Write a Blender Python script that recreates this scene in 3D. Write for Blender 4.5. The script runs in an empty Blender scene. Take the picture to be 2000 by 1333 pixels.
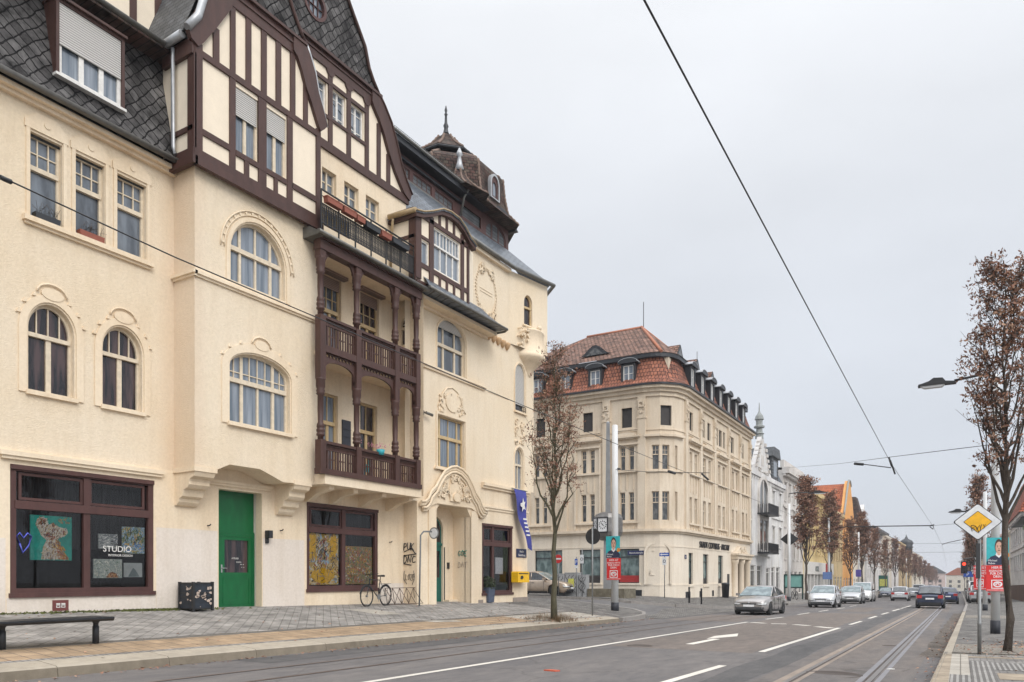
import bpy, math, random
from math import sin, cos, pi, radians, sqrt
from mathutils import Vector, Matrix, Euler
from mathutils.geometry import tessellate_polygon
random.seed(7)
SC = bpy.context.scene
COL = SC.collection
# ---------------------------------------------------------------- camera, sky, sun, exposure
TH = math.atan(876 / 1465); CT = cos(TH); ST = sin(TH); H = 1.38; K = .0135
cd = bpy.data.cameras.new('camera'); cam = bpy.data.objects.new('camera', cd); COL.objects.link(cam)
cam.location = (0, 0, H); cam.rotation_euler = (pi / 2, 0, TH)
cd.sensor_width = 36; cd.lens = 36 * 1465 / 2000; cd.shift_y = (1127 - 666.5) / 2000
cd.clip_start = .1; cd.clip_end = 6000
SC.camera = cam
w = bpy.data.worlds.new('World'); SC.world = w; w.use_nodes = True
nt = w.node_tree; N = nt.nodes; L = nt.links; N.clear()
out = N.new('ShaderNodeOutputWorld'); bgd = N.new('ShaderNodeBackground'); bgs = N.new('ShaderNodeBackground'); add = N.new('ShaderNodeAddShader')
SUN_EL, SUN_AZ = radians(38), radians(118)      # azimuth of the light measured from +Y towards +X
sky = N.new('ShaderNodeTexSky'); sky.sky_type = 'NISHITA'; sky.sun_disc = False; sky.sun_elevation = SUN_EL; sky.sun_rotation = SUN_AZ
L.new(sky.outputs[0], bgs.inputs[0]); bgs.inputs[1].default_value = .01
tc = N.new('ShaderNodeTexCoord'); sp = N.new('ShaderNodeSeparateXYZ'); L.new(tc.outputs['Generated'], sp.inputs[0])
ramp = N.new('ShaderNodeValToRGB'); L.new(sp.outputs[2], ramp.inputs[0])
e = ramp.color_ramp.elements
e[0].position = 0; e[0].color = (.62, .65, .715, 1)
e[1].position = 1; e[1].color = (1.95, 1.98, 2.05, 1)
for p, c in ((.12, (.655, .69, .75, 1)), (.35, (.755, .785, .835, 1)), (.60, (.90, .92, .95, 1)), (.7, (1.2, 1.22, 1.27, 1))):
    q = ramp.color_ramp.elements.new(p); q.color = c
nz = N.new('ShaderNodeTexNoise'); nz.inputs['Scale'].default_value = 2.0; nz.inputs['Detail'].default_value = 5
mp = N.new('ShaderNodeMapping'); mp.inputs['Scale'].default_value = (1, 1, 2.5); L.new(tc.outputs['Generated'], mp.inputs[0]); L.new(mp.outputs[0], nz.inputs[0])
mr = N.new('ShaderNodeMapRange'); mr.inputs[1].default_value = .3; mr.inputs[2].default_value = .7; mr.inputs[3].default_value = .925; mr.inputs[4].default_value = 1.06; L.new(nz.outputs[0], mr.inputs[0])
mm = N.new('ShaderNodeMix'); mm.data_type = 'RGBA'; mm.blend_type = 'MULTIPLY'; mm.inputs[0].default_value = 1
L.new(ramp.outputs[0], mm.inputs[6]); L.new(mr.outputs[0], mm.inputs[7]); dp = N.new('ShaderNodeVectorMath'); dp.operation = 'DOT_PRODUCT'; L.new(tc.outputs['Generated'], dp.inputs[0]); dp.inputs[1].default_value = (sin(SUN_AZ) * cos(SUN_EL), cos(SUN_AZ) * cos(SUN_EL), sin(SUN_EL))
gl = N.new('ShaderNodeMapRange'); gl.inputs[1].default_value = .15; gl.inputs[2].default_value = 1; gl.inputs[3].default_value = 1; gl.inputs[4].default_value = 1.7; L.new(dp.outputs['Value'], gl.inputs[0])   # added sky glow round the sun direction, out of view, to brighten the facades
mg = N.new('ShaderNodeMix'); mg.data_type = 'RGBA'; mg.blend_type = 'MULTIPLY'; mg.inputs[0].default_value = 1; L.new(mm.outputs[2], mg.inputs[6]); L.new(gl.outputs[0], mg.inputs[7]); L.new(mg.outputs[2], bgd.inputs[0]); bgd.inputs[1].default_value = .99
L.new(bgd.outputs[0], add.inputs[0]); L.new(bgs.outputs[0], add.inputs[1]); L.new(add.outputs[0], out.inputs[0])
sd = bpy.data.lights.new('sun', 'SUN'); sd.energy = 1.5; sd.angle = radians(28); sd.color = (1, .965, .91)
so = bpy.data.objects.new('sun', sd); COL.objects.link(so)
dv = Vector((-sin(SUN_AZ) * cos(SUN_EL), -cos(SUN_AZ) * cos(SUN_EL), -sin(SUN_EL)))
so.rotation_euler = dv.to_track_quat('-Z', 'Y').to_euler()
SC.view_settings.view_transform = 'Standard'; SC.view_settings.look = 'None'; SC.view_settings.exposure = 0.0; SC.view_settings.gamma = 1
# ---------------------------------------------------------------- survey helpers: a ray through a photo point meets a wall plane or the ground
def ray(u, v):
    a = (u - 1000) / 1465; return a * CT - ST, a * ST + CT, (1127 - v) / 1465
def onx(X, u, v):
    r = ray(u, v); d = X / r[0]; return d * r[1], H + d * r[2]           # (along street, height)
def ony(Y, u, v):
    r = ray(u, v); d = Y / r[1]; return d * r[0], H + d * r[2]           # (across, height)
def KX(y): return min(.35, -.5 + .0125 * y)                              # right kerb line
def G(x, y, kerb=True):
    z = -K * y
    if x < -11.3:
        t = min(1, (-11.3 - x) / 6)
        if kerb and not (33.4 < y < 38.5): z += .15 + .57 * t
        else: z += .60 * t
        if x < -17.3: z += .015 * (-17.3 - x)
    elif x > KX(y): z += .13 + .012 * (x - KX(y))
    return z
def gh(u, v):
    r = ray(u, v); d = 2.0; lo = d
    while d < 900:
        if H + d * r[2] < G(d * r[0], d * r[1]): break
        lo = d; d *= 1.01
    for _ in range(30):
        m = (lo + d) / 2
        if H + m * r[2] < G(m * r[0], m * r[1]): d = m
        else: lo = m
    return d * r[0], d * r[1]
def dist(x, y): return -x * ST + y * CT
# ---------------------------------------------------------------- object helpers
def tag(o, label=None, cat=None, group=None, kind=None):
    if label: o['label'] = label
    if cat: o['category'] = cat
    if group: o['group'] = group
    if kind: o['kind'] = kind
    return o
WL = {}
def thing(name, label, cat, loc=(0, 0, 0), rz=0, group=None):
    o = bpy.data.objects.new(name, None); COL.objects.link(o); o.empty_display_size = .3
    o.location = loc; o.rotation_euler = (0, 0, rz); WL[o.name] = Vector(loc)
    return tag(o, label, cat, group)
def copy_tree(o, parent=None):
    c = o.copy(); COL.objects.link(c); c.parent = parent
    for ch in [k for k in bpy.data.objects if k.parent == o]: copy_tree(ch, c)
    return c
def fast_copy(o, kids):
    c = o.copy(); COL.objects.link(c)
    for ch, subs in kids:
        d = ch.copy(); COL.objects.link(d); d.parent = c
        for s in subs:
            e_ = s.copy(); COL.objects.link(e_); e_.parent = d
    return c
def tree_of(o):
    al = list(bpy.data.objects)
    return [(c, [s for s in al if s.parent == c]) for c in al if c.parent == o]
FR_W = ((0, 0), (1, 0), (0, 1))                     # world frame: s = x, o = y
def FX(X): return ((X, 0), (0, 1), (1, 0))          # street facade on the left: s = y, o = towards the street
def FXR(X): return ((X, 0), (0, 1), (-1, 0))        # street facade on the right side
def FY(Y): return ((0, Y), (1, 0), (0, -1))         # facade facing the camera side: s = x
def FA(x, y, ang):                                  # facade with any heading: starts at x,y; heading angle from +X; outward normal to its right
    return ((x, y), (cos(ang), sin(ang)), (sin(ang), -cos(ang)))
class MB:
    def __init__(s, fr=FR_W): s.v = []; s.f = []; s.m = []; s.fr = fr; s.mi = 0; s.sm = []
    def p(s, a, z, o=0):
        O, t, n = s.fr; s.v.append((O[0] + a * t[0] + o * n[0], O[1] + a * t[1] + o * n[1], z)); return len(s.v) - 1
    def face(s, idx, smooth=False): s.f.append(tuple(idx)); s.m.append(s.mi); s.sm.append(smooth)
    def box(s, a0, a1, z0, z1, o0, o1):
        i = [s.p(a, z, o) for o in (o0, o1) for z in (z0, z1) for a in (a0, a1)]
        for q in ((0, 1, 3, 2), (4, 6, 7, 5), (0, 4, 5, 1), (2, 3, 7, 6), (0, 2, 6, 4), (1, 5, 7, 3)): s.face([i[k] for k in q])
        return s
    def prism(s, pts, o0, o1, caps=(1, 1), smooth=False):
        a = [s.p(x, z, o0) for x, z in pts]; b = [s.p(x, z, o1) for x, z in pts]; n = len(pts)
        if caps[0]: s.face(a[::-1])
        if caps[1]: s.face(b)
        for i in range(n): s.face((a[i], a[(i + 1) % n], b[(i + 1) % n], b[i]), smooth)
        return s
    def ring(s, outer, inner, o0, o1):
        n = len(outer); A = [[s.p(x, z, o) for x, z in q] for q in (outer, inner) for o in (o0, o1)]
        for i in range(n):
            j = (i + 1) % n
            s.face((A[1][i], A[1][j], A[3][j], A[3][i])); s.face((A[0][i], A[0][j], A[1][j], A[1][i])); s.face((A[2][i], A[2][j], A[3][j], A[3][i]))
        return s
    def wall(s, outer, holes, depth, o=0):
        loops = [[Vector((x, z, 0)) for x, z in outer]] + [[Vector((x, z, 0)) for x, z in h] for h in holes]
        flat = [q for l in loops for q in l]; idx = [s.p(q.x, q.y, o) for q in flat]
        for t in tessellate_polygon(loops): s.face([idx[k] for k in t])
        for h in holes:
            n = len(h); a = [s.p(x, z, o) for x, z in h]; b = [s.p(x, z, o - depth) for x, z in h]
            for i in range(n): s.face((a[i], a[(i + 1) % n], b[(i + 1) % n], b[i]))
        return s
    def quad(s, *pts):
        s.face([s.p(*q) for q in pts]); return s
    def tube(s, path, r, n=8, cap=True, smooth=True):
        path = [Vector(q) for q in path]; rs = r if isinstance(r, (list, tuple)) else [r] * len(path); rings = []
        up = Vector((0, 0, 1))
        for i, q in enumerate(path):
            d = (path[min(i + 1, len(path) - 1)] - path[max(i - 1, 0)]).normalized()
            x = d.cross(up); x = x.normalized() if x.length > .05 else Vector((1, 0, 0)); y = d.cross(x).normalized()
            ring = []
            for k in range(n):
                c = q + (x * cos(2 * pi * k / n) + y * sin(2 * pi * k / n)) * rs[i]
                s.v.append(tuple(c)); ring.append(len(s.v) - 1)
            rings.append(ring)
        for i in range(len(rings) - 1):
            for k in range(n): s.face((rings[i][k], rings[i][(k + 1) % n], rings[i + 1][(k + 1) % n], rings[i + 1][k]), smooth)
        if cap: s.face(rings[0][::-1]); s.face(rings[-1])
        return s
    def ftube(s, path, r, n=6):                      # a tube whose path is given in the frame (a, z, o)
        O, t, nn = s.fr
        return s.tube([(O[0] + a * t[0] + o * nn[0], O[1] + a * t[1] + o * nn[1], z) for a, z, o in path], r, n)
    def lathe(s, c, prof, n=16, smooth=True, rot=0, cap=True):
        rg = []
        for r, z in prof:
            ring = []
            for k in range(n):
                a = rot + 2 * pi * k / n; s.v.append((c[0] + r * cos(a), c[1] + r * sin(a), c[2] + z)); ring.append(len(s.v) - 1)
            rg.append(ring)
        for i in range(len(rg) - 1):
            for k in range(n): s.face((rg[i][k], rg[i][(k + 1) % n], rg[i + 1][(k + 1) % n], rg[i + 1][k]), smooth)
        if cap: s.face(rg[0][::-1]); s.face(rg[-1])
        return s
    def ball(s, c, r, n=8, sz=1): return s.lathe((c[0], c[1], c[2]), [(r * sin(pi * i / 6) + .0005, -r * sz * cos(pi * i / 6)) for i in range(7)], n)
    def build(s, name, mats, parent=None, local=False, smooth=None):
        me = bpy.data.meshes.new(name); me.from_pydata(s.v, [], s.f)
        mats = mats if isinstance(mats, (list, tuple)) else [mats]
        for m in mats: me.materials.append(m)
        me.polygons.foreach_set('material_index', s.m); me.polygons.foreach_set('use_smooth', s.sm if smooth is None else [smooth] * len(s.f))
        me.update()
        o = bpy.data.objects.new(name, me); COL.objects.link(o); WL[o.name] = Vector((0, 0, 0))
        if parent is not None:
            o.parent = parent
            if not local: o.location = -WL.get(parent.name, Vector((0, 0, 0)))
            else: WL[o.name] = Vector((0, 0, 0))
        return o
def R4(a0, a1, z0, z1): return [(a0, z0), (a1, z0), (a1, z1), (a0, z1)]
def ARC(a0, a1, z0, zs, zt, n=14):
    c = (a0 + a1) / 2; r = (a1 - a0) / 2
    return [(a0, z0), (a1, z0)] + [(c + r * cos(pi * i / n), zs + (zt - zs) * sin(pi * i / n)) for i in range(n + 1)]
def ELL(c, z, ra, rz, n=20): return [(c + ra * cos(2 * pi * i / n), z + rz * sin(2 * pi * i / n)) for i in range(n)]
def text_mesh(txt, size, fr, a, z, o, name, mat, parent, depth=.01, align='CENTER', local=False, shear=0, bold=0):
    cu = bpy.data.curves.new('t', 'FONT'); cu.body = txt; cu.size = size; cu.extrude = depth; cu.align_x = align; cu.shear = shear; cu.offset = bold
    to = bpy.data.objects.new('t', cu); COL.objects.link(to); bpy.context.view_layer.update()
    me = bpy.data.meshes.new_from_object(to.evaluated_get(bpy.context.evaluated_depsgraph_get()))
    bpy.data.objects.remove(to); bpy.data.curves.remove(cu)
    O, t, n = fr; flip = -1 if (t[0] * n[1] - t[1] * n[0]) > 0 else 1
    for v in me.vertices:
        x, y, zz = v.co; x *= flip
        v.co = (O[0] + (a + x) * t[0] + (o + zz) * n[0], O[1] + (a + x) * t[1] + (o + zz) * n[1], z + y)
    me.materials.clear(); me.materials.append(mat)
    ob = bpy.data.objects.new(name, me); COL.objects.link(ob); WL[ob.name] = Vector((0, 0, 0))
    if parent is not None:
        ob.parent = parent
        if not local: ob.location = -WL.get(parent.name, Vector((0, 0, 0)))
    return ob
# ---------------------------------------------------------------- materials
def newmat(name):
    m = bpy.data.materials.new(name); m.use_nodes = True; t = m.node_tree; return m, t, t.nodes['Principled BSDF']
def rgb(c): return (c[0], c[1], c[2], 1)
def nd(t, ty, **kw):
    n = t.nodes.new(ty)
    for k, v in kw.items():
        if k in n.inputs: n.inputs[k].default_value = v
        else: setattr(n, k, v)
    return n
def coords(t, rot=(0, 0, 0), scale=(1, 1, 1), order=None):
    tc = nd(t, 'ShaderNodeTexCoord'); src = tc.outputs['Object']
    if order:
        se = nd(t, 'ShaderNodeSeparateXYZ'); co = nd(t, 'ShaderNodeCombineXYZ'); t.links.new(src, se.inputs[0])
        for i, k in enumerate(order):
            if k in 'XYZ': t.links.new(se.outputs['XYZ'.index(k)], co.inputs[i])
        src = co.outputs[0]
    mp = nd(t, 'ShaderNodeMapping'); mp.inputs['Rotation'].default_value = rot; mp.inputs['Scale'].default_value = scale; t.links.new(src, mp.inputs[0]); return mp.outputs[0]
def ramp2(t, fac, c0, c1, p0=.35, p1=.65):
    r = nd(t, 'ShaderNodeValToRGB'); r.color_ramp.elements[0].position = p0; r.color_ramp.elements[1].position = p1
    r.color_ramp.elements[0].color = rgb(c0); r.color_ramp.elements[1].color = rgb(c1); t.links.new(fac, r.inputs[0]); return r.outputs[0]
def mixc(t, fac, a, b, mode='MIX'):
    m = nd(t, 'ShaderNodeMix'); m.data_type = 'RGBA'; m.blend_type = mode
    if hasattr(fac, 'links'): t.links.new(fac, m.inputs[0])
    else: m.inputs[0].default_value = fac
    for k, q in ((6, a), (7, b)):
        if hasattr(q, 'links'): t.links.new(q, m.inputs[k])
        else: m.inputs[k].default_value = rgb(q)
    return m.outputs[2]
def bump(t, b, h, s=.3, d=.02):
    n = nd(t, 'ShaderNodeBump', Strength=s, Distance=d); t.links.new(h, n.inputs['Height']); t.links.new(n.outputs[0], b.inputs['Normal'])
def m_noise(name, c, var=.15, scale=4, rough=.8, bs=.25, bscale=60, bd=.01, metal=0, big=.35, stain=None, stretch=(1, 1, 1), spec=.4):
    m, t, b = newmat(name); v = coords(t, scale=stretch)
    n1 = nd(t, 'ShaderNodeTexNoise', Scale=scale, Detail=6, Roughness=.6); t.links.new(v, n1.inputs[0])
    n0 = nd(t, 'ShaderNodeTexNoise', Scale=big, Detail=3); t.links.new(v, n0.inputs[0])
    c1 = ramp2(t, n1.outputs[0], [x * (1 - var) for x in c], [min(1, x * (1 + var)) for x in c])
    c2 = ramp2(t, n0.outputs[0], stain or [x * (1 - var * .8) for x in c], c, .38, .56)
    t.links.new(mixc(t, .5, c1, c2), b.inputs['Base Color'])
    b.inputs['Roughness'].default_value = rough; b.inputs['Metallic'].default_value = metal; b.inputs['Specular IOR Level'].default_value = spec
    if bs:
        n2 = nd(t, 'ShaderNodeTexNoise', Scale=bscale, Detail=3); t.links.new(coords(t), n2.inputs[0]); bump(t, b, n2.outputs[0], bs, bd)
    return m
def m_stucco(name, c, c2, streak=.05, bs=.5, stainy=None):
    m, t, b = newmat(name); v = coords(t)
    n0 = nd(t, 'ShaderNodeTexNoise', Scale=.45, Detail=5, Roughness=.6); t.links.new(v, n0.inputs[0])
    vs = coords(t, scale=(2.2, 2.2, .22)); n1 = nd(t, 'ShaderNodeTexNoise', Scale=1.5, Detail=6, Roughness=.65); t.links.new(vs, n1.inputs[0])
    n3 = nd(t, 'ShaderNodeTexNoise', Scale=14, Detail=4); t.links.new(v, n3.inputs[0])
    a = ramp2(t, n0.outputs[0], c2, c, .36, .6)
    s = ramp2(t, n1.outputs[0], (1 - streak * 1.1, 1 - streak * 1.35, 1 - streak * 1.7), (1, 1, 1), .3, .52)
    q = mixc(t, 1, a, s, 'MULTIPLY')
    g_ = ramp2(t, n3.outputs[0], (.945, .94, .93), (1.015, 1.015, 1.015), .35, .65)
    q = mixc(t, 1, q, g_, 'MULTIPLY')
    if stainy:                                                      # rusty run-off stain in the corner beside the bay
        se = nd(t, 'ShaderNodeSeparateXYZ'); t.links.new(v, se.inputs[0]); sb = nd(t, 'ShaderNodeMath', operation='SUBTRACT'); t.links.new(se.outputs[1], sb.inputs[0]); sb.inputs[1].default_value = stainy
        ab = nd(t, 'ShaderNodeMath', operation='ABSOLUTE'); t.links.new(sb.outputs[0], ab.inputs[0]); mr_ = nd(t, 'ShaderNodeMapRange'); mr_.inputs[1].default_value = .45; mr_.inputs[2].default_value = 0; mr_.inputs[3].default_value = 0; mr_.inputs[4].default_value = .55; t.links.new(ab.outputs[0], mr_.inputs[0])
        mu = nd(t, 'ShaderNodeMath', operation='MULTIPLY'); t.links.new(mr_.outputs[0], mu.inputs[0]); t.links.new(n1.outputs[0], mu.inputs[1]); q = mixc(t, mu.outputs[0], q, (.60, .42, .30))
    t.links.new(q, b.inputs['Base Color']); b.inputs['Roughness'].default_value = .9; b.inputs['Specular IOR Level'].default_value = .2
    n2 = nd(t, 'ShaderNodeTexNoise', Scale=24, Detail=5, Roughness=.7); t.links.new(coords(t, scale=(1, 1, 1.6)), n2.inputs[0]); bump(t, b, n2.outputs[0], bs, .05)
    return m
def m_brick(name, c1, c2, mortar, order='YZ', bw=.3, bh=.2, ms=.02, rot=0, off=.5, rough=.8, bs=.6, bd=.02, var=.3, wave=0, spec=.3, stain=.25, warp=0):
    m, t, b = newmat(name); v = coords(t, rot=(0, 0, rot), order=order + '0')
    if warp:
        wn = nd(t, 'ShaderNodeTexNoise', Scale=2.6, Detail=3); t.links.new(v, wn.inputs[0]); wm = nd(t, 'ShaderNodeVectorMath', operation='SCALE'); t.links.new(wn.outputs[1], wm.inputs[0]); wm.inputs['Scale'].default_value = warp; wa = nd(t, 'ShaderNodeVectorMath', operation='ADD'); t.links.new(v, wa.inputs[0]); t.links.new(wm.outputs[0], wa.inputs[1]); v = wa.outputs[0]
    br = nd(t, 'ShaderNodeTexBrick', Scale=1.0); br.offset = off
    br.inputs['Color1'].default_value = rgb(c1); br.inputs['Color2'].default_value = rgb(c2); br.inputs['Mortar'].default_value = rgb(mortar)
    br.inputs['Mortar Size'].default_value = ms; br.inputs['Mortar Smooth'].default_value = .3; br.inputs['Brick Width'].default_value = bw; br.inputs['Row Height'].default_value = bh
    t.links.new(v, br.inputs[0])
    n = nd(t, 'ShaderNodeTexNoise', Scale=2.2, Detail=5, Roughness=.65); t.links.new(coords(t), n.inputs[0])
    s = ramp2(t, n.outputs[0], [1 - stain * 2] * 3, [1 + stain * .4] * 3, .3, .7)
    t.links.new(mixc(t, 1, br.outputs[0], s, 'MULTIPLY'), b.inputs['Base Color'])
    b.inputs['Roughness'].default_value = rough; b.inputs['Specular IOR Level'].default_value = spec
    if bs:
        inv = nd(t, 'ShaderNodeMath', operation='SUBTRACT'); inv.inputs[0].default_value = 1; t.links.new(br.outputs['Fac'], inv.inputs[1])
        if wave:
            wv = nd(t, 'ShaderNodeTexWave', Scale=1.0); wv.wave_profile = 'SAW'; wv.bands_direction = 'Y'; t.links.new(coords(t, order=order + '0', scale=(1, .314 / bh, 1)), wv.inputs[0])
            ad = nd(t, 'ShaderNodeMath', operation='ADD'); t.links.new(inv.outputs[0], ad.inputs[0]); t.links.new(wv.outputs[0], ad.inputs[1]); bump(t, b, ad.outputs[0], bs, bd)
        else: bump(t, b, inv.outputs[0], bs, bd)
    return m
def m_plain(name, c, rough=.5, metal=0, spec=.5, emit=None, es=1, coat=0):
    m, t, b = newmat(name)
    n = nd(t, 'ShaderNodeTexNoise', Scale=9, Detail=4); t.links.new(coords(t), n.inputs[0])
    t.links.new(ramp2(t, n.outputs[0], [x * .88 for x in c], [min(1, x * 1.06) for x in c]), b.inputs['Base Color'])
    b.inputs['Roughness'].default_value = rough; b.inputs['Metallic'].default_value = metal; b.inputs['Specular IOR Level'].default_value = spec; b.inputs['Coat Weight'].default_value = coat; b.inputs['Coat Roughness'].default_value = .05
    if emit: b.inputs['Emission Color'].default_value = rgb(emit); b.inputs['Emission Strength'].default_value = es
    return m
def m_glass(name, dark, light, sc=(3, 3, .35), ior=1.6, lo=.42, hi=.6):
    m, t, b = newmat(name); n = nd(t, 'ShaderNodeTexNoise', Scale=2.4, Detail=5); t.links.new(coords(t, scale=sc), n.inputs[0])
    t.links.new(ramp2(t, n.outputs[0], dark, light, lo, hi), b.inputs['Base Color']); b.inputs['Roughness'].default_value = .04; b.inputs['IOR'].default_value = ior; b.inputs['Specular IOR Level'].default_value = .6
    n2 = nd(t, 'ShaderNodeTexNoise', Scale=1.3, Detail=1); t.links.new(coords(t), n2.inputs[0]); bump(t, b, n2.outputs[0], .06, .05)
    return m
def m_clear(name, tint=.75):
    m = bpy.data.materials.new(name); m.use_nodes = True; t = m.node_tree; t.nodes.clear()
    o = nd(t, 'ShaderNodeOutputMaterial'); mx = nd(t, 'ShaderNodeMixShader'); tr = nd(t, 'ShaderNodeBsdfTransparent'); gl = nd(t, 'ShaderNodeBsdfGlossy', Roughness=.02); fr = nd(t, 'ShaderNodeFresnel', IOR=1.5)
    tr.inputs[0].default_value = (tint, tint, tint, 1); t.links.new(fr.outputs[0], mx.inputs[0]); t.links.new(tr.outputs[0], mx.inputs[1]); t.links.new(gl.outputs[0], mx.inputs[2]); t.links.new(mx.outputs[0], o.inputs[0]); return m
def m_slats(name, c, pitch, axis='Z', depth=.5, rough=.6, dark=.45):
    m, t, b = newmat(name); wv = nd(t, 'ShaderNodeTexWave', Scale=.314 / pitch); wv.bands_direction = axis; wv.wave_profile = 'SIN'; t.links.new(coords(t), wv.inputs[0])
    t.links.new(ramp2(t, wv.outputs[0], [x * dark for x in c], c, .05, .4), b.inputs['Base Color']); b.inputs['Roughness'].default_value = rough; bump(t, b, wv.outputs[0], depth, .02); return m
M = {}
CREAM = (.79, .675, .52)
M['stucco'] = m_stucco('cream_stucco', CREAM, (.77, .64, .47), .045, stainy=12.0)
M['stucco2'] = m_stucco('smooth_stucco', (.785, .665, .505), (.755, .615, .445), .08, bs=.15)
M['repaint'] = m_stucco('pale_repaint', (.74, .665, .59), (.70, .62, .54), .06, .3)
M['timber'] = m_noise('brown_timber', (.066, .03, .023), .3, 5, .5, .4, 40, .01, stretch=(1, 1, .3))
M['timber2'] = m_noise('brown_timber_worn', (.085, .038, .033), .3, 5, .55, .4, 40, .01, stretch=(1, 1, .3))
M['infill'] = m_noise('infill_plaster', (.80, .695, .55), .06, 3, .85, .35, 30, .015)
M['slate'] = m_brick('slate_shingles', (.075, .07, .069), (.17, .162, .158), (.012, .011, .011), 'YZ', .22, .22, .017, .72, 0, .75, .6, .05, spec=.15, stain=.45, warp=.16)
M['slate_blue'] = m_brick('blue_slate', (.10, .12, .145), (.17, .195, .225), (.03, .033, .04), 'YZ', .22, .12, .012, .3, .5, .4, .8, .03, spec=.5)
M['slate_x'] = m_brick('slate_side', (.09, .095, .10), (.14, .15, .16), (.02, .02, .02), 'XZ', .3, .15, .012, 0, .5, .5, .7, .03)
M['tile_tower'] = m_brick('old_tiles', (.125, .062, .05), (.115, .09, .068), (.03, .02, .017), 'YZ', .17, .14, .014, 0, .5, .8, 1, .05, stain=.45)
M['tile_hip'] = m_noise('ridge_tiles', (.19, .13, .10), .4, 12, .8, .6, 30, .03)
M['tile_red'] = m_brick('red_tiles_side', (.44, .17, .10), (.33, .13, .085), (.06, .022, .016), 'XZ', .22, .27, .022, 0, .5, .75, .8, .06, stain=.3)
M['tile_red_y'] = m_brick('red_tiles_street', (.40, .15, .09), (.28, .12, .08), (.06, .022, .016), 'YZ', .25, .32, .03, 0, .5, .75, 1, .08, stain=.35)
M['tile_top'] = m_brick('weathered_tiles', (.40, .225, .165), (.30, .18, .14), (.05, .03, .02), 'XZ', .3, .17, .03, .0, .5, .85, 1, .06, stain=.4)
M['tile_orange'] = m_brick('orange_tiles', (.55, .16, .06), (.45, .12, .05), (.12, .05, .03), 'XZ', .3, .35, .03, 0, .5, .8, .8, .05, stain=.2)
M['zinc'] = m_noise('old_zinc', (.17, .165, .15), .3, 6, .45, .2, 20, .01, .5)
M['zinc_light'] = m_noise('pale_zinc', (.42, .43, .44), .2, 6, .4, .1, 20, .01, .4)
M['iron'] = m_plain('black_iron', (.02, .02, .022), .5)
M['dark'] = m_plain('dark_paint', (.018, .02, .024), .45)
M['white'] = m_plain('white_paint', (.72, .70, .66), .45)
M['framecream'] = m_plain('cream_frame', (.66, .56, .42), .5)
M['framegold'] = m_plain('ochre_frame', (.52, .38, .20), .5)
M['greenpaint'] = m_noise('green_paint', (.002, .115, .033), .22, 5, .4, .2, 30, .01, stretch=(1, 1, .4), stain=(.006, .095, .03))
M['teal'] = m_plain('teal_paint', (.0, .10, .075), .4)
M['shutter'] = m_slats('roller_shutter', (.52, .50, .47), .055)
M['shutterbrown'] = m_slats('brown_shutter', (.30, .21, .17), .055)
M['glass'] = m_glass('window_glass', (.05, .06, .075), (.15, .175, .205), (1.2, 1.2, .3))
M['glassdark'] = m_glass('dark_window_glass', (.012, .012, .015), (.07, .045, .045), ior=1.45)
M['glasscurt'] = m_glass('curtained_glass', (.10, .13, .165), (.25, .28, .32), (3, 3, .2), lo=.35, hi=.65)
M['clear'] = m_clear('shop_glass', .9)
M['interior'] = m_noise('dark_interior', (.012, .011, .012), .8, 2, .9, 0, stretch=(4, 4, .3))
M['curtain'] = m_noise('dark_curtain', (.045, .045, .05), .7, 9, .9, 0, stretch=(3, 3, .15))
M['stone'] = m_stucco('sand_stone', (.70, .60, .475), (.62, .52, .40), .13, .3)
M['stonelight'] = m_stucco('pale_stone', (.745, .665, .555), (.69, .605, .495), .08, .2)
M['asphalt'] = None
# ================================================================ the setting
def m_asphalt(name, c, c2, patch=.5):
    m, t, b = newmat(name); v = coords(t)
    n0 = nd(t, 'ShaderNodeTexNoise', Scale=.35, Detail=8, Roughness=.68); t.links.new(coords(t, scale=(1.6, .35, 1)), n0.inputs[0])
    n1 = nd(t, 'ShaderNodeTexNoise', Scale=90, Detail=3, Roughness=.8); t.links.new(v, n1.inputs[0])
    n2 = nd(t, 'ShaderNodeTexNoise', Scale=3, Detail=6, Roughness=.7); t.links.new(coords(t, scale=(1.5, .5, 1)), n2.inputs[0])
    q = ramp2(t, n0.outputs[0], c2, c, .38, .6); g_ = ramp2(t, n1.outputs[0], (.72, .72, .72), (1.2, 1.2, 1.2), .3, .7); h_ = ramp2(t, n2.outputs[0], (.76, .765, .78), (1.12, 1.1, 1.08), .32, .68)
    q = mixc(t, 1, mixc(t, 1, q, g_, 'MULTIPLY'), h_, 'MULTIPLY')
    vo = nd(t, 'ShaderNodeTexVoronoi', Scale=.5); vo.feature = 'DISTANCE_TO_EDGE'
    nw = nd(t, 'ShaderNodeTexNoise', Scale=1.5, Detail=5); t.links.new(v, nw.inputs[0]); ma = nd(t, 'ShaderNodeMix'); ma.data_type = 'VECTOR'; ma.inputs[0].default_value = .35; t.links.new(v, ma.inputs[4]); t.links.new(nw.outputs[1], ma.inputs[5]); t.links.new(ma.outputs[1], vo.inputs[0])
    cr = ramp2(t, vo.outputs[0], (.62, .61, .6), (1, 1, 1), .0, .012); q = mixc(t, patch, q, mixc(t, 1, q, cr, 'MULTIPLY'))
    t.links.new(q, b.inputs['Base Color']); b.inputs['Roughness'].default_value = .85; b.inputs['Specular IOR Level'].default_value = .2; bump(t, b, n1.outputs[0], .35, .01); return m
M['asphalt'] = m_asphalt('asphalt', (.175, .163, .156), (.135, .129, .129))
M['asphalt_track'] = m_asphalt('track_asphalt', (.19, .165, .147), (.15, .14, .135), .8)
M['asphalt_dark'] = m_asphalt('side_street_asphalt', (.17, .165, .16), (.135, .13, .13))
M['ground'] = m_noise('earth', (.16, .15, .13), .3, 1, .9, .3)
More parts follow.
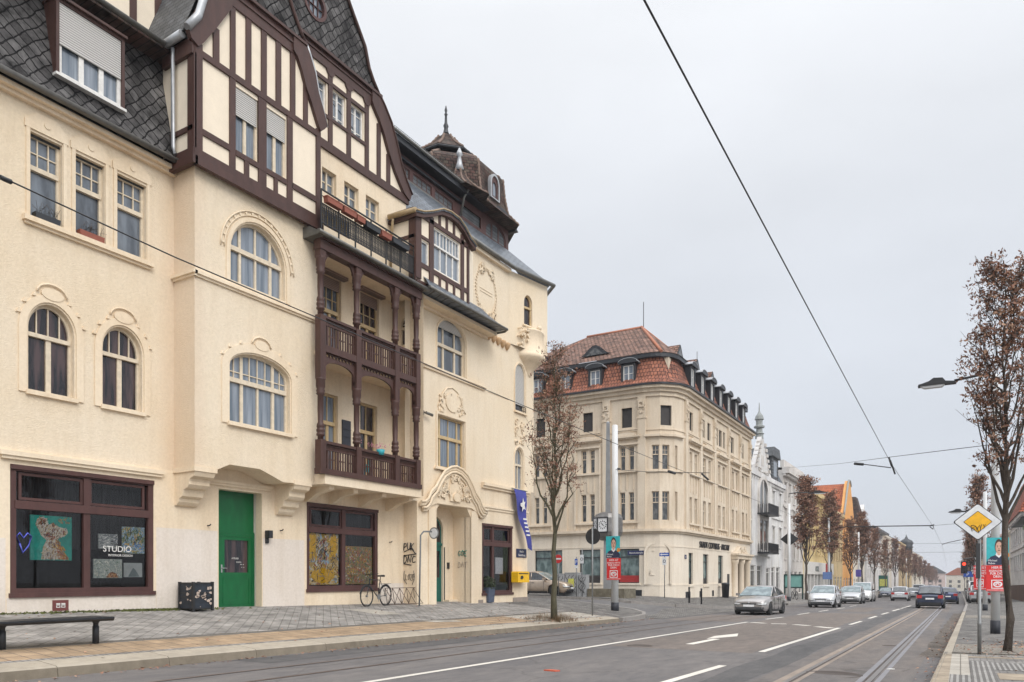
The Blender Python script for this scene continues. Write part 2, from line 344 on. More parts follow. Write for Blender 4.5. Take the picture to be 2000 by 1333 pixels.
M['paver'] = m_brick('grey_pavers', (.37, .345, .315), (.32, .302, .28), (.205, .19, .17), 'XY', .22, .2, .010, radians(45), .5, .85, .5, .02, stain=.3)
M['paver2'] = m_brick('grey_pavers_straight', (.33, .31, .285), (.26, .245, .23), (.14, .13, .12), 'XY', .2, .1, .012, 0, .5, .85, .6, .02, stain=.3)
M['cobble'] = m_brick('small_cobbles', (.32, .30, .275), (.23, .22, .205), (.14, .13, .12), 'XY', .11, .1, .018, .2, .5, .85, 1, .03, stain=.35)
M['yellowpave'] = m_brick('sandy_guide_paving', (.42, .30, .19), (.35, .255, .165), (.2, .155, .115), 'XY', .3, .3, .012, 0, .0, .85, .5, .02, stain=.2)
M['kerb'] = m_noise('beige_kerb_stone', (.36, .315, .25), .2, 5, .85, .3, 50, .01, stain=(.25, .215, .17))
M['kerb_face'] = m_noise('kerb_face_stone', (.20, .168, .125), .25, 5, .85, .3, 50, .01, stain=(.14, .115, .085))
M['kerbgrey'] = m_noise('granite_kerb', (.27, .25, .23), .25, 6, .85, .3, 50, .01)
M['joint'] = m_noise('dark_joint', (.13, .12, .105), .3, 12)
M['slab'] = m_brick('light_slabs', (.47, .43, .37), (.42, .385, .33), (.2, .18, .15), 'XY', .5, .5, .01, 0, 0, .85, .4, .01, stain=.2)
M['slabkerb'] = m_brick('sandy_slabs', (.40, .33, .245), (.34, .28, .21), (.22, .18, .14), 'XY', .4, .5, .01, 0, 0, .85, .4, .01, stain=.25); M['setts'] = m_brick('stained_setts', (.26, .215, .175), (.19, .165, .14), (.12, .10, .085), 'XY', .12, .11, .02, .1, .5, .85, .8, .03, stain=.4)
M['rail'] = m_noise('rail_steel', (.24, .21, .19), .25, 6, .35, .1, 20, .01, .8)
M['rust'] = m_noise('rust_rail', (.17, .115, .085), .3, 8, .7, .3, 30, .01, .2)
M['groove'] = m_noise('groove', (.075, .06, .052), .3)
M['railbed'] = m_noise('rail_side_grout', (.27, .22, .18), .25, 4, .85, .3, 50, .01, stretch=(1, .3, 1))
M['railbed2'] = m_noise('rail_side_grey', (.215, .21, .22), .2, 4, .8, .3, 50, .01, stretch=(1, .3, 1))
M['paint'] = m_noise('road_paint', (.66, .62, .55), .15, 20, .7, .2, 50, .01, stain=(.5, .47, .42))
M['gravel'] = m_noise('gravel', (.26, .235, .20), .55, 22, .95, 1, 26, .06)
M['moss'] = m_noise('moss', (.10, .11, .03), .5, 20, .95, 1, 40, .03)
def strip(name, xs, y0, y1, off, mat, step=2.0, kerb=True, gf=None, parent=None):
    """a sheet following the ground between lines xs (numbers or functions of y)"""
    m = MB(); n = max(1, int((y1 - y0) / step)); f = lambda q, y: q(y) if callable(q) else q; rows = []
    for i in range(n + 1):
        y = y0 + (y1 - y0) * i / n
        rows.append([m.p(f(q, y), (gf or (lambda a, b: G(a, b, kerb)))(f(q, y), y) + off, y) for q in xs])
    for a, b in zip(rows, rows[1:]):
        for k in range(len(xs) - 1): m.face((a[k], a[k + 1], b[k + 1], b[k]))
    o = m.build(name, mat, parent)
    if parent is None: tag(o, kind='structure')
    return o
flat = lambda a, b: -K * b
m = MB(); m.face([m.p(x, -K * y - .06, y) for x, y in ((-1500, -60), (1500, -60), (1500, 2500), (-1500, 2500))]); tag(m.build('ground', M['ground']), kind='structure')
strip('road', [-13.0, KX], -14, 420, 0, M['asphalt'], 4, gf=flat)
# left pavement: sheets side by side, from kerb to house fronts
YE = 27.0
LX = [-11.32, -11.85]
def hx(xs, y0, y1, off, mat, name, **k): return strip(name, xs, y0, y1, off, mat, **k)
hx([-11.85, -12.0], -14, YE, .002, M['paver2'], 'pavement_edge')
hx([-12.0, lambda y: -12.95 - .02 * max(0, y - 6)], -14, 21.6, 0, M['yellowpave'], 'guide_paving')
hx([-12.0, lambda y: -12.95 - .02 * max(0, y - 6)], 21.6, YE, 0, M['slab'], 'pavement_slabs')
hx([lambda y: -12.95 - .02 * max(0, y - 6), lambda y: -13.15 - .02 * max(0, y - 6)], -14, YE, -.004, M['joint'], 'pavement_joint')
hx([lambda y: -13.15 - .02 * max(0, y - 6), -15, -17.3, -19], -14, YE, 0, M['paver'], 'pavement')
m = MB()
for i in range(22):
    y0 = -12 + i * 1.8; y1 = y0 + 1.785
    if y0 > YE - .5: break
    y1 = min(y1, YE)
    z = lambda x, y: G(x, y)
    a = [m.p(x, zz, y) for y in (y0, y1) for x, zz in ((-11.29, -K * y - .02), (-11.32, G(-11.32, y) - .015), (-11.36, G(-11.36, y) + .004), (-11.85, G(-11.85, y) + .004))]
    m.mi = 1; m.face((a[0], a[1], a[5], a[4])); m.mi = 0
    for k in (1, 2): m.face((a[k], a[k + 1], a[k + 5], a[k + 4]))
    m.face((a[0], a[3], a[2], a[1])); m.face(a[4:])
tag(m.build('kerb', [M['kerb'], M['kerb_face']]), kind='structure')
# the corner island and its rounded kerb, the side street, and the pavement beyond it
CP = [(-11.34, YE), (-11.45, 28.8), (-11.7, 30.4), (-12.2, 31.7), (-13.1, 32.8), (-14.6, 33.3), (-17, 33.4), (-30, 33.4), (-60, 33.4)]
def Gk(x, y): return G(x, -100) - K * (y + 100)
def fan(name, pts, mat, off=0, kind='structure', gf=Gk, sub=3):
    import bmesh
    bm = bmesh.new(); vs = [bm.verts.new((x, y, 0)) for x, y in pts]; f = bm.faces.new(vs)
    xs = [p[0] for p in pts]; ys = [p[1] for p in pts]
    for c, no in [(x, (1, 0, 0)) for x in [-11.4, -12.2, -13, -14.5, -17.3]]:
        bmesh.ops.bisect_plane(bm, geom=bm.verts[:] + bm.edges[:] + bm.faces[:], plane_co=(c, 0, 0), plane_no=no)
    for v in bm.verts: v.co.z = gf(v.co.x, v.co.y) + off
    bmesh.ops.recalc_face_normals(bm, faces=bm.faces); me = bpy.data.meshes.new(name); bm.to_mesh(me); bm.free(); me.materials.append(mat)
    o = bpy.data.objects.new(name, me); COL.objects.link(o); WL[o.name] = Vector((0, 0, 0))
    if kind: tag(o, kind=kind)
    return o
fan('corner_pavement', CP + [(-60, YE), (-17, YE)], M['cobble'])
def kerbline(name, pts, h, w_, mat, gf):
    m = MB()
    for (x0, y0), (x1, y1) in zip(pts, pts[1:]):
        d = Vector((x1 - x0, y1 - y0)); n_ = Vector((-d.y, d.x)).normalized() * w_
        q = []
        for x, y in ((x0, y0), (x1, y1)):
            z0 = gf(x, y); q.append([m.p(x, z0 - .2, y), m.p(x, z0 + h, y), m.p(x + n_.x, z0 + h, y + n_.y), m.p(x + n_.x, z0 - .2, y + n_.y)])
        for k in range(3): m.face((q[0][k], q[1][k], q[1][k + 1], q[0][k + 1]))
        m.face(q[0]); m.face(q[1][::-1])
    return tag(m.build(name, mat), kind='structure')
kerbline('corner_kerb', CP, .012, -.16, M['kerbgrey'], Gk)
strip('side_street', [-11.25, -13, -15, -17.3, -30, -70], 26.9, 50, -.004, M['asphalt_dark'], 4, kerb=False)
CP2 = [(-60, 38.5), (-30, 38.5), (-18.5, 38.6), (-15.8, 39.2), (-13.8, 40.8), (-12.5, 43.4), (-11.8, 46.6), (-11.4, 51), (-11.3, 60)]
fan('far_pavement', [(-60, 50)] + CP2 + [(-17, 60)], M['cobble'])
kerbline('far_corner_kerb', CP2, .012, -.14, M['kerbgrey'], Gk)
fan('cobble_gutter', [(-10.9, 30.5), (-11.6, 30.6), (-12.1, 31.9), (-12.3, 34), (-13.2, 37), (-13.6, 40.7), (-12.4, 43.4), (-11.6, 46.8), (-11.2, 51), (-10.9, 51)], M['cobble'], off=.008, gf=lambda x, y: G(x, y, False))
strip('far_left_pavement', [-11.32, -13, -15, -17.3, -19], 60, 420, 0, M['paver2'], 6)
kerbline('left_kerb', [(-11.3, 60), (-11.3, 120), (-11.3, 420)], .16, .18, M['kerbgrey'], flat)
# right pavement: tram stop platform near, cobbles and a gravel bed beyond
YP = 17.2
strip('right_pavement', [lambda y: KX(y) + .14, 1.2, 3, 9], YP, 420, 0, M['cobble'], 4)
strip('stop_slabs', [lambda y: KX(y) + .02, -.14], -14, YP - .6, 0, M['slabkerb'], 1)
strip('stop_paving', [-.14, .12], -14, YP - .6, .001, M['slab'], 1)
strip('stop_paving', [.12, 9], -14, YP - .6, 0, M['paver2'], 1)
strip('pavement_joint', [lambda y: KX(y) + .02, 9], YP - .62, YP + .02, -.006, M['gravel'], .3)
strip('stop_border', [.12, 9], YP - 1.35, YP - 1.05, .004, M['slabkerb'], .3)
m = MB()
for i in range(62):
    y0 = -13.4 + i * 1.0; y1 = y0 + .985; kw = .06 if y1 < YP else .15
    a = [m.p(x, zz, y) for y in (y0, y1) for x, zz in ((KX(y) - .02, -K * y - .02), (KX(y), -K * y + .115), (KX(y) + kw, -K * y + .136))]
    m.face((a[0], a[1], a[4], a[3])); m.face((a[1], a[2], a[5], a[4])); m.face((a[0], a[2], a[1])); m.face(a[3:])
tag(m.build('right_kerb', M['kerb']), kind='structure')
kerbline('right_kerb_far', [(KX(48), 48), (.35, 70), (.35, 420)], .135, -.15, M['kerbgrey'], flat)
strip('gutter_setts', [lambda y: KX(y) - .42 + .04 * sin(y * 1.7), lambda y: KX(y) - .01], YP, 48, .006, M['setts'], 1, gf=flat)
strip('gravel_bed', [lambda y: KX(y) + .16, 1.9], YP - .3, 19.6, .006, M['gravel'], .5)
strip('gravel_bed_edge', [lambda y: KX(y) + .15, 1.9], 19.6, 19.68, .03, M['joint'], .5)
strip('gravel_bed', [lambda y: KX(y) + .2, 1.9], 37, 41, .006, M['gravel'], 1)
# stud tiles of the tram stop
M['studs'] = m_brick('stud_tiles', (.60, .58, .54), (.5, .48, .45), (.15, .14, .13), 'XY', .07, .07, .022, 0, 0, .8, .6, .02, stain=.15)
for x0, x1, y0, y1 in ((.13, .44, 9, 15.1), (-.13, .12, 9, 12.6), (.44, 2.2, 13.6, 14.9)):
    strip('stud_tiles', [x0, x1], y0, y1, .006, M['studs'], 1)
strip('warm_slabs', [.46, 1.6], 12.2, 13.1, .006, M['slabkerb'], 1)
m = MB(); x, y = gh(1737, 1309); tag(m.build('x', M['white']), kind='structure') if False else None
m.prism([(x - .04, y - .05), (x + .05, y - .03), (x + .08, y + .05), (x + .0, y + .04)], 0, .01); m.v = [(a, c, -K * y + .012 + b) for a, b, c in m.v]; tag(m.build('litter', M['white']), 'small crumpled white scrap lying beside the right tram rail', 'litter')
# tram tracks
def track(xl, xr, y0, y1, rusty=False):
    if not rusty:
        strip('track_bed', [xl - .45, xr + .55], y0, y1, .004, M['asphalt_track'], 6, gf=flat)
    for x, s in ((xl, 1), (xr, -1)):
        if rusty:
            strip('rail', [x - .02, x + .02], y0, y1, .008, M['rust'], 6, gf=flat); strip('rail_groove', [x + .02 * s, x + .05 * s], y0, y1, .007, M['groove'], 6, gf=flat)
        else:
            strip('rail_grout', [x - .16, x - .035], y0, y1, .007, M['railbed'] if s > 0 else M['railbed2'], 6, gf=flat)
            strip('rail_grout', [x + .075, x + .15], y0, y1, .007, M['railbed'] if s > 0 else M['railbed2'], 6, gf=flat)
            strip('rail', [x - .035, x + .035] , y0, y1, .010, M['rail'], 6, gf=flat); strip('rail_groove', [x + .035, x + .075] if s > 0 else [x - .075, x - .035], y0, y1, .009, M['groove'], 6, gf=flat)
track(-2.18, -1.16, -10, 400)
track(-9.65, -8.55, -10, 400, True)
# markings
def mark(name, pts, wd=.12):
    m = MB()
    for (u0, v0), (u1, v1) in pts:
        a, b = gh0(u0, v0), gh0(u1, v1); d = Vector((b[0] - a[0], b[1] - a[1])); n_ = Vector((-d.y, d.x)).normalized() * wd / 2
        k = max(1, int(d.length / 6))
        for i in range(k):
            q0 = Vector(a) + d * (i / k); q1 = Vector(a) + d * ((i + 1) / k)
            m.face([m.p(p.x, -K * p.y + .005, p.y) for p in (q0 - n_, q1 - n_, q1 + n_, q0 + n_)])
    return tag(m.build(name, M['paint']), kind='structure')
def gh0(u, v):
    x, y, z = ray(u, v); d = -H / (z + K * y); return d * x, d * y
mark('lane_line', [((560, 1358), (1060, 1279)), ((1060, 1279), (1460, 1215.5))], .13)
mark('lane_line', [((1487, 1274), (1639, 1227))], .14)
mark('lane_line', [((1240, 1351), (1412, 1300.5))], .14)
mark('lane_dashes', [((1496, 1210), (1529, 1206)), ((1558, 1201), (1581, 1197.5)), ((1600, 1195), (1618, 1192)), ((1635, 1189.5), (1650, 1187.5)), ((1660, 1185), (1672, 1183.5))], .13)
mark('lane_dashes', [((1660, 1220.5), (1682, 1214)), ((1697, 1208.5), (1712, 1204)), ((1722, 1200.5), (1735, 1197)), ((1743, 1194), (1757, 1190)), ((1760, 1189), (1779, 1183.5)), ((1790, 1180), (1800, 1177))], .13)
mark('lane_dashes', [((1467, 1216), (1494, 1218)), ((1506, 1218.8), (1536, 1219.3)), ((1551, 1220.5), (1580, 1222.5)), ((1595, 1224.5), (1627, 1227.5))], .3)
mark('turn_arrow', [((1346, 1259), (1400, 1248.5))], .2)
m = MB(); m.face([m.p(x, -K * y + .0055, y) for x, y in (gh0(1380, 1248.5), gh0(1395, 1243), gh0(1442, 1238), gh0(1440, 1243.5), gh0(1398, 1247))]); tag(m.build('turn_arrow', M['paint']), kind='structure')
for pts in ([(676, 1191), (722, 1190), (790, 1200), (742, 1201.5)], [(822, 1213.5), (885, 1212), (905, 1214.5), (850, 1216)]):
    m = MB(); m.face([m.p(x, G(x, y) + .006, y) for x, y in (gh(*q) for q in pts)]); tag(m.build('light_slab', M['slab']), kind='structure')
m = MB(); m.box(0, 1, 0, .01, 0, 1)
# moss at the foot of the house
m = MB()
for i in range(1500):
    y = random.choice([random.uniform(5, 13), random.gauss(11.6, .7)]); x = -17.25 + abs(random.gauss(0, .12)); s = random.uniform(.02, .06); z = G(x, y) - .005
    a = random.random() * 3; m.face([m.p(x + s * cos(a + k * 2.1), z + (s * .9 if k == 0 else 0), y + s * sin(a + k * 2.1)) for k in range(3)])
tag(m.build('moss', M['moss']), kind='stuff')
m = MB(); x, y = gh0(1077, 1311)
m.prism([(x - .12, y - .04), (x + .1, y - .06), (x + .14, y + .03), (x - .05, y + .06)], -K * y + .0, -K * y + .02)
mm_ = MB()
for a, b_, c in m.v: mm_.v.append((a, b_, c))
mm_.f = m.f; mm_.m = m.m; mm_.sm = m.sm
# (the prism above was laid in the a/z plane: swap to lie on the road)
mm_.v = [(a, c, b_) for a, b_, c in m.v]
M['redlitter'] = m_plain('red_wrapper', (.55, .10, .05), .4)
o = mm_.build('litter', M['redlitter']); tag(o, 'small crumpled red wrapper lying on the near lane of the road', 'litter')

M['patch'] = m_asphalt('patched_asphalt', (.125, .12, .118), (.10, .098, .098), .3); M['patchw'] = m_asphalt('warm_patched_asphalt', (.20, .17, .15), (.16, .14, .125), .3)
for x0, x1, y0, y1, mt in ((-7.0, -3.75, 16, 44, 'patchw'), (-3.3, -2.66, 6, 90, 'patch'), (-11.2, -10.3, 9, 26, 'patch'), (-6.2, -4.6, 47, 58, 'patchw'), (-10.6, -7.6, 30, 37, 'patchw'), (-.6 - .0, -.45 + .0, 6, 9, 'patch')):
    strip('asphalt_patch', [lambda y, a=x0: a + .05 * sin(y * 1.3), lambda y, a=x1: a + .05 * sin(y * .9 + 1)], y0, y1, .0025, M[mt], 1, gf=flat)
for (u, v, r) in ((1625, 1318, .45), (1737, 1262, .16), (1250, 1262, .3)):
    x, y = gh0(u, v); m = MB(); m.lathe((x, y, -K * y), [(r, .0), (r, .008), (r * .86, .009), (r * .84, .004), (r * .1, .005)], 22); o = m.build('manhole_cover', M['groove']); tag(o, {1625: 'large round manhole cover between the right tram rails', 1737: 'small round cover inside the right tram track', 1250: 'round manhole cover in the near left lane'}[u], 'manhole cover')
# ================================================================ windows
def shp(s, i=0.0):
    if s[0] == 'r': return R4(s[1] + i, s[2] - i, s[3] + i, s[4] - i)
    return ARC(s[1] + i, s[2] - i, s[3] + i, s[4], s[5] - i)
def topat(s, a, i=0.0):
    if s[0] == 'r': return s[4] - i
    c = (s[1] + s[2]) / 2; r = (s[2] - s[1]) / 2 - i; q = max(0, 1 - ((a - c) / r) ** 2); return s[4] + (s[5] - i - s[4]) * sqrt(q)
def widthat(s, z, i=0.0):
    if s[0] == 'r' or z <= s[4]: return s[1] + i, s[2] - i
    c = (s[1] + s[2]) / 2; r = (s[2] - s[1]) / 2 - i; q = max(0, 1 - ((z - s[4]) / (s[5] - i - s[4])) ** 2); return c - r * sqrt(q), c + r * sqrt(q)
def win(parent, fr, s, depth=.2, fm=None, gm=None, tr=None, lo=(.5,), up=None, uph=(), fw=.06, bw=.06, thin=.025, shut=None, shutm=None, sill=None, name='window', loh=(), trw=.09, label=None):
    fm = fm or M['framecream']; gm = gm or M['glass']; m = MB(fr); a0, a1, z0 = s[1], s[2], s[3]; W_ = a1 - a0; d = -depth
    m.ring(shp(s), shp(s, fw), d, d + .07)
    zt = tr
    for f, b in ([(x, bw) if not isinstance(x, tuple) else x for x in lo]):
        a = a0 + W_ * f; m.box(a - b / 2, a + b / 2, z0 + fw, (zt if zt else topat(s, a, fw) + .02), d + .001, d + .062)
    for f, b in ([(x, thin) if not isinstance(x, tuple) else x for x in (up or ())]):
        a = a0 + W_ * f; m.box(a - b / 2, a + b / 2, (zt or z0), topat(s, a, fw) + .02, d + .002, d + .05)
    if zt:
        l, r = widthat(s, zt, fw * .5); m.box(l, r, zt - trw / 2, zt + trw / 2, d + .003, d + .10)
    for z in uph:
        l, r = widthat(s, z, fw * .5); m.box(l, r, z - thin / 2, z + thin / 2, d + .0025, d + .045)
    for z in loh: m.box(a0 + fw, a1 - fw, z - thin / 2, z + thin / 2, d + .0015, d + .04)
    o = m.build(name, fm, parent)
    if label: o['label'] = label
    g_ = MB(fr); g_.prism(shp(s, fw * .6), d + .004, d + .016); g_.build('pane', gm, o)
    if shut:
        q = MB(fr); l, r = a0 + .01, a1 - .01
        if s[0] == 'a':
            c = (a0 + a1) / 2; rr = (a1 - a0) / 2 - .01; pts = []
            for i in range(15):
                an = pi * i / 14; x = c + rr * cos(an); z = s[4] + (s[5] - s[4]) * sin(an)
                if z >= shut: pts.append((x, z))
            if shut <= s[4]: pts = [(a0 + .01, shut), (a1 - .01, shut)] + pts
            q.prism(pts, d + .08, d + .10)
        else: q.prism(R4(l, r, shut, s[4] - .005), d + .08, d + .10)
        q.build('roller_shutter', shutm or M['shutter'], o)
    if sill:
        q = MB(fr); q.box(a0 - sill[0], a1 + sill[0], z0 - sill[1], z0 - .002, -.02, sill[2]); q.build('sill', sill[3] if len(sill) > 3 else M['stucco2'], o)
    return o
# ================================================================ the big corner house
HS = thing('apartment_house', 'large cream corner house with brown half-timbered gables, wooden loggias and slate roofs', 'house', (-17.3, 16, G(-17.3, 16)))
def P_(mb, name, mat, parent=None, **k): return mb.build(name, M[mat] if isinstance(mat, str) else mat, parent or HS, **k)
W0 = FX(-17.3); W1 = FX(-16.47); W2 = FX(-16.7)
bz = -.6                                                            # walls start below the pavement
top3 = [('r', 8.59, 9.27, 9.2, 11.05), ('r', 9.56, 10.24, 9.2, 11.04), ('r', 10.54, 11.29, 9.2, 11.04)]
L1 = ('a', 8.55, 9.53, 5.42, 6.8, 7.40); L2 = ('a', 10.19, 11.18, 5.42, 6.78, 7.38)
SW1 = ('r', 8.19, 11.49, 1.0, 3.78); SW2 = ('r', 16.6, 19.9, .97, 3.69)
DR = R4(13.4, 14.87, .5, 3.78)
# left wall, and the ground floor below bay and loggia
m = MB(W0); m.wall(R4(-6, 12.06, 4.1, 11.75), [shp(s) for s in top3 + [L1, L2]], .22); P_(m, 'wall', 'stucco')
m = MB(W0); m.wall(R4(-6, 21.3, bz, 4.1), [shp(SW1), DR, shp(SW2)], .25)
P_(m, 'wall', 'stucco2')
m = MB(W0); m.box(12.05, 16.25, 4.1, 4.6, -.4, -.004); P_(m, 'wall', 'stucco2')
m = MB(W0)                                                          # pale repainted band near the pavement
for a0, a1, zt in ((11.56, 13.36, 2.62), (14.9, 16.5, 2.5), (20.0, 21.28, 1.15), (6.9, 8.1, 2.2), (8.12, 11.55, .93)): m = MB(W0); m.box(a0, a1, bz, zt, -.05, .004); P_(m, 'painted_band', 'repaint')
m = MB(W0); m.box(13.39, 14.88, 2.4, 2.5, -.3, -.6)
for s in top3:                                                      # flat pointed lintels
    c = (s[1] + s[2]) / 2; m2 = MB(W0); m2.prism([(s[1] - .12, 11.1), (s[2] + .12, 11.1), (s[2] + .12, 11.27), (c + .2, 11.5), (c - .2, 11.5), (s[1] - .12, 11.27)], -.01, .035)
    m2.prism(ELL(c, 11.3, .07, .07, 12), .03, .055); m2.box(s[1] - .09, s[1] - .01, 9.2, 11.1, -.01, .03); m2.box(s[2] + .01, s[2] + .09, 9.2, 11.1, -.01, .03)
    P_(m2, 'lintel_relief', 'stucco2')
m = MB(W0); m.box(8.42, 11.42, 9.06, 9.17, -.02, .13); m.box(8.46, 11.38, 9.0, 9.06, -.02, .07); P_(m, 'sill', 'stucco2')
for s in top3: win(HS, W0, s, .2, M['framecream'], M['glass'], tr=10.32, lo=(), up=(.33, .67), uph=(10.67,), trw=.1)
def arch_relief(fr, s, drop=.45, w_=.2, crest=True, par=None):
    m = MB(fr); c = (s[1] + s[2]) / 2; r = (s[2] - s[1]) / 2; n = 18; o1 = .035
    inner = [(c + (r + .04) * cos(pi * i / n), s[4] + (s[5] + .04 - s[4]) * sin(pi * i / n)) for i in range(n + 1)]
    outer = [(c + (r + w_) * cos(pi * i / n), s[4] + (s[5] + w_ - s[4]) * sin(pi * i / n)) for i in range(n + 1)]
    m.prism([(s[2] + w_, s[3] - .05)] + outer + [(s[1] - w_, s[3] - .05), (s[1] - .04, s[3] - .05)] + inner[::-1] + [(s[2] + .04, s[3] - .05)], -.01, o1)
    if crest:
        for i in range(2, n - 1, 2):
            if abs(i - n / 2) < 3: continue
            x, z = c + (r + w_ + .05) * cos(pi * i / n), s[4] + (s[5] + w_ + .05 - s[4]) * sin(pi * i / n); m.prism([(x - .05, z - .04), (x + .05, z - .04), (x, z + .05)], -.01, .04)
        zt = s[5] + w_; m.prism(ELL(c, zt + .02, .24, .13, 18), -.01, .05)
        m.ftube([(c + .32 * cos(t_), zt + .02 + .22 * sin(t_), .035) for t_ in [pi * i / 10 for i in range(11)]], .022, 6)
    return P_(m, 'window_relief', 'stucco2', par)
for s in (L1, L2):
    win(HS, W0, s, .2, M['framecream'], M['glassdark'], tr=6.68, lo=((.5, .11),), up=(.25, .5, .75), sill=(.06, .09, .08)); arch_relief(W0, s)
# cornice above the shop window and the shop window
m = MB(W0); m.box(7.95, 11.72, 3.95, 4.05, -.02, .12); m.box(8.0, 11.68, 3.88, 3.95, -.02, .08); P_(m, 'cornice', 'stucco2')
def shopwindow(fr, s, zt, split, bay=None, topsplit=None, lab=None):
    m = MB(fr); m.ring(shp(s), shp(s, .13), -.16, -.02); m.box(s[1] + .1, s[2] - .1, zt - .09, zt + .09, -.15, .0)
    for f in split: a = s[1] + (s[2] - s[1]) * f; m.box(a - .075, a + .075, s[3] + .1, s[4] - .1, -.145, -.03)
    m.box(s[1] - .03, s[2] + .03, s[3] - .07, s[3] + .03, -.1, .05); m.box(s[1] - .0, s[2] + .0, s[4] - .1, s[4] - .002, -.1, .03)
    xs = [s[1] + .13] + [s[1] + (s[2] - s[1]) * f for f in split] + [s[2] - .13]
    for a, b in zip(xs, xs[1:]): m.ring(R4(a + .07, b - .07, zt + .11, s[4] - .15), R4(a + .13, b - .13, zt + .17, s[4] - .21), -.13, -.07)
    o = m.build('shop_window', M['timber2'], HS)
    g_ = MB(fr)
    for a, b in zip(xs, xs[1:]):
        g_.quad((a, s[3] + .1, -.10), (b, s[3] + .1, -.10), (b, zt - .07, -.10), (a, zt - .07, -.10)); g_.quad((a, zt + .07, -.10), (b, zt + .07, -.10), (b, s[4] - .1, -.10), (a, s[4] - .1, -.10))
    g_.build('pane', M['clear'], o)
    g_ = MB(fr)                                                     # the dark room behind
    z0, z1, a0, a1, D = s[3] + .02, s[4] - .02, s[1] - .5, s[2] + .5, -2.2
    for q in (((a0, z0, D), (a1, z0, D), (a1, z1, D), (a0, z1, D)), ((a0, z0, -.2), (a1, z0, -.2), (a1, z0, D), (a0, z0, D)), ((a0, z1, -.2), (a1, z1, -.2), (a1, z1, D), (a0, z1, D)), ((a0, z0, -.2), (a0, z1, -.2), (a0, z1, D), (a0, z0, D)), ((a1, z0, -.2), (a1, z1, -.2), (a1, z1, D), (a1, z0, D))): g_.quad(*q)
    g_.build('interior', M['interior'], o)
    g_ = MB(fr); n = 60; pts = [(s[1] + (s[2] - s[1]) * i / n, -.75 + .05 * sin(i * 1.9) + .03 * sin(i * .7)) for i in range(n + 1)]
    for (a, o0), (b, o1) in zip(pts, pts[1:]): g_.quad((a, zt - .9, o0), (b, zt - .9, o1), (b, s[4], o1), (a, s[4], o0))
    g_.build('curtain', M['curtain'], o)
    return o
SH1 = shopwindow(W0, SW1, 2.93, (.5,)); SH2 = shopwindow(W0, SW2, 2.86, (.5,))
# bay: return wall, front wall with two wide windows, polygonal soffit, string course
U1 = ('a', 13.13, 14.98, 9.2, 10.0, 10.97); U2 = ('a', 13.1, 15.16, 5.46, 6.95, 7.42)
m = MB(W1); m.wall([(12.05, 4.12), (12.68, 4.13), (13.1, 4.33), (14.1, 4.33), (14.92, 4.06), (16.22, 4.12), (16.22, 11.8), (12.05, 11.8)], [shp(U1), shp(U2)], .22); P_(m, 'wall', 'stucco')
m = MB(FY(12.05)); m.wall(R4(-17.4, -16.47, 4.12, 11.8), [], .1); P_(m, 'wall', 'stucco')
m = MB(W1)
sp_ = [(12.05, 4.12), (12.68, 4.13), (13.1, 4.33), (14.1, 4.33), (14.92, 4.06), (16.22, 4.12)]
for (a, z), (b, y) in zip(sp_, sp_[1:]): m.quad((a, z, 0), (b, y, 0), (b, y, -.9), (a, z, -.9))
P_(m, 'soffit', 'stucco2')
m = MB(W1); m.box(12.0, 16.24, 8.98, 9.05, -.02, .10); m.box(12.02, 16.24, 9.05, 9.11, -.02, .06); m.box(12.03, 16.24, 8.92, 8.98, -.02, .05)
m2 = MB(FY(12.05)); m2.box(-17.3, -16.37, 8.98, 9.05, -.02, .10); m2.box(-17.3, -16.4, 8.92, 8.98, -.02, .05); P_(m2, 'string_course', 'stucco2')
P_(m, 'string_course', 'stucco2')
win(HS, W1, U1, .2, M['framecream'], M['glasscurt'], tr=10.12, lo=((.22, .08), .5, (.78, .08)), up=((.22, .08), (.5, .06), (.78, .08)), trw=.12); arch_relief(W1, U1, w_=.15, crest=False)
m = MB(W1); c = 14.05
for k in range(17):
    t_ = pi * (k + .5) / 17; x, z = c + 1.18 * cos(t_), 10.0 + 1.22 * sin(t_); m.prism(ELL(x, z, .04, .04, 8), -.01, .028)
m.ftube([(c + 1.13 * cos(t_), 10.0 + 1.17 * sin(t_), .02) for t_ in [pi * i / 24 for i in range(25)]], .018, 5); m.ftube([(c + 1.24 * cos(t_), 10.0 + 1.28 * sin(t_), .02) for t_ in [pi * i / 24 for i in range(25)]], .022, 5)
P_(m, 'window_relief', 'stucco2')
win(HS, W1, U2, .2, M['framecream'], M['glasscurt'], tr=6.62, lo=((.24, .09), .5, (.76, .09)), up=((.24, .09), .37, .5, .63, (.76, .09), .12, .88), uph=(6.85,), trw=.12, sill=(.08, .1, .1)); arch_relief(W1, U2, w_=.26)
def corbel(y0, y1):
    pr = [(-.02, 4.14), (.83, 4.14), (.83, 4.02), (.78, 3.92), (.62, 3.86), (.6, 3.80), (.6, 3.72), (.52, 3.64), (.38, 3.6), (.36, 3.52), (.33, 3.44), (.2, 3.38), (.18, 3.3), (.1, 3.22), (-.02, 3.2)]
    m = MB(((-17.3, y0), (1, 0), (0, 1))); m.prism(pr, 0, y1 - y0); m.prism([(x + .03, z + .02) for x, z in pr[:3]] + [(.5, 4.03), (-.02, 4.03)], -.04, y1 - y0 + .04); P_(m, 'corbel', 'stucco2')
corbel(12.06, 12.66); corbel(15.35, 15.95)
m = MB(W0); m.box(12.75, 15.2, 3.93, 4.0, -.02, .1); m.box(12.8, 15.15, 3.86, 3.93, -.02, .06); P_(m, 'cornice', 'stucco2')
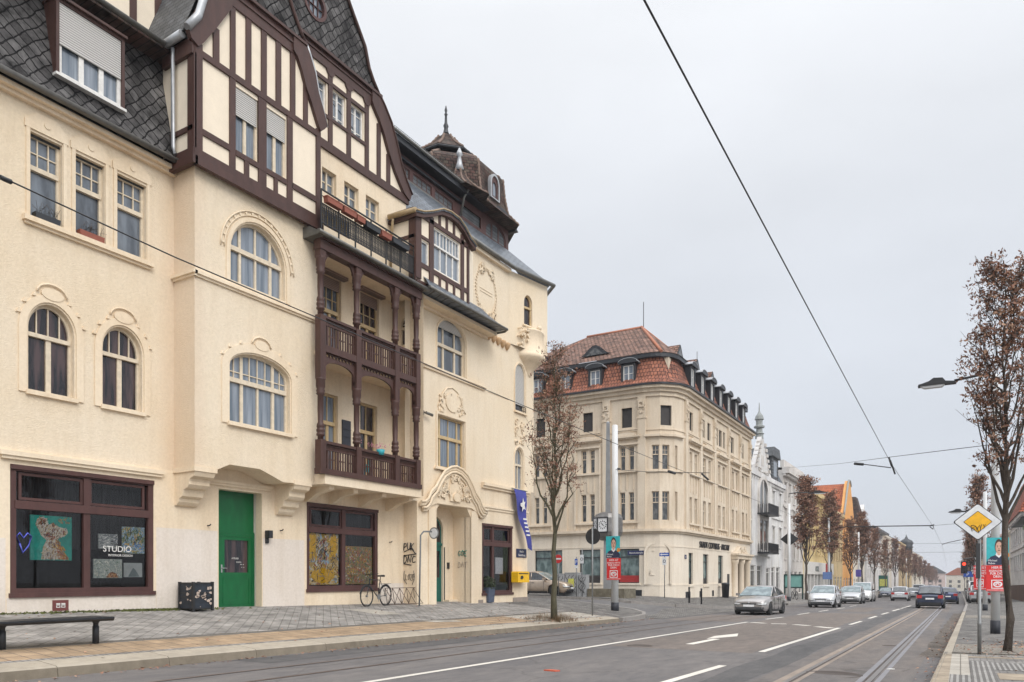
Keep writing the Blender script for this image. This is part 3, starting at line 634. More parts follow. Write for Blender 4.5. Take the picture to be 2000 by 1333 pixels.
# green door
m = MB(W0); dd = -.42; m.box(13.38, 14.89, 2.62, 3.79, dd, dd + .05); m.ring(R4(13.38, 14.89, .45, 2.62), R4(13.46, 14.80, .55, 2.52), dd, dd + .09); m.box(13.62, 13.72, .5, 2.55, dd + .002, dd + .08)
m.box(13.72, 14.8, .5, 1.42, dd + .005, dd + .07); m.ring(R4(13.72, 14.8, 1.42, 2.53), R4(13.86, 14.68, 1.5, 2.42), dd + .01, dd + .075); m.box(13.46, 13.63, .5, 1.3, dd, dd + .06)
for a in (13.82, 14.7): m.box(a - .012, a + .012, .6, 1.35, dd + .06, dd + .078)
m.box(13.82, 14.7, 1.33, 1.355, dd + .06, dd + .078); m.box(13.82, 14.7, .6, .625, dd + .06, dd + .078); m.box(13.4, 14.87, 2.6, 2.66, dd + .04, dd + .1)
DO = m.build('door', M['greenpaint'], HS)
m = MB(W0); m.prism(R4(13.85, 14.7, 1.48, 2.44), dd + .02, dd + .03); m.prism(R4(13.45, 13.63, 1.3, 2.54), dd + .02, dd + .03); m.build('pane', M['glassdark'], DO)
m = MB(W0); m.box(13.74, 13.78, 1.5, 1.72, dd + .07, dd + .09); m.ftube([(13.76, 1.62, dd + .09), (13.76, 1.62, dd + .13), (13.9, 1.62, dd + .13)], .012); m.build('handle', M['zinc_light'], DO)
for i, (a, z, s_) in enumerate(((14.1, 1.88, .055), (14.22, 1.78, .04), (14.34, 1.72, .03), (14.36, 1.64, .03))):
    text_mesh(('ATELIER', 'STUDIO', 'MO - FR', '10 - 18')[i], s_ * 1.2, W0, a + .15, z, dd + .035, 'lettering', M['white'], DO, .002)
m = MB(W0)
for q in (((13.38, .5, -.25), (13.38, 3.8, -.25), (13.38, 3.8, -.5), (13.38, .5, -.5)), ((14.89, .5, -.25), (14.89, 3.8, -.25), (14.89, 3.8, -.5), (14.89, .5, -.5)), ((13.38, 3.79, -.25), (14.89, 3.79, -.25), (14.89, 3.79, -.5), (13.38, 3.79, -.5))): m.quad(*q)
P_(m, 'door_reveal', 'repaint')
m = MB(FY(14.885)); 
# house number-like brown plate low on the wall
m = MB(W0); m.box(9.05, 9.4, .62, .86, 0, .012); o = P_(m, 'vent_plate', m_plain('brown_plate', (.16, .045, .04), .5)); m = MB(W0)
for a in (9.13, 9.24):
    m.ring(R4(a, a + .085, .69, .79), R4(a + .015, a + .07, .705, .733), .012, .018); m.box(a, a + .085, .74, .752, .0125, .018)
m.build('vent_grille', M['white'], o)
for (a, z) in ((13.05, 2.75), (15.55, 2.75), (20.5, 2.6)):
    m = MB(W0); m.ftube([(a, z, 0), (a, z, .09), (a + .02, z + .04, .11)], .018); P_(m, 'wall_hook', 'iron')
m = MB(W0); m.box(14.98, 15.08, 2.35, 2.6, 0, .06); m.box(14.96, 15.10, 2.5, 2.72, .03, .2); P_(m, 'intercom_lamp', 'iron')
# ---------------------------------------------------------------- slate mansard on the left with its dormer window
def onp(u, v): return onx(-17.2, u, v)
MX0, MX1, MZ0, MZ1 = -17.08, -17.75, 11.93, 14.6
m = MB(); a = [m.p(MX0 + .12, MZ0 - .1, -6), m.p(MX0 + .12, MZ0 - .1, 12.0), m.p(MX0 - .1, MZ0 + .35, 12.0), m.p(MX0 - .1, MZ0 + .35, -6), m.p(MX1, MZ1 + .1, 12.0), m.p(MX1, MZ1 + .1, -6)]
m.face((a[0], a[1], a[2], a[3])); m.face((a[3], a[2], a[4], a[5])); P_(m, 'slate_roof', 'slate')
m = MB(); m.tube([(-16.92, -6, 11.84), (-16.92, 12.02, 11.84)], .075, 8); o = P_(m, 'gutter', 'zinc'); m = MB(W0); m.box(-6, 12.04, 11.68, 11.78, -.05, .24); m.box(-6, 12.04, 11.6, 11.68, -.05, .12); m.build('eaves_moulding', M['stucco2'], o)
yl, zt0 = onp(108, 2); yr, zt1 = onp(238, 74); _, zb = onp(106, 142)
yl, yr, zb, ztp = 9.22, 10.72, 12.62, 14.5
yl = onp(106, 142)[0]; yr = onp(240, 216)[0]; zb = (onp(106, 142)[1] + onp(240, 216)[1]) / 2; ztp = (onp(106, 2)[1] + onp(240, 74)[1]) / 2
DW = ('r', yl + .07, yr - .07, zb, ztp - .07); FD = FX(-17.15)
m = MB(FD); m.ring(R4(yl, yr, zb - .02, ztp), R4(yl + .07, yr - .07, zb, ztp - .07), -.9, .03); m.box(yl - .03, yr + .03, ztp, ztp + .06, -.6, .1)
DM = P_(m, 'dormer', 'timber'); m = MB(FD); m.box(yl - .02, yr + .02, zb - .07, zb - .01, -.1, .07); m.build('sill', M['white'], DM)
win(DM, FD, DW, .1, M['white'], M['glasscurt'], lo=((.36, .11), (.68, .11)), fw=.08, shut=zb + (ztp - zb) * .40)
# overhanging upper roof with old tiles, gutter across, and the downpipe beside the bay
m = MB(); a = [m.p(-17.15, 14.75, -6), m.p(-17.15, 14.75, 12.0), m.p(-17.15, 14.62, 12.0), m.p(-17.15, 14.62, -6), m.p(-18.4, 14.62, 12.0), m.p(-18.4, 14.62, -6), m.p(-18.3, 15.6, 12.0), m.p(-18.3, 15.6, -6), m.p(-23, 19.6, 12), m.p(-23, 19.6, -6)]
for f in ((3, 2, 1, 0), (3, 5, 4, 2), (0, 1, 6, 7), (7, 6, 8, 9)): m.face([a[k] for k in f])
P_(m, 'tiled_roof', 'tile_tower')
m = MB(); m.tube([(-17.02, -6, 14.66), (-17.02, 11.6, 14.66)], .07, 8); P_(m, 'gutter', 'zinc')
m = MB(); m.tube([(-17.5, 11.72, 14.75), (-16.5, 11.72, 14.8)], .1, 10); o = P_(m, 'gutter', 'zinc_light')
m = MB(); m.tube([(-16.98, 11.8, 14.66), (-17.02, 11.83, 14.45), (-17.02, 11.83, 12.2), (-16.95, 11.85, 12.0)], .05, 8); P_(m, 'downpipe', 'zinc_light')
# timbered wall set back above the tiles
m = MB(FX(-18.35)); m.prism(R4(8.5, 13, 15.3, 18.5), -.1, 0); o = P_(m, 'gable_wall', 'infill'); m = MB(FX(-18.35))
for a in (8.8, 9.9, 10.75, 11.6, 12.3): m.box(a - .09, a + .09, 15.2, 18.5, -.02, .04)
m.box(8.5, 13, 15.25, 15.5, -.02, .06); m.build('timber_frame', M['timber'], o)
# ---------------------------------------------------------------- the half-timbered gable over the bay
GX = -16.35; GA = FX(GX)
prof = [(11.95, 11.7), (16.18, 11.7), (16.18, 14.75), (16.4, 14.9), (16.05, 15.54), (15.91, 16.17), (15.73, 16.54), (15.55, 16.82), (12.42, 16.82), (12.3, 16.5), (12.2, 16.17), (12.1, 15.6), (11.75, 14.9), (11.95, 14.75)]
GW = [('r', 13.17, 13.91, 12.6, 14.28), ('r', 14.19, 14.9, 12.6, 14.28)]
m = MB(GA); m.wall(prof, [shp(s) for s in GW], .15); GWALL = P_(m, 'gable_wall', 'infill')
m = MB(FY(11.95)); m.wall(R4(-17.6, GX, 11.7, 14.75), [], .1); m.build('gable_wall_side', M['infill'], GWALL)
m = MB(GA)
def beam(m, a0, a1, z0, z1, o1=.045): m.box(a0, a1, z0, z1, -.02, o1)
beam(m, 11.9, 16.25, 11.62, 11.82, .12); beam(m, 11.92, 16.22, 11.82, 12.04, .07)
beam(m, 11.93, 12.15, 12.04, 14.7, .06); beam(m, 16.03, 16.2, 12.04, 14.62, .05)
beam(m, 11.93, 16.2, 14.4, 14.56, .055); beam(m, 12.15, 12.98, 12.47, 12.62); beam(m, 13.17, 14.9, 12.44, 12.58, .05); beam(m, 15.1, 16.03, 12.44, 12.6)
for a0, a1, z0, z1 in ((12.98, 13.16, 12.04, 14.4), (13.91, 14.18, 12.04, 14.4), (14.92, 15.12, 12.04, 14.4), (13.45, 13.6, 12.04, 12.44), (14.45, 14.58, 12.04, 12.44)): beam(m, a0, a1, z0, z1)
for a0, a1, z1 in ((12.48, 12.66, 15.4), (13.0, 13.16, 16.3), (13.5, 13.67, 16.3), (14.01, 14.19, 16.3), (14.52, 14.7, 16.3), (15.04, 15.22, 16.3), (15.54, 15.7, 15.7)): beam(m, a0, a1, 14.56, z1)
beam(m, 12.6, 15.4, 16.28, 16.8, .06); m.box(12.4, 15.6, 16.55, 16.6, 0, .09); m.box(12.4, 15.6, 16.74, 16.82, 0, .14)
m.prism([(16.42, 14.86), (16.2, 15.4), (16.07, 15.65), (15.93, 16.17), (15.73, 16.56), (15.55, 16.82), (15.1, 16.82), (15.1, 16.35), (15.24, 16.25), (15.42, 15.95), (15.58, 15.56), (15.8, 15.2), (16.03, 14.76), (16.15, 14.56), (16.3, 14.7)], -.02, .11)
m.prism([(11.7, 14.86), (12.05, 15.65), (12.18, 16.17), (12.3, 16.56), (12.42, 16.82), (13.1, 16.82), (13.0, 16.16), (12.7, 15.65), (12.47, 15.25), (12.16, 14.76), (12.0, 14.56), (11.8, 14.65)], -.02, .11)
m2 = MB(FY(11.95))
beam(m2, -17.5, GX + .12, 11.62, 11.82, .12); beam(m2, -17.5, GX + .06, 11.82, 12.04, .07); beam(m2, -17.5, GX, 12.5, 12.62, .05); beam(m2, -17.5, GX + .05, 14.35, 14.75, .1); beam(m2, GX - .2, GX + .06, 12.04, 14.4, .05)
m.v += m2.v; k0 = len(m.v) - len(m2.v); m.f += [tuple(q + k0 for q in f) for f in m2.f]; m.m += m2.m; m.sm += m2.sm
m.build('timber_frame', M['timber'], GWALL)
for s in GW: win(GWALL, GA, s, .13, M['framecream'], M['glasscurt'], lo=((.5, .09),), fw=.05, shut=13.55 if s[1] < 14 else 13.62)
# slate above the beam, its verge, and the roof running back
up = [(15.58, 16.82), (15.38, 17.1), (15.12, 17.5), (14.85, 18.0), (14.6, 18.7), (14.4, 19.2), (13.6, 19.2), (13.2, 18.4), (12.85, 17.7), (12.6, 17.2), (12.42, 16.82)]
m = MB(GA); m.prism(up, -.3, .02); P_(m, 'slate_gable', 'slate')
m = MB(GA); m.ftube([(a, z, .06) for a, z in up[:6]], .055, 6); m.ftube([(a, z, .06) for a, z in up[6:]], .055, 6); P_(m, 'verge', 'timber')
m = MB(GA); m.ftube([(16.44, 14.84, .07), (16.2, 15.42, .08), (16.08, 15.7, .08), (15.95, 16.2, .08), (15.75, 16.6, .08), (15.6, 16.84, .08)], .04, 6); P_(m, 'lead_flashing', 'zinc_light'); m = MB(GA)
m.ftube([(11.68, 14.84, .1), (11.98, 15.3, .12), (12.12, 15.8, .12), (12.22, 16.3, .12), (12.34, 16.75, .12)], .1, 8); P_(m, 'lead_flashing', 'zinc_light')
roofp = [(16.42, 14.86), (16.07, 15.65), (15.93, 16.17), (15.73, 16.56), (15.12, 17.5), (14.85, 18.0), (14.4, 19.2), (13.6, 19.2), (12.85, 17.7), (12.42, 16.82), (12.18, 16.17), (11.7, 14.86)]
m = MB(GA); m.prism(roofp, -.1, -6, (0, 0)); P_(m, 'slate_roof', 'slate_x')
# ---------------------------------------------------------------- second gable, over the loggias
BX = -17.05; GB = FX(BX)
B3 = [('r', 17.0, 17.62, 13.45, 14.16), ('r', 17.98, 18.65, 13.45, 14.16), ('r', 19.0, 19.67, 13.45, 14.16)]
T3 = [('r', 16.62, 17.18, 15.85, 16.84), ('r', 17.47, 18.03, 15.85, 16.84), ('r', 18.3, 18.89, 15.85, 16.84)]
m = MB(GB); m.wall(R4(16.18, 21.12, 11.2, 14.8), [shp(s) for s in B3], .2); P_(m, 'wall', 'stucco2')
for s in B3: win(HS, GB, s, .18, M['framecream'], M['glass'], lo=((.5, .06),), fw=.05, loh=(13.8,), thin=.035)
outr = [(21.3, 15.2), (21.0, 15.5), (20.73, 15.95), (20.55, 16.4), (20.41, 16.7), (20.19, 17.13), (19.84, 17.52), (19.6, 17.74)]
mir = lambda q, c=17.6: [(2 * c - a, z) for a, z in q][::-1]
prof = [(15.5, 14.74), (21.15, 14.74)] + outr + mir(outr, 17.2)
m = MB(GB); m.wall(prof, [shp(s) for s in T3], .15); GW2 = P_(m, 'gable_wall', 'infill')
m = MB(GB); beam(m, 15.6, 21.2, 14.72, 14.99, .07); beam(m, 14.8, 19.62, 17.3, 17.78, .06); m.box(14.8, 19.65, 17.55, 17.6, 0, .09); m.box(14.8, 19.68, 17.7, 17.79, 0, .15)
for a, z1 in ((17.33, 17.3), (18.16, 17.3), (19.02, 17.3), (19.62, 16.8), (20.12, 16.0), (16.5, 17.3)): beam(m, a - .09, a + .09, 14.99, z1)
beam(m, 16.5, 19.0, 16.84, 16.96, .05); beam(m, 16.5, 19.0, 15.74, 15.84, .05)
m.prism([(21.3, 15.1)] + outr[1:] + [(19.2, 17.74), (19.2, 17.35), (19.3, 17.2), (19.55, 16.95), (19.85, 16.5), (20.1, 16.0), (20.4, 15.55), (20.9, 14.99), (21.2, 14.85)], -.02, .12)
for a in (17.33, 18.16, 19.02): m.prism([(a - .2, 17.31), (a - .14, 17.2), (a - .06, 17.12), (a + .06, 17.12), (a + .14, 17.2), (a + .2, 17.31)], -.02, .058)
m.build('timber_frame', M['timber'], GW2)
for s in T3: win(GW2, GB, s, .14, M['white'], M['glasscurt'], lo=((.45, .07),), up=(), fw=.05, loh=(16.05, 16.6))
up = [(19.6, 17.78), (19.3, 18.1), (19.09, 18.4), (18.89, 19.0), (18.61, 19.36), (18.3, 19.75), (17.9, 20.3), (17.5, 21.0), (17.0, 21.6), (15.5, 21.6), (14.6, 19.0), (14.3, 17.78)]
RW = ELL(16.68, 18.98, .42, .42)
m = MB(GB); m.wall(up, [RW], .12, .02); P_(m, 'slate_gable', 'slate')
m = MB(GB); m.ring(ELL(16.68, 18.98, .48, .48), ELL(16.68, 18.98, .38, .38), -.1, .05); 
for a in (16.5, 16.68, 16.86): m.box(a - .01, a + .01, 18.64, 19.32, -.06, -.02)
m.box(16.32, 17.04, 18.97, 18.99, -.06, -.02)
o = P_(m, 'round_window', 'timber2'); m = MB(GB); m.prism(ELL(16.68, 18.98, .4, .4), -.08, -.07); m.build('pane', M['glasscurt'], o)
m = MB(GB); m.ftube([(a, z, .07) for a, z in up[:9]], .06, 6); m.ftube([(a, z, .13) for a, z in [(21.33, 15.12)] + outr[1:]], .035, 6); P_(m, 'verge', 'timber')
roofp = [(21.32, 15.15)] + outr[1:] + up[1:9] + [(15.5, 21.6), (14.3, 17.6)]
m = MB(GB); m.prism(roofp, -.1, -6, (0, 0)); P_(m, 'slate_roof', 'slate_x')
m = MB(GB); m.wall(R4(20.6, 21.12, 11.2, 14.8), [], .2, -.01)
m = MB(FY(21.12)); m.wall(R4(-20, BX, 11.2, 15.0), [], .1); 
# ---------------------------------------------------------------- loggias
LGX = -16.1; LG = FX(LGX); py = [15.99, 17.52, 19.37, 20.49]
d1 = ('r', 17.25, 17.95, 4.6, 7.22); d2 = ('r', 19.0, 19.86, 4.6, 7.25); d3 = ('r', 17.3, 18.1, 8.3, 11.0); d4 = ('r', 19.0, 19.95, 8.3, 11.0)
m = MB(W0); m.wall(R4(16.1, 20.95, 4.1, 11.5), [shp(s) for s in (d1, d2, d3, d4)], .2); P_(m, 'loggia_wall', 'stucco2')
m = MB(FY(20.9)); NI = ('a', -17.12, -16.72, 9.6, 10.3, 10.6); m.wall(R4(-17.3, -16.1, 4.2, 11.3), [shp(NI)], .15); P_(m, 'loggia_wall', 'stucco2'); win(HS, FY(20.9), NI, .1, M['framecream'], M['glassdark'], tr=10.2, lo=(), up=(.5,), fw=.04, uph=(10.35,))
m = MB(FY(16.22)); m.wall(R4(-17.3, -16.1, 4.2, 11.3), [], .1); m.f = [f[::-1] for f in m.f]
for s, gm in ((d1, 'glasscurt'), (d2, 'glassdark')): win(HS, W0, s, .18, M['framegold'], M[gm], tr=6.3, lo=((.5, .1),), up=(.5,), trw=.12)
for s, gm in ((d3, 'glass'), (d4, 'glassdark')):
    o = win(HS, W0, s, .18, M['framegold'], M[gm], tr=9.9, lo=((.5, .1),), up=(.33, .66), uph=(10.3,), trw=.12, shut=10.62, shutm=M['shutterbrown'])
    m = MB(W0); m.box(s[1] - .1, s[2] + .12, 11.0, 11.2, -.02, .2); m.build('shutter_box', M['shutterbrown'], o)
m = MB(W0); m.box(18.12, 18.5, 5.68, 6.5, 0, .05)
for z in (5.95, 6.2): m.box(18.12, 18.5, z, z + .015, .05, .07)
P_(m, 'dark_panel', m_plain('slate_panel', (.03, .033, .045), .4))
m = MB(W0); m.box(16.1, 20.7, 4.12, 4.4, -.1, 1.27); P_(m, 'balcony_floor', 'stucco2')
for q in ((7.98, 8.12, 1.15), (11.1, 11.2, 1.2)): m = MB(W0); m.box(16.1, 20.7, q[0], q[1], -.1, q[2]); P_(m, 'balcony_floor', 'stucco2')
for y in (16.5, 17.55, 18.9, 20.3):
    m = MB(((-17.3, y), (1, 0), (0, 1))); m.prism([(-.02, 4.12), (1.05, 4.12), (1.05, 4.0), (.8, 3.95), (.5, 3.9), (.3, 3.78), (.12, 3.7), (-.02, 3.68)], 0, .2); P_(m, 'console', 'stucco2')
def post(y, parent):
    def seg(z0, z1):
        m.lathe((LGX, y, 0), [(.09, z0), (.09, z0 + .2), (.125, z0 + .22), (.125, z0 + .27), (.10, z0 + .3), (.125, z0 + .34), (.125, z0 + .4), (.095, z0 + .43), (.12, z0 + .47), (.11, z0 + .55), (.08, z0 + .6), (.092, (z0 + z1) / 2), (.088, z1 - .5), (.135, z1 - .46), (.11, z1 - .42), (.135, z1 - .37), (.11, z1 - .32), (.14, z1 - .25), (.14, z1 - .05), (.16, z1)], 12)
    m = MB(LG); m.box(y - .11, y + .11, 4.42, 5.4, -.11, .12); seg(5.3, 7.2); m.box(y - .11, y + .11, 7.2, 9.05, -.11, .11); seg(9.0, 10.75); m.box(y - .12, y + .12, 10.72, 11.05, -.11, .11)
    return P_(m, 'post', 'timber', parent)
m = MB(LG); m.box(15.86, 20.64, 4.40, 4.56, -.12, .14); P_(m, 'loggia_sill_beam', 'timber'); m = MB(LG); m.box(15.85, 20.64, 10.95, 11.22, -.14, .14); m.box(15.86, 20.62, 11.22, 11.3, -.1, .22); P_(m, 'loggia_top_beam', 'timber'); m = MB(LG); m.box(15.87, 20.62, 8.0, 8.2, -.09, .10)
for a, b in zip(py, py[1:]):                                        # arched spandrels with a pierced lattice strip
    a0, a1 = a + .13, b - .13; c = (a0 + a1) / 2; r = (a1 - a0) / 2; n = 12
    m.prism([(a0, 7.86), (a0, 7.3)] + [(c - r * cos(pi * i / n), 7.4 + .38 * sin(pi * i / n) ** .7) for i in range(n + 1)] + [(a1, 7.3), (a1, 7.86)], -.03, .03)
    k = int((a1 - a0) / .14)
    for i in range(k):
        x0 = a0 + (a1 - a0) * i / k; x1 = a0 + (a1 - a0) * (i + 1) / k
        for (p, q) in (((x0, 7.84), (x1, 8.02)), ((x1, 7.84), (x0, 8.02))): m.prism([(p[0] - .025, p[1]), (p[0] + .025, p[1]), (q[0] + .025, q[1]), (q[0] - .025, q[1])], -.012, .012)
    for s_, x in ((1, a0), (-1, a1)): m.prism([(x, 10.96), (x, 10.55), (x + .06 * s_, 10.72), (x + .14 * s_, 10.86), (x + .28 * s_, 10.96)], -.03, .03)
LF = P_(m, 'loggia_frame', 'timber')
for y in py: post(y, LF)
for z0, z1 in ((4.56, 5.32), (8.2, 9.0)):
    for a, b in zip(py, py[1:]):
        m = MB(LG); a0, a1 = a + .12, b - .12; m.box(a0, a1, z1 - .02, z1 + .06, -.07, .1); m.box(a0, a1, z1 - .2, z1 - .16, -.02, .04); k = int((a1 - a0) / .105)
        for i in range(k * 2): x = a0 + (a1 - a0) * (i + .5) / (k * 2); m.box(x - .014, x + .014, z1 - .16, z1 - .02, -.01, .03); m.prism(ELL(x, z1 - .05, .02, .03, 6), .02, .05)
        for i in range(k):
            x = a0 + (a1 - a0) * (i + .5) / k
            if i % 4 == 1: m.box(x - .038, x + .038, z0, z1 - .2, -.015, .02)
            else: m.box(x - .019, x + .019, z0, z1 - .2, -.015, .02)
            if i % 4 in (2, 3): m.box(x - .05, x + .05, (z0 + z1) / 2 - .1, (z0 + z1) / 2 - .06, -.012, .017)
        P_(m, 'railing', 'timber', LF)
# roof edge and balustrade of the terrace above the loggias
m = MB(); a = []
for y in (15.65, 20.75): a += [m.p(-17.1, 11.62, y), m.p(-16.2, 11.55, y), m.p(-15.82, 11.34, y), m.p(-15.82, 11.26, y), m.p(-17.1, 11.24, y)]
for k in range(4): m.face((a[k], a[k + 1], a[k + 6], a[k + 5]))
m.face(a[:5]); m.face(a[5:]); P_(m, 'terrace_roof', 'zinc')
m = MB(); m.tube([(-15.78, 15.6, 11.32), (-15.78, 20.8, 11.30)], .058, 8); P_(m, 'gutter', 'zinc')
TR = FX(-15.98); m = MB(TR)
y0, y1 = 15.9, 20.35
m.ftube([(y0, 12.68, 0), (y1, 12.62, 0)], .028); m.ftube([(y0, 12.5, 0), (y1, 12.45, 0)], .014); m.ftube([(y0, 12.28, 0), (y1, 12.24, 0)], .02); m.ftube([(y0, 11.72, 0), (y1, 11.68, 0)], .018); m.ftube([(y1, 12.62, 0), (y1, 12.62, -.9)], .022); m.ftube([(y1, 11.7, 0), (y1, 11.7, -.9)], .018)
n = 62
for i in range(n + 1):
    y = y0 + (y1 - y0) * i / n
    if i % 10 == 0: m.box(y - .018, y + .018, 11.5, 12.66, -.018, .018)
    else: m.box(y - .014, y + .014, 11.7, 12.28, -.014, .014)
    if i < n:
        for zc, rr in ((12.2, .037), (12.12, .036), (12.03, .034), (11.85, .036), (11.77, .034)):
            c = y + (y1 - y0) / n / 2; m.ring(ELL(c, zc, rr, rr, 8), ELL(c, zc, rr * .62, rr * .62, 8), -.006, .006)
for i in range(9): x = -.1 - i * .1; m.box(y1 - .008, y1 + .008, 11.7, 12.6, x - .008, x + .008)
P_(m, 'terrace_railing', 'iron')
# ================================================================ right part of the house
RA = ('a', 22.52, 24.37, 9.18, 10.45, 11.15); RL = ('r', 22.52, 24.3, 5.5, 7.43)
SW3 = ('r', 25.55, 27.98, .68, 3.57)
CA1 = ('a', onx(-16.7, 1006, 760)[0], onx(-16.7, 1025, 760)[0], 8.65, 10.2, 10.75)
CA2 = ('a', onx(-16.7, 1006, 900)[0], onx(-16.7, 1022, 900)[0], 5.2, 6.6, 7.05)
CA3 = ('a', onx(-16.5, 1024, 600)[0], onx(-16.5, 1036, 600)[0], 12.5, 13.5, 13.85)
YC = 29.85
m = MB(W2); m.wall([(20.62, 4.1), (21.3, 4.1), (21.3, 5.2), (YC, 5.2), (YC, 11.5), (27.65, 11.5), (27.65, 14.6), (24.2, 14.6), (24.2, 12.1), (20.62, 12.1)], [shp(RA), shp(RL), shp(CA1), shp(CA2)], .22); P_(m, 'wall', 'stucco')
PO = [(22.4, bz), (24.72, bz), (24.72, 3.75), (24.45, 4.08), (22.65, 4.08), (22.4, 3.8)]
YG = 29.27
m = MB(W2); m.wall([(21.3, bz), (YG, bz), (YG, 5.2), (21.3, 5.2)], [shp(SW3), PO], .28); P_(m, 'wall', 'stucco2')
m = MB(); m.box(-24, -16.99, bz, 5.2, YG - .3, YG); m.box(-24, -16.93, 5.2, 12, YG - .3, YC - .004); m.box(-17, -16.71, bz, 5.2, YG - .05, YG - .002); m.box(-17, -16.71, 5.2, 12, YC - .05, YC - .002); P_(m, 'side_wall', 'stucco')
m = MB(W2); m.box(28.0, YG + .03, -.3, .48, -.1, .03); m.box(24.8, 25.6, -.3, .45, -.05, .03); P_(m, 'plinth', m_noise('plinth_stone', (.30, .25, .21), .2, 5))
m = MB(FY(21.3)); m.wall(R4(-17.35, -16.7, bz, 4.1), [], .1); RETW = P_(m, 'wall', 'stucco2')
m = MB(W2); m.box(21.35, 25.75, 9.06, 9.13, -.02, .12); m.box(21.35, 25.7, 8.98, 9.06, -.02, .07); P_(m, 'string_course', 'stucco2'); m = MB(W2)
m.box(25.5, YG + .05, 5.1, 5.22, -.02, .16); m.box(25.5, YG + .02, 5.0, 5.1, -.02, .09); m.box(25.5, YG, 4.22, 4.3, -.02, .08); m.box(25.5, YG, 4.12, 4.22, -.02, .04)
P_(m, 'cornice', 'stucco2')
m = MB(W2); m.box(25.95, 27.65, 9.0, 9.02, -.02, .02); P_(m, 'cornice', 'stucco2')
win(HS, W2, RA, .2, M['framecream'], M['glass'], tr=10.12, lo=((.3, .09), (.7, .09)), up=((.3, .08), (.7, .08)), trw=.12, shut=10.72)
win(HS, W2, RL, .2, M['framegold'], M['glasscurt'], tr=6.65, lo=((.18, .1), .5, (.82, .08)), up=((.18, .1), .5, (.82, .08)), trw=.12)
win(HS, W2, CA1, .15, M['framecream'], M['glass'], lo=(), shut=8.95, sill=(.1, .08, .1)); win(HS, W2, CA2, .15, M['framecream'], M['glasscurt'], tr=6.3, lo=(.5,), up=(.5,), sill=(.08, .1, .08))
m = MB(W2); m.box(CA1[1], CA1[2], 8.72, 8.74, .04, .06); m.box(CA1[1], CA1[2], 8.9, 8.92, .04, .06)
for i in range(6): a = CA1[1] + (CA1[2] - CA1[1]) * i / 5; m.box(a - .01, a + .01, 8.66, 8.92, .04, .06)
P_(m, 'window_grille', 'iron')
for s in (RA, CA1, CA2): arch_relief(W2, s, w_=.09, crest=False)
SH3 = shopwindow(W2, SW3, 2.74, (.37,))
m = MB(W2)
m.ring(R4(22.42, 24.42, 5.38, 7.55), R4(22.5, 24.32, 5.5, 7.45), -.01, .04); m.box(22.3, 24.45, 5.38, 5.46, -.01, .1); P_(m, 'window_relief', 'stucco2')
def flourish(m, c, z, w_, h, n, seed=0, o=.03, r=.02, o1=None):
    rnd = random.Random(seed)
    for i in range(n):
        s_ = -1 if i % 2 else 1; x = c + s_ * rnd.random() ** .7 * w_ / 2; y = z + rnd.uniform(-.5, .5) * h; rr = rnd.uniform(.05, .13); a0 = rnd.random() * 6; k = rnd.choice((-1, 1))
        m.ftube([(x + rr * (1 - t_ * .6) * cos(a0 + k * t_ * 5), y + rr * (1 - t_ * .6) * sin(a0 + k * t_ * 5), o) for t_ in [j / 7 for j in range(8)]], r, 5)
        q = rnd.uniform(.025, .05); m.prism(ELL(x, y, q, q * 1.2, 7), -.01, o + .02)
m = MB(W2); pts = [(22.6, 7.55), (24.25, 7.55), (24.3, 7.75), (24.1, 7.95), (24.0, 8.25), (23.75, 8.5), (23.4, 8.6), (23.05, 8.5), (22.8, 8.25), (22.72, 7.95), (22.52, 7.75)]
m.prism(pts, -.01, .035); m.ftube([(a, z, .05) for a, z in pts[2:]], .03, 6); m.prism(ELL(23.4, 8.02, .42, .36), .03, .07); flourish(m, 23.4, 8.0, 1.5, .8, 34, 3, .055, .018); P_(m, 'relief', 'stucco2')
m = MB(W2); cx, cz = 25.85, 13.05                                    # oval cartouche on the upper wall
for i in range(44):
    t_ = 2 * pi * i / 44; m.prism(ELL(cx + .78 * cos(t_), cz + .98 * sin(t_), .045, .035, 6), -.01, .045)
m.ftube([(cx + .70 * cos(t_), cz + .90 * sin(t_), .015) for t_ in [2 * pi * i / 30 for i in range(31)]], .014, 5)
flourish(m, cx, cz + .85, 1.1, .35, 22, 5, .04, .02); flourish(m, cx, cz - .9, 1.5, .4, 26, 6, .04, .02)
for z, l in ((13.1, .95), (12.98, .9)): m.box(cx - l / 2, cx + l / 2, z, z + .012, -.01, .02)
P_(m, 'relief', 'stucco2')
m = MB(W2)
for i in range(6):                                                  # scalloped bracket row under the pent roof
    y = 25.65 + i * .36; m.lathe((-16.66, y, 11.36 - i * 0.015), [(.02, -.22), (.1, -.12), (.15, 0), (.16, .06), (.1, .1)], 8)
P_(m, 'bracket_row', m_noise('bracket_stone', (.55, .36, .2), .15, 6))
m = MB(W2); q = CA1; flourish(m, (q[1] + q[2]) / 2, 7.75, .8, 1.0, 30, 8, .03, .02); flourish(m, (CA3[1] + CA3[2]) / 2 - .4, 11.9, .7, .8, 16, 9, .35, .02); P_(m, 'relief', 'stucco2')
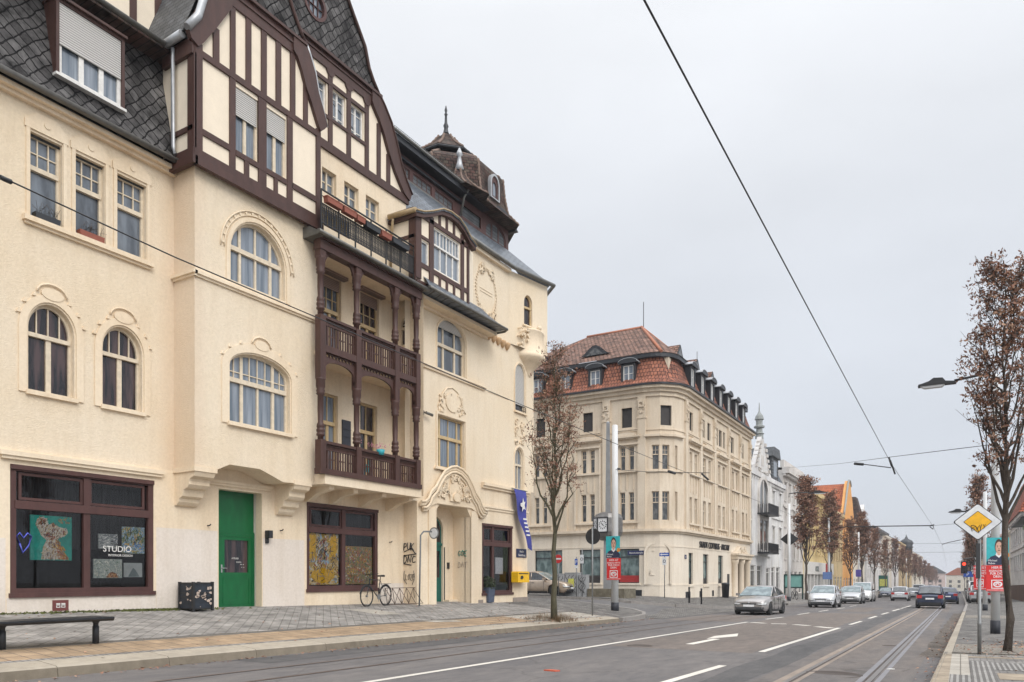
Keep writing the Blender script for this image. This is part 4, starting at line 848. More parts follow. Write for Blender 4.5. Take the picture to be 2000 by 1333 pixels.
# portal: deep opening with a curved moulded hood and a relief field
m = MB(W2); D1 = -.85
for (a, z), (b, y) in zip(PO, PO[1:] + PO[:1]): m.quad((a, z, -.25), (b, y, -.25), (b, y, D1), (a, z, D1))
P_(m, 'portal_reveal', 'stucco2')
m = MB(W2); m.wall(R4(22.3, 24.8, bz, 4.2), [ARC(22.95, 24.05, bz, 3.2, 3.75)], .2, D1); m.box(24.1, 24.72, bz, .47, D1, D1 + .25); P_(m, 'portal_wall', 'stucco2')
m = MB(W2); m.prism(ARC(22.97, 24.03, .3, 3.2, 3.73), D1 - .12, D1 - .08); m.box(23.46, 23.54, .4, 2.6, D1 - .08, D1 - .04); m.box(22.97, 24.03, 2.6, 2.7, D1 - .08, D1 - .03)
for a in (23.05, 23.6): m.ring(R4(a, a + .34, 1.3, 2.45), R4(a + .05, a + .29, 1.35, 2.4), D1 - .08, D1 - .05)
DO2 = m.build('door', M['teal'], HS); m = MB(W2); m.prism(R4(23.1, 23.34, 1.35, 2.4), D1 - .08, D1 - .07); m.prism(R4(23.65, 23.89, 1.35, 2.4), D1 - .08, D1 - .07); m.prism(ARC(23.05, 23.95, 2.75, 3.2, 3.65), D1 - .08, D1 - .07); m.build('pane', M['glassdark'], DO2)
m = MB(W2)
def hood(t_):                                                       # a bell-shaped moulding
    pts = [(-2.2, 3.98), (-1.95, 4.0), (-1.75, 4.15), (-1.6, 4.4), (-1.3, 4.62), (-1.05, 4.95), (-.75, 5.25), (-.35, 5.44), (0, 5.5)]
    return pts
hp = hood(0); hp = hp + [(-a, z) for a, z in hp[:-1][::-1]]; hc = 23.55
for k, (o_, dz, r) in enumerate(((.10, 0, .07), (.16, .1, .05), (.13, -.11, .05), (.08, -.2, .045))): m.ftube([(hc + a * (1 - .03 * k * (k > 1)), z + dz, o_) for a, z in hp], r, 8)
inn = [(hc + a * .93, z - .22) for a, z in hp[2:-2]]; m.prism([(22.42, 4.1)] + inn + [(24.7, 4.1)], -.01, .06); P_(m, 'portal_hood', 'stucco2')
m = MB(W2); m.prism([(hc - .33, 4.25), (hc + .33, 4.25), (hc + .4, 4.7), (hc + .3, 5.02), (hc - .3, 5.02), (hc - .4, 4.7)], .05, .11); m.prism(ELL(hc, 4.42, .2, .17, 14), .1, .17); flourish(m, hc, 4.62, 2.1, .55, 60, 11, .10, .026); flourish(m, hc, 5.1, .5, .2, 10, 12, .12, .03); P_(m, 'portal_relief', 'stucco2')
m = MB(W2); m.box(24.72, 25.2, bz, 4.0, -.02, .05); P_(m, 'pilaster', 'stucco2'); m = MB(W2); m.box(21.95, 22.4, bz, 3.9, -.02, .05); P_(m, 'pilaster', 'stucco2')
m = MB(W2); m.box(24.1, 24.13, .45, 2.55, D1, D1 + .03); m.box(24.3, 24.42, 1.7, 1.95, D1 + .0, D1 + .05); P_(m, 'bell_panel', 'iron')
# graffiti tags
M['spray'] = m_plain('black_spray', (.02, .02, .025), .7); M['sprayg'] = m_plain('green_spray', (.03, .30, .22), .7); M['spraygrey'] = m_plain('grey_spray', (.42, .36, .30), .8); M['sprayb'] = m_plain('blue_spray', (.10, .12, .55), .6)
def scrawl(name, strokes, fr, o, r, mat, parent=HS):
    m = MB(fr)
    for s in strokes: m.ftube([(a, z, o) for a, z in s], r, 4)
    return m.build(name, mat, parent)
def letters(ch, x, z, w_, h, lean=.1):
    G_ = {'D': [[(0, 0), (0, 1), (.6, .9), (.85, .5), (.5, .05), (0, 0)]], 'N': [[(0, 0), (.1, 1), (.7, 0), (.9, 1)]], 'C': [[(.9, .85), (.4, 1), (.05, .5), (.3, .05), (.95, .15)]], 'P': [[(0, 0), (.1, 1), (.7, .95), (.8, .6), (.1, .45)]], 'U': [[(0, 1), (.1, .2), (.5, 0), (.8, .3), (.9, 1)]], 'K': [[(0, 0), (.05, 1)], [(.8, 1), (.1, .5), (.9, 0)]], 'S': [[(.9, .9), (.3, 1), (.1, .65), (.8, .4), (.6, .02), (0, .1)]], 'E': [[(.9, 1), (.1, .9), (.05, .1), (.9, 0)], [(.08, .5), (.7, .5)]], 'O': [[(.5, 1), (.1, .6), (.3, .05), (.8, .2), (.85, .8), (.5, 1)]], 'Z': [[(0, .95), (.9, 1), (.05, .05), (.95, .0)]], 'L': [[(.1, 1), (.05, .05), (.8, .1)]], 'G': [[(.9, .85), (.3, 1), (.05, .4), (.5, 0), (.9, .45), (.5, .45)]], 'A': [[(0, 0), (.5, 1), (.9, 0)], [(.2, .4), (.75, .42)]], 'T': [[(0, .95), (.95, 1)], [(.5, .98), (.45, 0)]]}
    return [[(x + w_ * (a + lean * b), z + h * b) for a, b in s] for s in G_[ch]]
def word(wd, x, z, w_, h, gap=1.1): return [s for i, c in enumerate(wd) for s in letters(c, x + i * w_ * gap, z + (i % 2) * h * .07, w_, h)]
FG = FY(21.29)
scrawl('graffiti', word('PUK', -17.3, 2.32, .15, .27) + [[(-17.28, 2.28), (-16.95, 2.4), (-16.75, 2.2)]] + word('DNC', -17.3, 1.88, .17, .25) + [[(-17.35, 2.14), (-16.72, 2.2)], [(-17.3, 1.85), (-16.95, 1.8)]], FG, .006, .018, M['spray'])
scrawl('graffiti', word('LOZE', -17.22, 1.25, .1, .22) + [[(-17.26, 1.6), (-17.3, 1.3), (-17.15, 1.12)], [(-16.85, 1.6), (-16.8, 1.35), (-16.9, 1.1)]], FG, .006, .013, m_plain('faded_spray', (.16, .14, .12), .8))
FG2 = FY(24.71)
scrawl('graffiti', word('GOE', -17.3, 2.2, .13, .22), FG2, .006, .016, M['sprayg']); scrawl('graffiti', word('DAT', -17.3, 1.75, .14, .22), FG2, .006, .009, M['spraygrey'])
scrawl('graffiti', [[(8.42, 2.1), (8.36, 2.25), (8.42, 2.33), (8.5, 2.22), (8.58, 2.33), (8.66, 2.26), (8.6, 2.05), (8.48, 1.9), (8.42, 2.1)]], W0, -.085, .02, M['sprayb'])
# camera dome on the wall
m = MB(W2); m.box(21.55, 21.66, 7.25, 7.4, 0, .05); m.ftube([(21.6, 7.33, .04), (21.7, 7.3, .16)], .03); m.ftube([(21.62, 7.3, .16), (21.95, 7.26, .2)], .055, 8); P_(m, 'wall_lamp', 'zinc')
# ---------------------------------------------------------------- pent roof below the timbered oriel
m = MB(); A_ = [(20.7, 12.08, -16.7), (24.6, 12.08, -16.7), (24.6, 12.06, -16.05), (20.7, 12.06, -16.05)]
p = [m.p(-16.68, 12.12, 20.7), m.p(-16.68, 12.12, 24.7), m.p(-16.68, 11.75, 25.2), m.p(-16.68, 11.5, 25.9), m.p(-16.05, 11.85, 24.5), m.p(-16.05, 11.9, 20.7), m.p(-15.9, 11.62, 24.9), m.p(-15.75, 11.42, 25.6), m.p(-15.8, 11.6, 20.7), m.p(-15.7, 11.42, 20.7), m.p(-15.7, 11.36, 25.9), m.p(-16.68, 11.38, 25.95), m.p(-16.68, 11.3, 20.7)]
for f in ((0, 1, 4, 5), (5, 4, 6, 8), (8, 6, 7, 9), (1, 2, 6, 4), (2, 3, 7, 6), (9, 7, 10), (3, 11, 10, 7), (9, 10, 11, 12)): m.face([p[k] for k in f])
P_(m, 'pent_roof', 'slate_blue')
m = MB(); m.tube([(-15.68, 20.7, 11.38), (-15.68, 25.85, 11.34), (-15.9, 26.0, 11.34), (-16.6, 26.05, 11.36)], .055, 8); P_(m, 'gutter', 'zinc'); m = MB(W2); m.box(20.7, 25.9, 11.2, 11.32, -.02, .5); m.box(20.7, 25.8, 11.1, 11.2, -.02, .12); P_(m, 'eaves_moulding', 'stucco2')
# timbered oriel
OX = -15.95; OR = FX(OX); oy0, oy1 = 20.25, 23.45
OW = ('r', 21.3, 22.88, 12.25, 13.72); OS = ('r', 20.6, 20.98, 12.2, 13.0)
top = [(20.25, 13.75), (20.6, 13.85), (21.0, 13.95), (21.6, 14.28), (22.07, 14.36), (22.55, 14.36), (23.0, 14.2), (23.3, 13.95), (23.45, 13.75)]
m = MB(OR); m.wall([(oy0, 11.5), (oy1, 11.5)] + top[::-1], [shp(OW), shp(OS)], .12); ORI = P_(m, 'oriel', 'infill')
m = MB(FY(oy0)); m.wall(R4(-17.1, OX, 11.5, 13.95), [], .1); m.f = m.f; m.build('oriel_side', M['infill'], ORI)
m = MB(((OX, oy1), (-.35, .94), (.94, .35))); m.wall(R4(0, .8, 11.6, 13.9), [], .1); m.build('oriel_side', M['infill'], ORI)
m = MB(OR)
for a0, a1, z0, z1, o1 in ((20.22, 20.52, 11.6, 13.8, .06), (21.0, 21.24, 11.5, 14.0, .05), (22.93, 23.12, 11.5, 14.1, .05), (23.34, 23.47, 11.5, 13.8, .05), (20.3, 23.4, 12.04, 12.2, .045), (20.3, 23.4, 13.75, 13.9, .05), (20.5, 21.05, 13.05, 13.15, .045), (20.3, 23.4, 11.46, 11.56, .05)): beam(m, a0, a1, z0, z1, o1)
for a in (21.62, 22.05, 22.5): beam(m, a - .055, a + .055, 13.9, topat(('a', 20.6, 23.4, 12, 13.85, 14.36), a) + .0); beam(m, a - .055, a + .055, 11.5, 12.04)
tp = [(20.1, 13.62), (20.5, 13.72), (21.0, 13.95), (21.6, 14.28), (22.1, 14.38), (22.6, 14.36), (23.0, 14.2), (23.35, 13.95), (23.75, 13.8)]
m.prism([(a, z + .13) for a, z in tp] + [(a, z - .03) for a, z in tp[::-1]], -.05, .16)
m2 = MB(FY(oy0)); beam(m2, -17.1, OX, 13.6, 13.95, .12); beam(m2, -16.2, OX + .04, 11.5, 13.6, .05); beam(m2, -17.1, OX, 12.95, 13.07, .05); beam(m2, -17.1, OX, 11.5, 11.62, .05)
k0 = len(m.v); m.v += m2.v; m.f += [tuple(q + k0 for q in f) for f in m2.f]; m.m += m2.m; m.sm += m2.sm
m.build('timber_frame', M['timber'], ORI)
win(ORI, OR, OW, .1, M['white'], M['glasscurt'], tr=13.12, lo=((.27, .05), (.52, .05), (.76, .05)), up=((.27, .05), (.52, .05), (.76, .05), .13, .4, .64, .88), fw=.05, trw=.06)
win(ORI, OR, OS, .1, M['white'], M['glasscurt'], lo=(), fw=.04)
m = MB(OR); m.prism([(a, z + .16) for a, z in tp] + [(a, z + .1) for a, z in tp[::-1]], -3.2, .2, smooth=False); P_(m, 'oriel_roof', 'slate_blue')
m = MB(OR); m.ftube([(20.1, 13.8, .15), (20.05, 13.8, -1.0)], .09, 8); m.ftube([(20.05, 13.7, -.8), (20.15, 13.4, -.95), (20.15, 12.0, -1.0)], .045, 8)
m.ftube([(a, z + .17, .2) for a, z in tp], .03, 6); P_(m, 'gutter', m_noise('ochre_zinc', (.36, .26, .14), .25, 5, .5))
# steep slate roof up to the attic strip, gutter round the corner
m = MB(); P0 = [(-16.55, 23.4), (-16.55, 27.65), (-16.2, 29.9), (-16.5, 30.25)]; z0, z1 = 14.72, 16.85; P1 = [(-18.5, 20.0), (-18.5, 27.8), (-18.3, 29.9), (-18.6, 30.9)]
q = [m.p(-17.05, 14.3, 20.9), m.p(-16.55, z0, 23.4), m.p(-16.55, z0, 27.65), m.p(-18.5, z1, 27.8), m.p(-18.5, z1, 20.9)]; m.face(q)
q = [m.p(-16.55, z0, 27.65), m.p(-16.05, z0, 30.3), m.p(-18.4, z1, 30.3), m.p(-18.5, z1, 27.8)]; m.face(q)
q = [m.p(-16.05, z0, 30.3), m.p(-17.6, z0, 31.7), m.p(-18.9, z1, 31.2), m.p(-18.4, z1, 30.3)]; m.face(q); P_(m, 'slate_roof', 'slate_blue')
m = MB(); m.tube([(-16.45, 23.55, 14.66), (-16.45, 27.65, 14.66), (-15.92, 30.35, 14.66), (-17.5, 31.9, 14.66)], .09, 8); P_(m, 'gutter', 'zinc')
m = MB(W2); m.box(23.5, 27.62, 14.45, 14.6, -.02, .16); P_(m, 'eaves_moulding', 'stucco2')
# corner turret: slightly turned upper storey with a round bulging base
ang = math.atan2(2.35, .5); m = MB(((-16.7, 27.65), (.2, .98), (.98, -.2)))
CL = 2.6; s3 = ('a', 1.35, 1.8, 12.5, 13.5, 13.85)
s3 = ('a', CA3[1] - 27.65 + .0, CA3[2] - 27.65 + .0, 12.5, 13.5, 13.85)
m.wall(R4(0, CL, 11.45, 14.6), [shp(s3)], .2); TT = P_(m, 'turret_wall', 'stucco')
win(TT, ((-16.7, 27.65), (.2, .98), (.98, -.2)), s3, .15, M['framegold'], M['glassdark'], tr=13.3, lo=(), sill=(.08, .06, .07))
tx, ty = -16.7 + .2 * CL, 27.65 + .98 * CL
m = MB(((tx, ty), (-.9, .43), (.43, .9))); m.wall(R4(0, 2.2, 11.45, 14.6), [], .1); m.build('turret_wall', M['stucco'], TT)
m = MB(); cx, cy = -17.0, 29.45
m.lathe((cx, cy, 0), [(.3, 10.35), (.36, 10.5), (.5, 10.75), (.75, 10.98), (.96, 11.12), (1.0, 11.2), (.98, 11.3), (.92, 11.36), (.9, 12.25), (.94, 12.3), (.94, 12.36), (.7, 12.36)], 24); m.build('turret_base', M['stucco2'], TT)
m = MB()
for a in (-1.3, -.1, .75): m.ball((cx + .86 * cos(a), cy + .86 * sin(a), 12.46), .12, 10)
m.build('ball_finial', M['stucco2'], TT)
# attic strip with windows, flat roof edge and roof railing
AX = -18.5; AF = FX(AX); AW = [('r', 22.4, 23.13, 16.9, 17.28), ('r', 23.36, 24.57, 16.9, 17.28), ('r', 24.8, 26.06, 16.9, 17.28)]
m = MB(AF); m.wall(R4(19, 26.55, 16.7, 17.85), [shp(s) for s in AW], .15); AT = P_(m, 'attic_wall', 'timber2')
for s in AW: win(AT, AF, s, .1, M['timber2'], M['glasscurt'], lo=(.25, .5, .75), fw=.04, bw=.03)
m = MB(AF); m.box(19, 26.6, 17.7, 17.95, -.1, .45); m.box(19, 26.6, 17.42, 17.5, -.1, .14); m.build('attic_eaves', M['dark'], AT); m = MB(AF); m.ftube([(19, 17.98, .52), (26.5, 17.96, .52)], .06, 8); m.ftube([(26.5, 17.9, .5), (26.45, 17.6, .3), (26.45, 16.85, .12)], .05, 6); m.box(19, 26.6, 16.68, 16.8, -.02, .1); m.build('gutter', M['zinc'], AT)
m = MB(AF)
for z in (18.02, 18.25): m.ftube([(21.8, z, .35), (25.9, z, .35)], .012, 4)
for i in range(34): a = 21.8 + i * .124; m.box(a - .008, a + .008, 18.0, 18.26, .345, .358)
m.build('roof_railing', M['zinc'], AT)
# right attic with an arched window group below the tower
m = MB(AF); RA1 = ('r', 26.75, 28.2, 17.0, 17.5); RA2 = ('a', 28.6, 30.35, 16.9, 17.2, 17.75)
m.wall(R4(26.55, 30.6, 16.7, 17.95), [shp(RA1), shp(RA2)], .15); o = P_(m, 'attic_wall', 'timber2')
win(o, AF, RA1, .12, M['white'], M['glass'], lo=(.33, .66), fw=.04); win(o, AF, RA2, .1, M['timber2'], M['glass'], lo=((.33, .14), (.66, .14)), fw=.08)
m = MB(((AX, 30.6), (-.6, .8), (.8, .6))); m.wall(R4(0, 1.5, 16.7, 17.95), [R4(.4, .9, 17.0, 17.5)], .1); m.prism(R4(.4, .9, 17.0, 17.5), -.1, -.08); m.build('attic_wall', M['timber2'], o)
m = MB(AF); n = 12; ar = [(28.3 + 2.35 * i / n, 17.85 + .42 * sin(pi * i / n) ** 1.0) for i in range(n + 1)]
m.prism([(26.6, 17.95), (28.3, 17.95)] + [(a, z + .1) for a, z in ar] + [(30.7, 17.95), (30.9, 17.82), (30.65, 17.8)] + [(a, z - .06) for a, z in ar[::-1]] + [(28.3, 17.8), (26.6, 17.8)], -.2, .38); m.build('attic_eaves', M['dark'], o)
# tower roof: bell shaped, tiled, with a cap, a dormer and a finial
tc_ = (-21.0, 29.0); m = MB(); m.lathe((tc_[0], tc_[1], 0), [(3.5, 17.85), (3.3, 18.0), (2.98, 18.4), (2.84, 18.9), (2.8, 19.8), (2.72, 20.05), (2.5, 20.25), (1.25, 20.95)], 8, False, pi / 8); TW = P_(m, 'tower_roof', 'tile_tower')
m = MB(); m.lathe((tc_[0], tc_[1], 0), [(1.05, 20.8), (1.15, 21.05), (1.5, 21.08), (1.52, 21.16), (1.2, 21.35), (.75, 21.75), (.42, 22.15), (.12, 22.42)], 8, False, pi / 8); m.build('cap', M['tile_tower'], TW)
m = MB(); m.lathe((tc_[0], tc_[1], 0), [(1.53, 21.02), (1.56, 21.08), (1.53, 21.12), (1.3, 21.12)], 8, False, pi / 8); m.lathe((tc_[0], tc_[1], 0), [(.18, 22.4), (.13, 22.5), (.09, 22.7), (.13, 22.8), (.07, 22.95), (.05, 23.3), (.09, 23.36), (.04, 23.42), (.07, 23.55), (.02, 23.77)], 8); m.build('finial', M['dark'], TW)
m = MB()
for k in range(8):
    a = pi / 8 + k * pi / 4
    for r0, z0, r1, z1 in ((3.5, 17.85, 2.98, 18.4), (2.98, 18.4, 2.82, 19.2), (2.82, 19.2, 2.74, 20.05), (2.6, 20.15, 1.3, 20.95), (1.5, 21.16, .75, 21.75), (.75, 21.75, .4, 22.2)):
        n = max(4, int(sqrt((r1 - r0) ** 2 + (z1 - z0) ** 2) / .1)); m.tube([(tc_[0] + (r0 + (r1 - r0) * i / n) * cos(a), tc_[1] + (r0 + (r1 - r0) * i / n) * sin(a), z0 + (z1 - z0) * i / n) for i in range(n + 1)], [.075 if i % 2 else .045 for i in range(n + 1)], 6)
m.build('ridge_tiles', M['tile_hip'], TW)
fa = ((tc_[0] + 2.45 * cos(0.0) , tc_[1] - .0), (0, 1), (1, 0)); TD = ((tc_[0] + 2.36 + .32, tc_[1] + .0), (0, 1), (1, 0))
m = MB(TD); m.ring(ARC(-.38, .38, 18.6, 19.25, 19.75), ARC(-.3, .3, 18.65, 19.25, 19.65), -1.0, .1); o = m.build('tower_dormer', M['zinc_light'], TW); m = MB(TD); m.ring(ARC(-.3, .3, 18.62, 19.3, 19.7), ARC(-.16, .16, 18.75, 19.15, 19.4), -.1, .05); m.build('dormer_frame', M['timber2'], o); m = MB(TD); m.prism(ARC(-.17, .17, 18.7, 19.15, 19.4), -.05, .0); m.build('pane', M['glasscurt'], o)
sx, sy = -18.75, 26.9                                                # small spirelet in front of the tower
m = MB(); m.lathe((sx, sy, 0), [(1.35, 17.9), (.9, 18.1), (.55, 18.45), (.33, 18.8), (.2, 19.15)], 6, False, .3); SPI = P_(m, 'spirelet', 'tile_tower'); m = MB(); m.lathe((sx, sy, 0), [(.24, 19.05), (.12, 19.4), (.07, 19.7), (.15, 19.8), (.12, 19.88), (.03, 20.08)], 8); m.build('spire_tip', M['zinc_light'], SPI)
m = MB(); 
for k in range(6):
    a = .3 + k * pi / 3
    m.tube([(sx + (1.3 * (1 - i / 14) ** 1.7 + .22 * i / 14) * cos(a), sy + (1.3 * (1 - i / 14) ** 1.7 + .22 * i / 14) * sin(a), 17.95 + 1.15 * i / 14) for i in range(15)], [.06 if i % 2 else .035 for i in range(15)], 6)
m.build('ridge_tiles', M['tile_hip'], SPI)
# upper roof body so that nothing is open from above
m = MB(); m.box(-24, -18.55, 16.6, 17.9, 18, 30.6); m.box(-26, -18.6, 11.5, 16.6, -6, 30.0); P_(m, 'roof_body', 'slate_x')
m = MB(); m.box(-26, -17.4, 11.0, 11.6, -6, 30); P_(m, 'attic_floor', 'dark')
# ================================================================ the stone corner building across the side street
def ledge(path, z0, z1, proj, m=None, back=.05):
    m = m or MB(); n = len(path); P2 = [Vector(p) for p in path]; offs = []
    for i in range(n):
        ns = []
        for j in (i - 1, i):
            if 0 <= j < n - 1: d = (P2[j + 1] - P2[j]).normalized(); ns.append(Vector((d.y, -d.x)))
        v = ns[0] if len(ns) == 1 else (ns[0] + ns[1]) / (1 + ns[0].dot(ns[1]))
        offs.append(v)
    A = []
    for p, v in zip(P2, offs):
        a, b = p - v * back, p + v * proj; A.append([m.p(a.x, z0, a.y), m.p(b.x, z0, b.y), m.p(b.x, z1, b.y), m.p(a.x, z1, a.y)])
    for a, b in zip(A, A[1:]):
        for k in range(4): m.face((a[k], b[k], b[(k + 1) % 4], a[(k + 1) % 4]))
    m.face(A[0]); m.face(A[-1][::-1]); return m
BX_, BY_ = -16.2, 47.7
BK = thing('stone_office_building', 'beige stone corner building with red tiled mansard roof and arched black dormers', 'building', (-17, 50, G(-17, 50)))
def Q(mb, name, mat, par=None): return mb.build(name, M[mat] if isinstance(mat, str) else mat, par or BK)
cpath = [(-18.2, BY_), (-17.2, 47.97), (-16.47, 48.7), (-16.2, 49.7)]
full = [(-31, BY_)] + cpath + [(BX_, 68.7)]
FS = FY(BY_); FSt = FX(BX_)
wins_side = []; wins_st = []
for c in (-28.6, -26.1, -22.35, -19.45):                             # bays on the side street
    wins_side.append(('r', c - .38, c + .38, 11.5, 12.84)) if c > -28 else None
    for z0, z1 in ((8.6, 10.2), (5.2, 7.12)):
        wins_side += [('r', c - .5, c - .12, z0, z1), ('r', c + .14, c + .52, z0, z1)]
gfs = [('r', -26.6, -24.35, .95, 3.28), ('r', -23.0, -21.4, .95, 3.28), ('r', -20.1, -18.55, .95, 3.28), ('r', -29.5, -28.0, .95, 3.28)]
m = MB(FS); m.wall(R4(-31, -18.2, 4.4, 14.0), [shp(s) for s in wins_side], .25); Q(m, 'wall', 'stone')
m = MB(FS); m.wall(R4(-31, -18.2, -1.2, 4.4), [shp(s) for s in gfs], .25); Q(m, 'wall', 'stonelight')
st = [(51.0, 52.0, 52.6, 53.1), (54.2, 55.4, 55.8, 56.5), (58.1, 59.3, 59.7, 60.5), (62.2, 63.4, 63.9, 64.4), (65.5, 66.8, 67.2, 67.8)]
for a, b, c, d in st:
    for z0, z1 in ((8.6, 10.1), (5.05, 6.95)): wins_st += [('r', a, b - .25, z0, z1), ('r', b + .35, d - .1, z0, z1)]
for a, b in ((51.2, 51.95), (54.0, 54.85), (55.5, 56.3), (57.9, 58.4), (58.65, 59.5), (59.8, 60.4), (62.2, 63.1), (65.5, 66.4)): wins_st.append(('r', a, b, 11.6, 12.9))
gft = [('r', 51.0, 52.0, .8, 3.05), ('r', 54.4, 55.75, .75, 3.05), ('r', 58.4, 59.8, .72, 3.05)]
POB = R4(62.9, 66.6, -1.5, 2.9)
m = MB(FSt); m.wall(R4(49.7, 68.7, 4.25, 14.0), [shp(s) for s in wins_st], .25); Q(m, 'wall', 'stone')
m = MB(FSt); m.wall(R4(49.7, 68.7, -1.5, 4.25), [shp(s) for s in gft] + [POB], .3); Q(m, 'wall', 'stonelight')
gl2 = m_glass('office_glass', (.025, .028, .03), (.11, .11, .105), (2, 2, 1)); M['gl2'] = gl2
gl3 = m_glass('green_shop_glass', (.05, .085, .08), (.16, .22, .21), (1, 1, .6)); M['gl3'] = gl3
M['dkblind'] = m_plain('dark_blind', (.04, .035, .033), .7); M['redfilm'] = m_plain('red_film', (.35, .03, .03), .4)
def fwin(s, fr, blind=False):
    h = s[4] - s[3]; win(BK, fr, s, .2, M['stone'] if not blind else M['dkblind'], M['dkblind'] if blind else gl2, tr=None if blind else s[3] + h * .62, lo=(), up=None if blind else (.5,), uph=() if blind else (s[3] + h * .8,), fw=.05, trw=.06)
for s in wins_side: fwin(s, FS, s[3] > 11)
for s in wins_st: fwin(s, FSt, s[3] > 11)
for s, fr in [(s, FS) for s in gfs] + [(s, FSt) for s in gft]:
    o = win(BK, fr, s, .2, M['dark'], gl3, tr=s[4] - .55, lo=(), fw=.06, trw=.05); m = MB(fr); m.box(s[1] + .06, s[2] - .06, s[3] + .05, s[3] + .52, -.18, -.175)
    if fr is FS and s[1] > -21: m.build('window_film', M['redfilm'], o)
    else: m.build('window_film', M['dkblind'], o)
    m = MB(fr); m.box(s[1] - .1, s[2] + .1, s[3] - .12, s[3] - .01, -.05, .1); m.build('sill', M['stonelight'], o)
# rounded corner in three facets
for i, ((x0, y0), (x1, y1)) in enumerate(zip(cpath, cpath[1:])):
    an = math.atan2(y1 - y0, x1 - x0); L_ = sqrt((x1 - x0) ** 2 + (y1 - y0) ** 2); fr = FA(x0, y0, an); ws = []
    if i == 1: ws.append(('r', .05, .85, 11.5, 12.84))
    for z0, z1 in ((8.55, 10.2), (5.15, 7.1)):
        if i == 0: ws.append(('r', .5, .98, z0, z1))
        if i == 1: ws.append(('r', .18, .68, z0, z1))
        if i == 2: ws.append(('r', .1, .4, z0, z1))
    m = MB(fr); m.wall(R4(0, L_, 4.4, 14.0), [shp(s) for s in ws], .2); Q(m, 'wall', 'stone')
    m = MB(fr); m.wall(R4(0, L_, -1.3, 4.4), [], .2); Q(m, 'wall', 'stonelight')
    for s in ws: fwin(s, fr, s[3] > 11)
for z0, z1, pr, nm, mt in ((13.45, 13.72, .12, 'cornice', 'stone'), (13.72, 13.95, .28, 'cornice', 'stone'), (13.95, 14.12, .5, 'cornice', 'stone'), (4.42, 4.6, .28, 'cornice', 'stone'), (4.3, 4.42, .14, 'cornice', 'stone'), (.78, .86, .05, 'plinth_band', 'stonelight'), (-1.6, .78, .03, 'plinth', 'stonelight'), (3.38, 3.44, .03, 'string_course', 'stonelight'), (11.2, 11.28, .06, 'string_course', 'stone')):
    if nm == 'plinth':
        m = MB()
        for seg in ([(-31, BY_)] + cpath + [(BX_, 62.8)], [(BX_, 66.7), (BX_, 68.7)]): ledge(seg, z0, z1, pr, m)
        Q(m, nm, mt)
    elif nm == 'plinth_band' or z0 == 3.38: Q(ledge([(-31, BY_)] + cpath + [(BX_, 62.8)], z0, z1, pr), nm, mt)
    else: Q(ledge(full, z0, z1, pr), nm, mt)
Q(ledge(full, 14.12, 14.24, .62), 'gutter', 'dark')
# pilasters, oriel bays with curved heads
def pil(fr, a, wd=.55, pr=.14):
    m = MB(fr); m.box(a - wd / 2, a + wd / 2, 4.6, 12.0, -.02, pr); m.box(a - wd / 2 - .05, a + wd / 2 + .05, 12.0, 12.1, -.02, pr + .04)
    m.box(a - wd / 2, a + wd / 2, 12.1, 13.45, -.02, pr + .02); m.ring(R4(a - .2, a + .2, 12.75, 13.15), R4(a - .11, a + .11, 12.84, 13.06), pr, pr + .1); flourish(m, a, 12.6, wd, .8, 8, int(a * 10) % 97, pr + .05, .03); Q(m, 'pilaster', 'stone')
def bayframe(fr, a0, a1, mull=None):
    m = MB(fr)
    for z0, z1 in ((8.45, 8.57), (5.0, 5.12), (10.3, 10.42)): m.box(a0, a1, z0, z1, -.02, .16)
    for a in (a0, a1): m.box(a - .07, a + .07, 4.7, 10.4, -.02, .1)
    k = 4
    for i in range(k + 1):
        a = a0 + (a1 - a0) * i / k; m.box(a - .03, a + .03, 7.25, 8.45, -.02, .06); m.box(a - .03, a + .03, 4.62, 5.0, -.02, .06)
    n = 10; c = (a0 + a1) / 2; r = (a1 - a0) / 2
    m.prism([(c + r * 1.05 * cos(pi * i / n), 10.85 + .02 * (i % 2)) for i in (0, n)][::-1] + [(c + r * cos(pi * i / n), 10.85 + .0 * i) for i in (0, n)], -.02, .1)
    m.box(a0 - .1, a1 + .1, 10.78, 10.9, -.02, .3); m.prism([(c + r * .75 * cos(pi * i / n), 10.92 + .22 * sin(pi * i / n)) for i in range(n + 1)], -.02, .22); m.box(a0 - .05, a1 + .05, 10.7, 10.78, -.02, .2)
    m.box(a0, a1, 11.3, 11.38, -.02, .1); Q(m, 'bay_surround', 'stone')
for a in (-27.4, -24.2, -20.9, -18.35): pil(FS, a)
for a in (50.3, 53.6, 57.2, 61.2, 64.9, 68.3): pil(FSt, a, .5)
for a in (-26.1, -22.35, -19.45): bayframe(FS, a - .95, a + .95)
for a, b, c, d in st: bayframe(FSt, a - .2, d + .15)
Q(ledge(cpath, 10.75, 10.9, .22), 'cornice', 'stone'); Q(ledge(cpath, 8.4, 8.5, .1), 'cornice', 'stone')
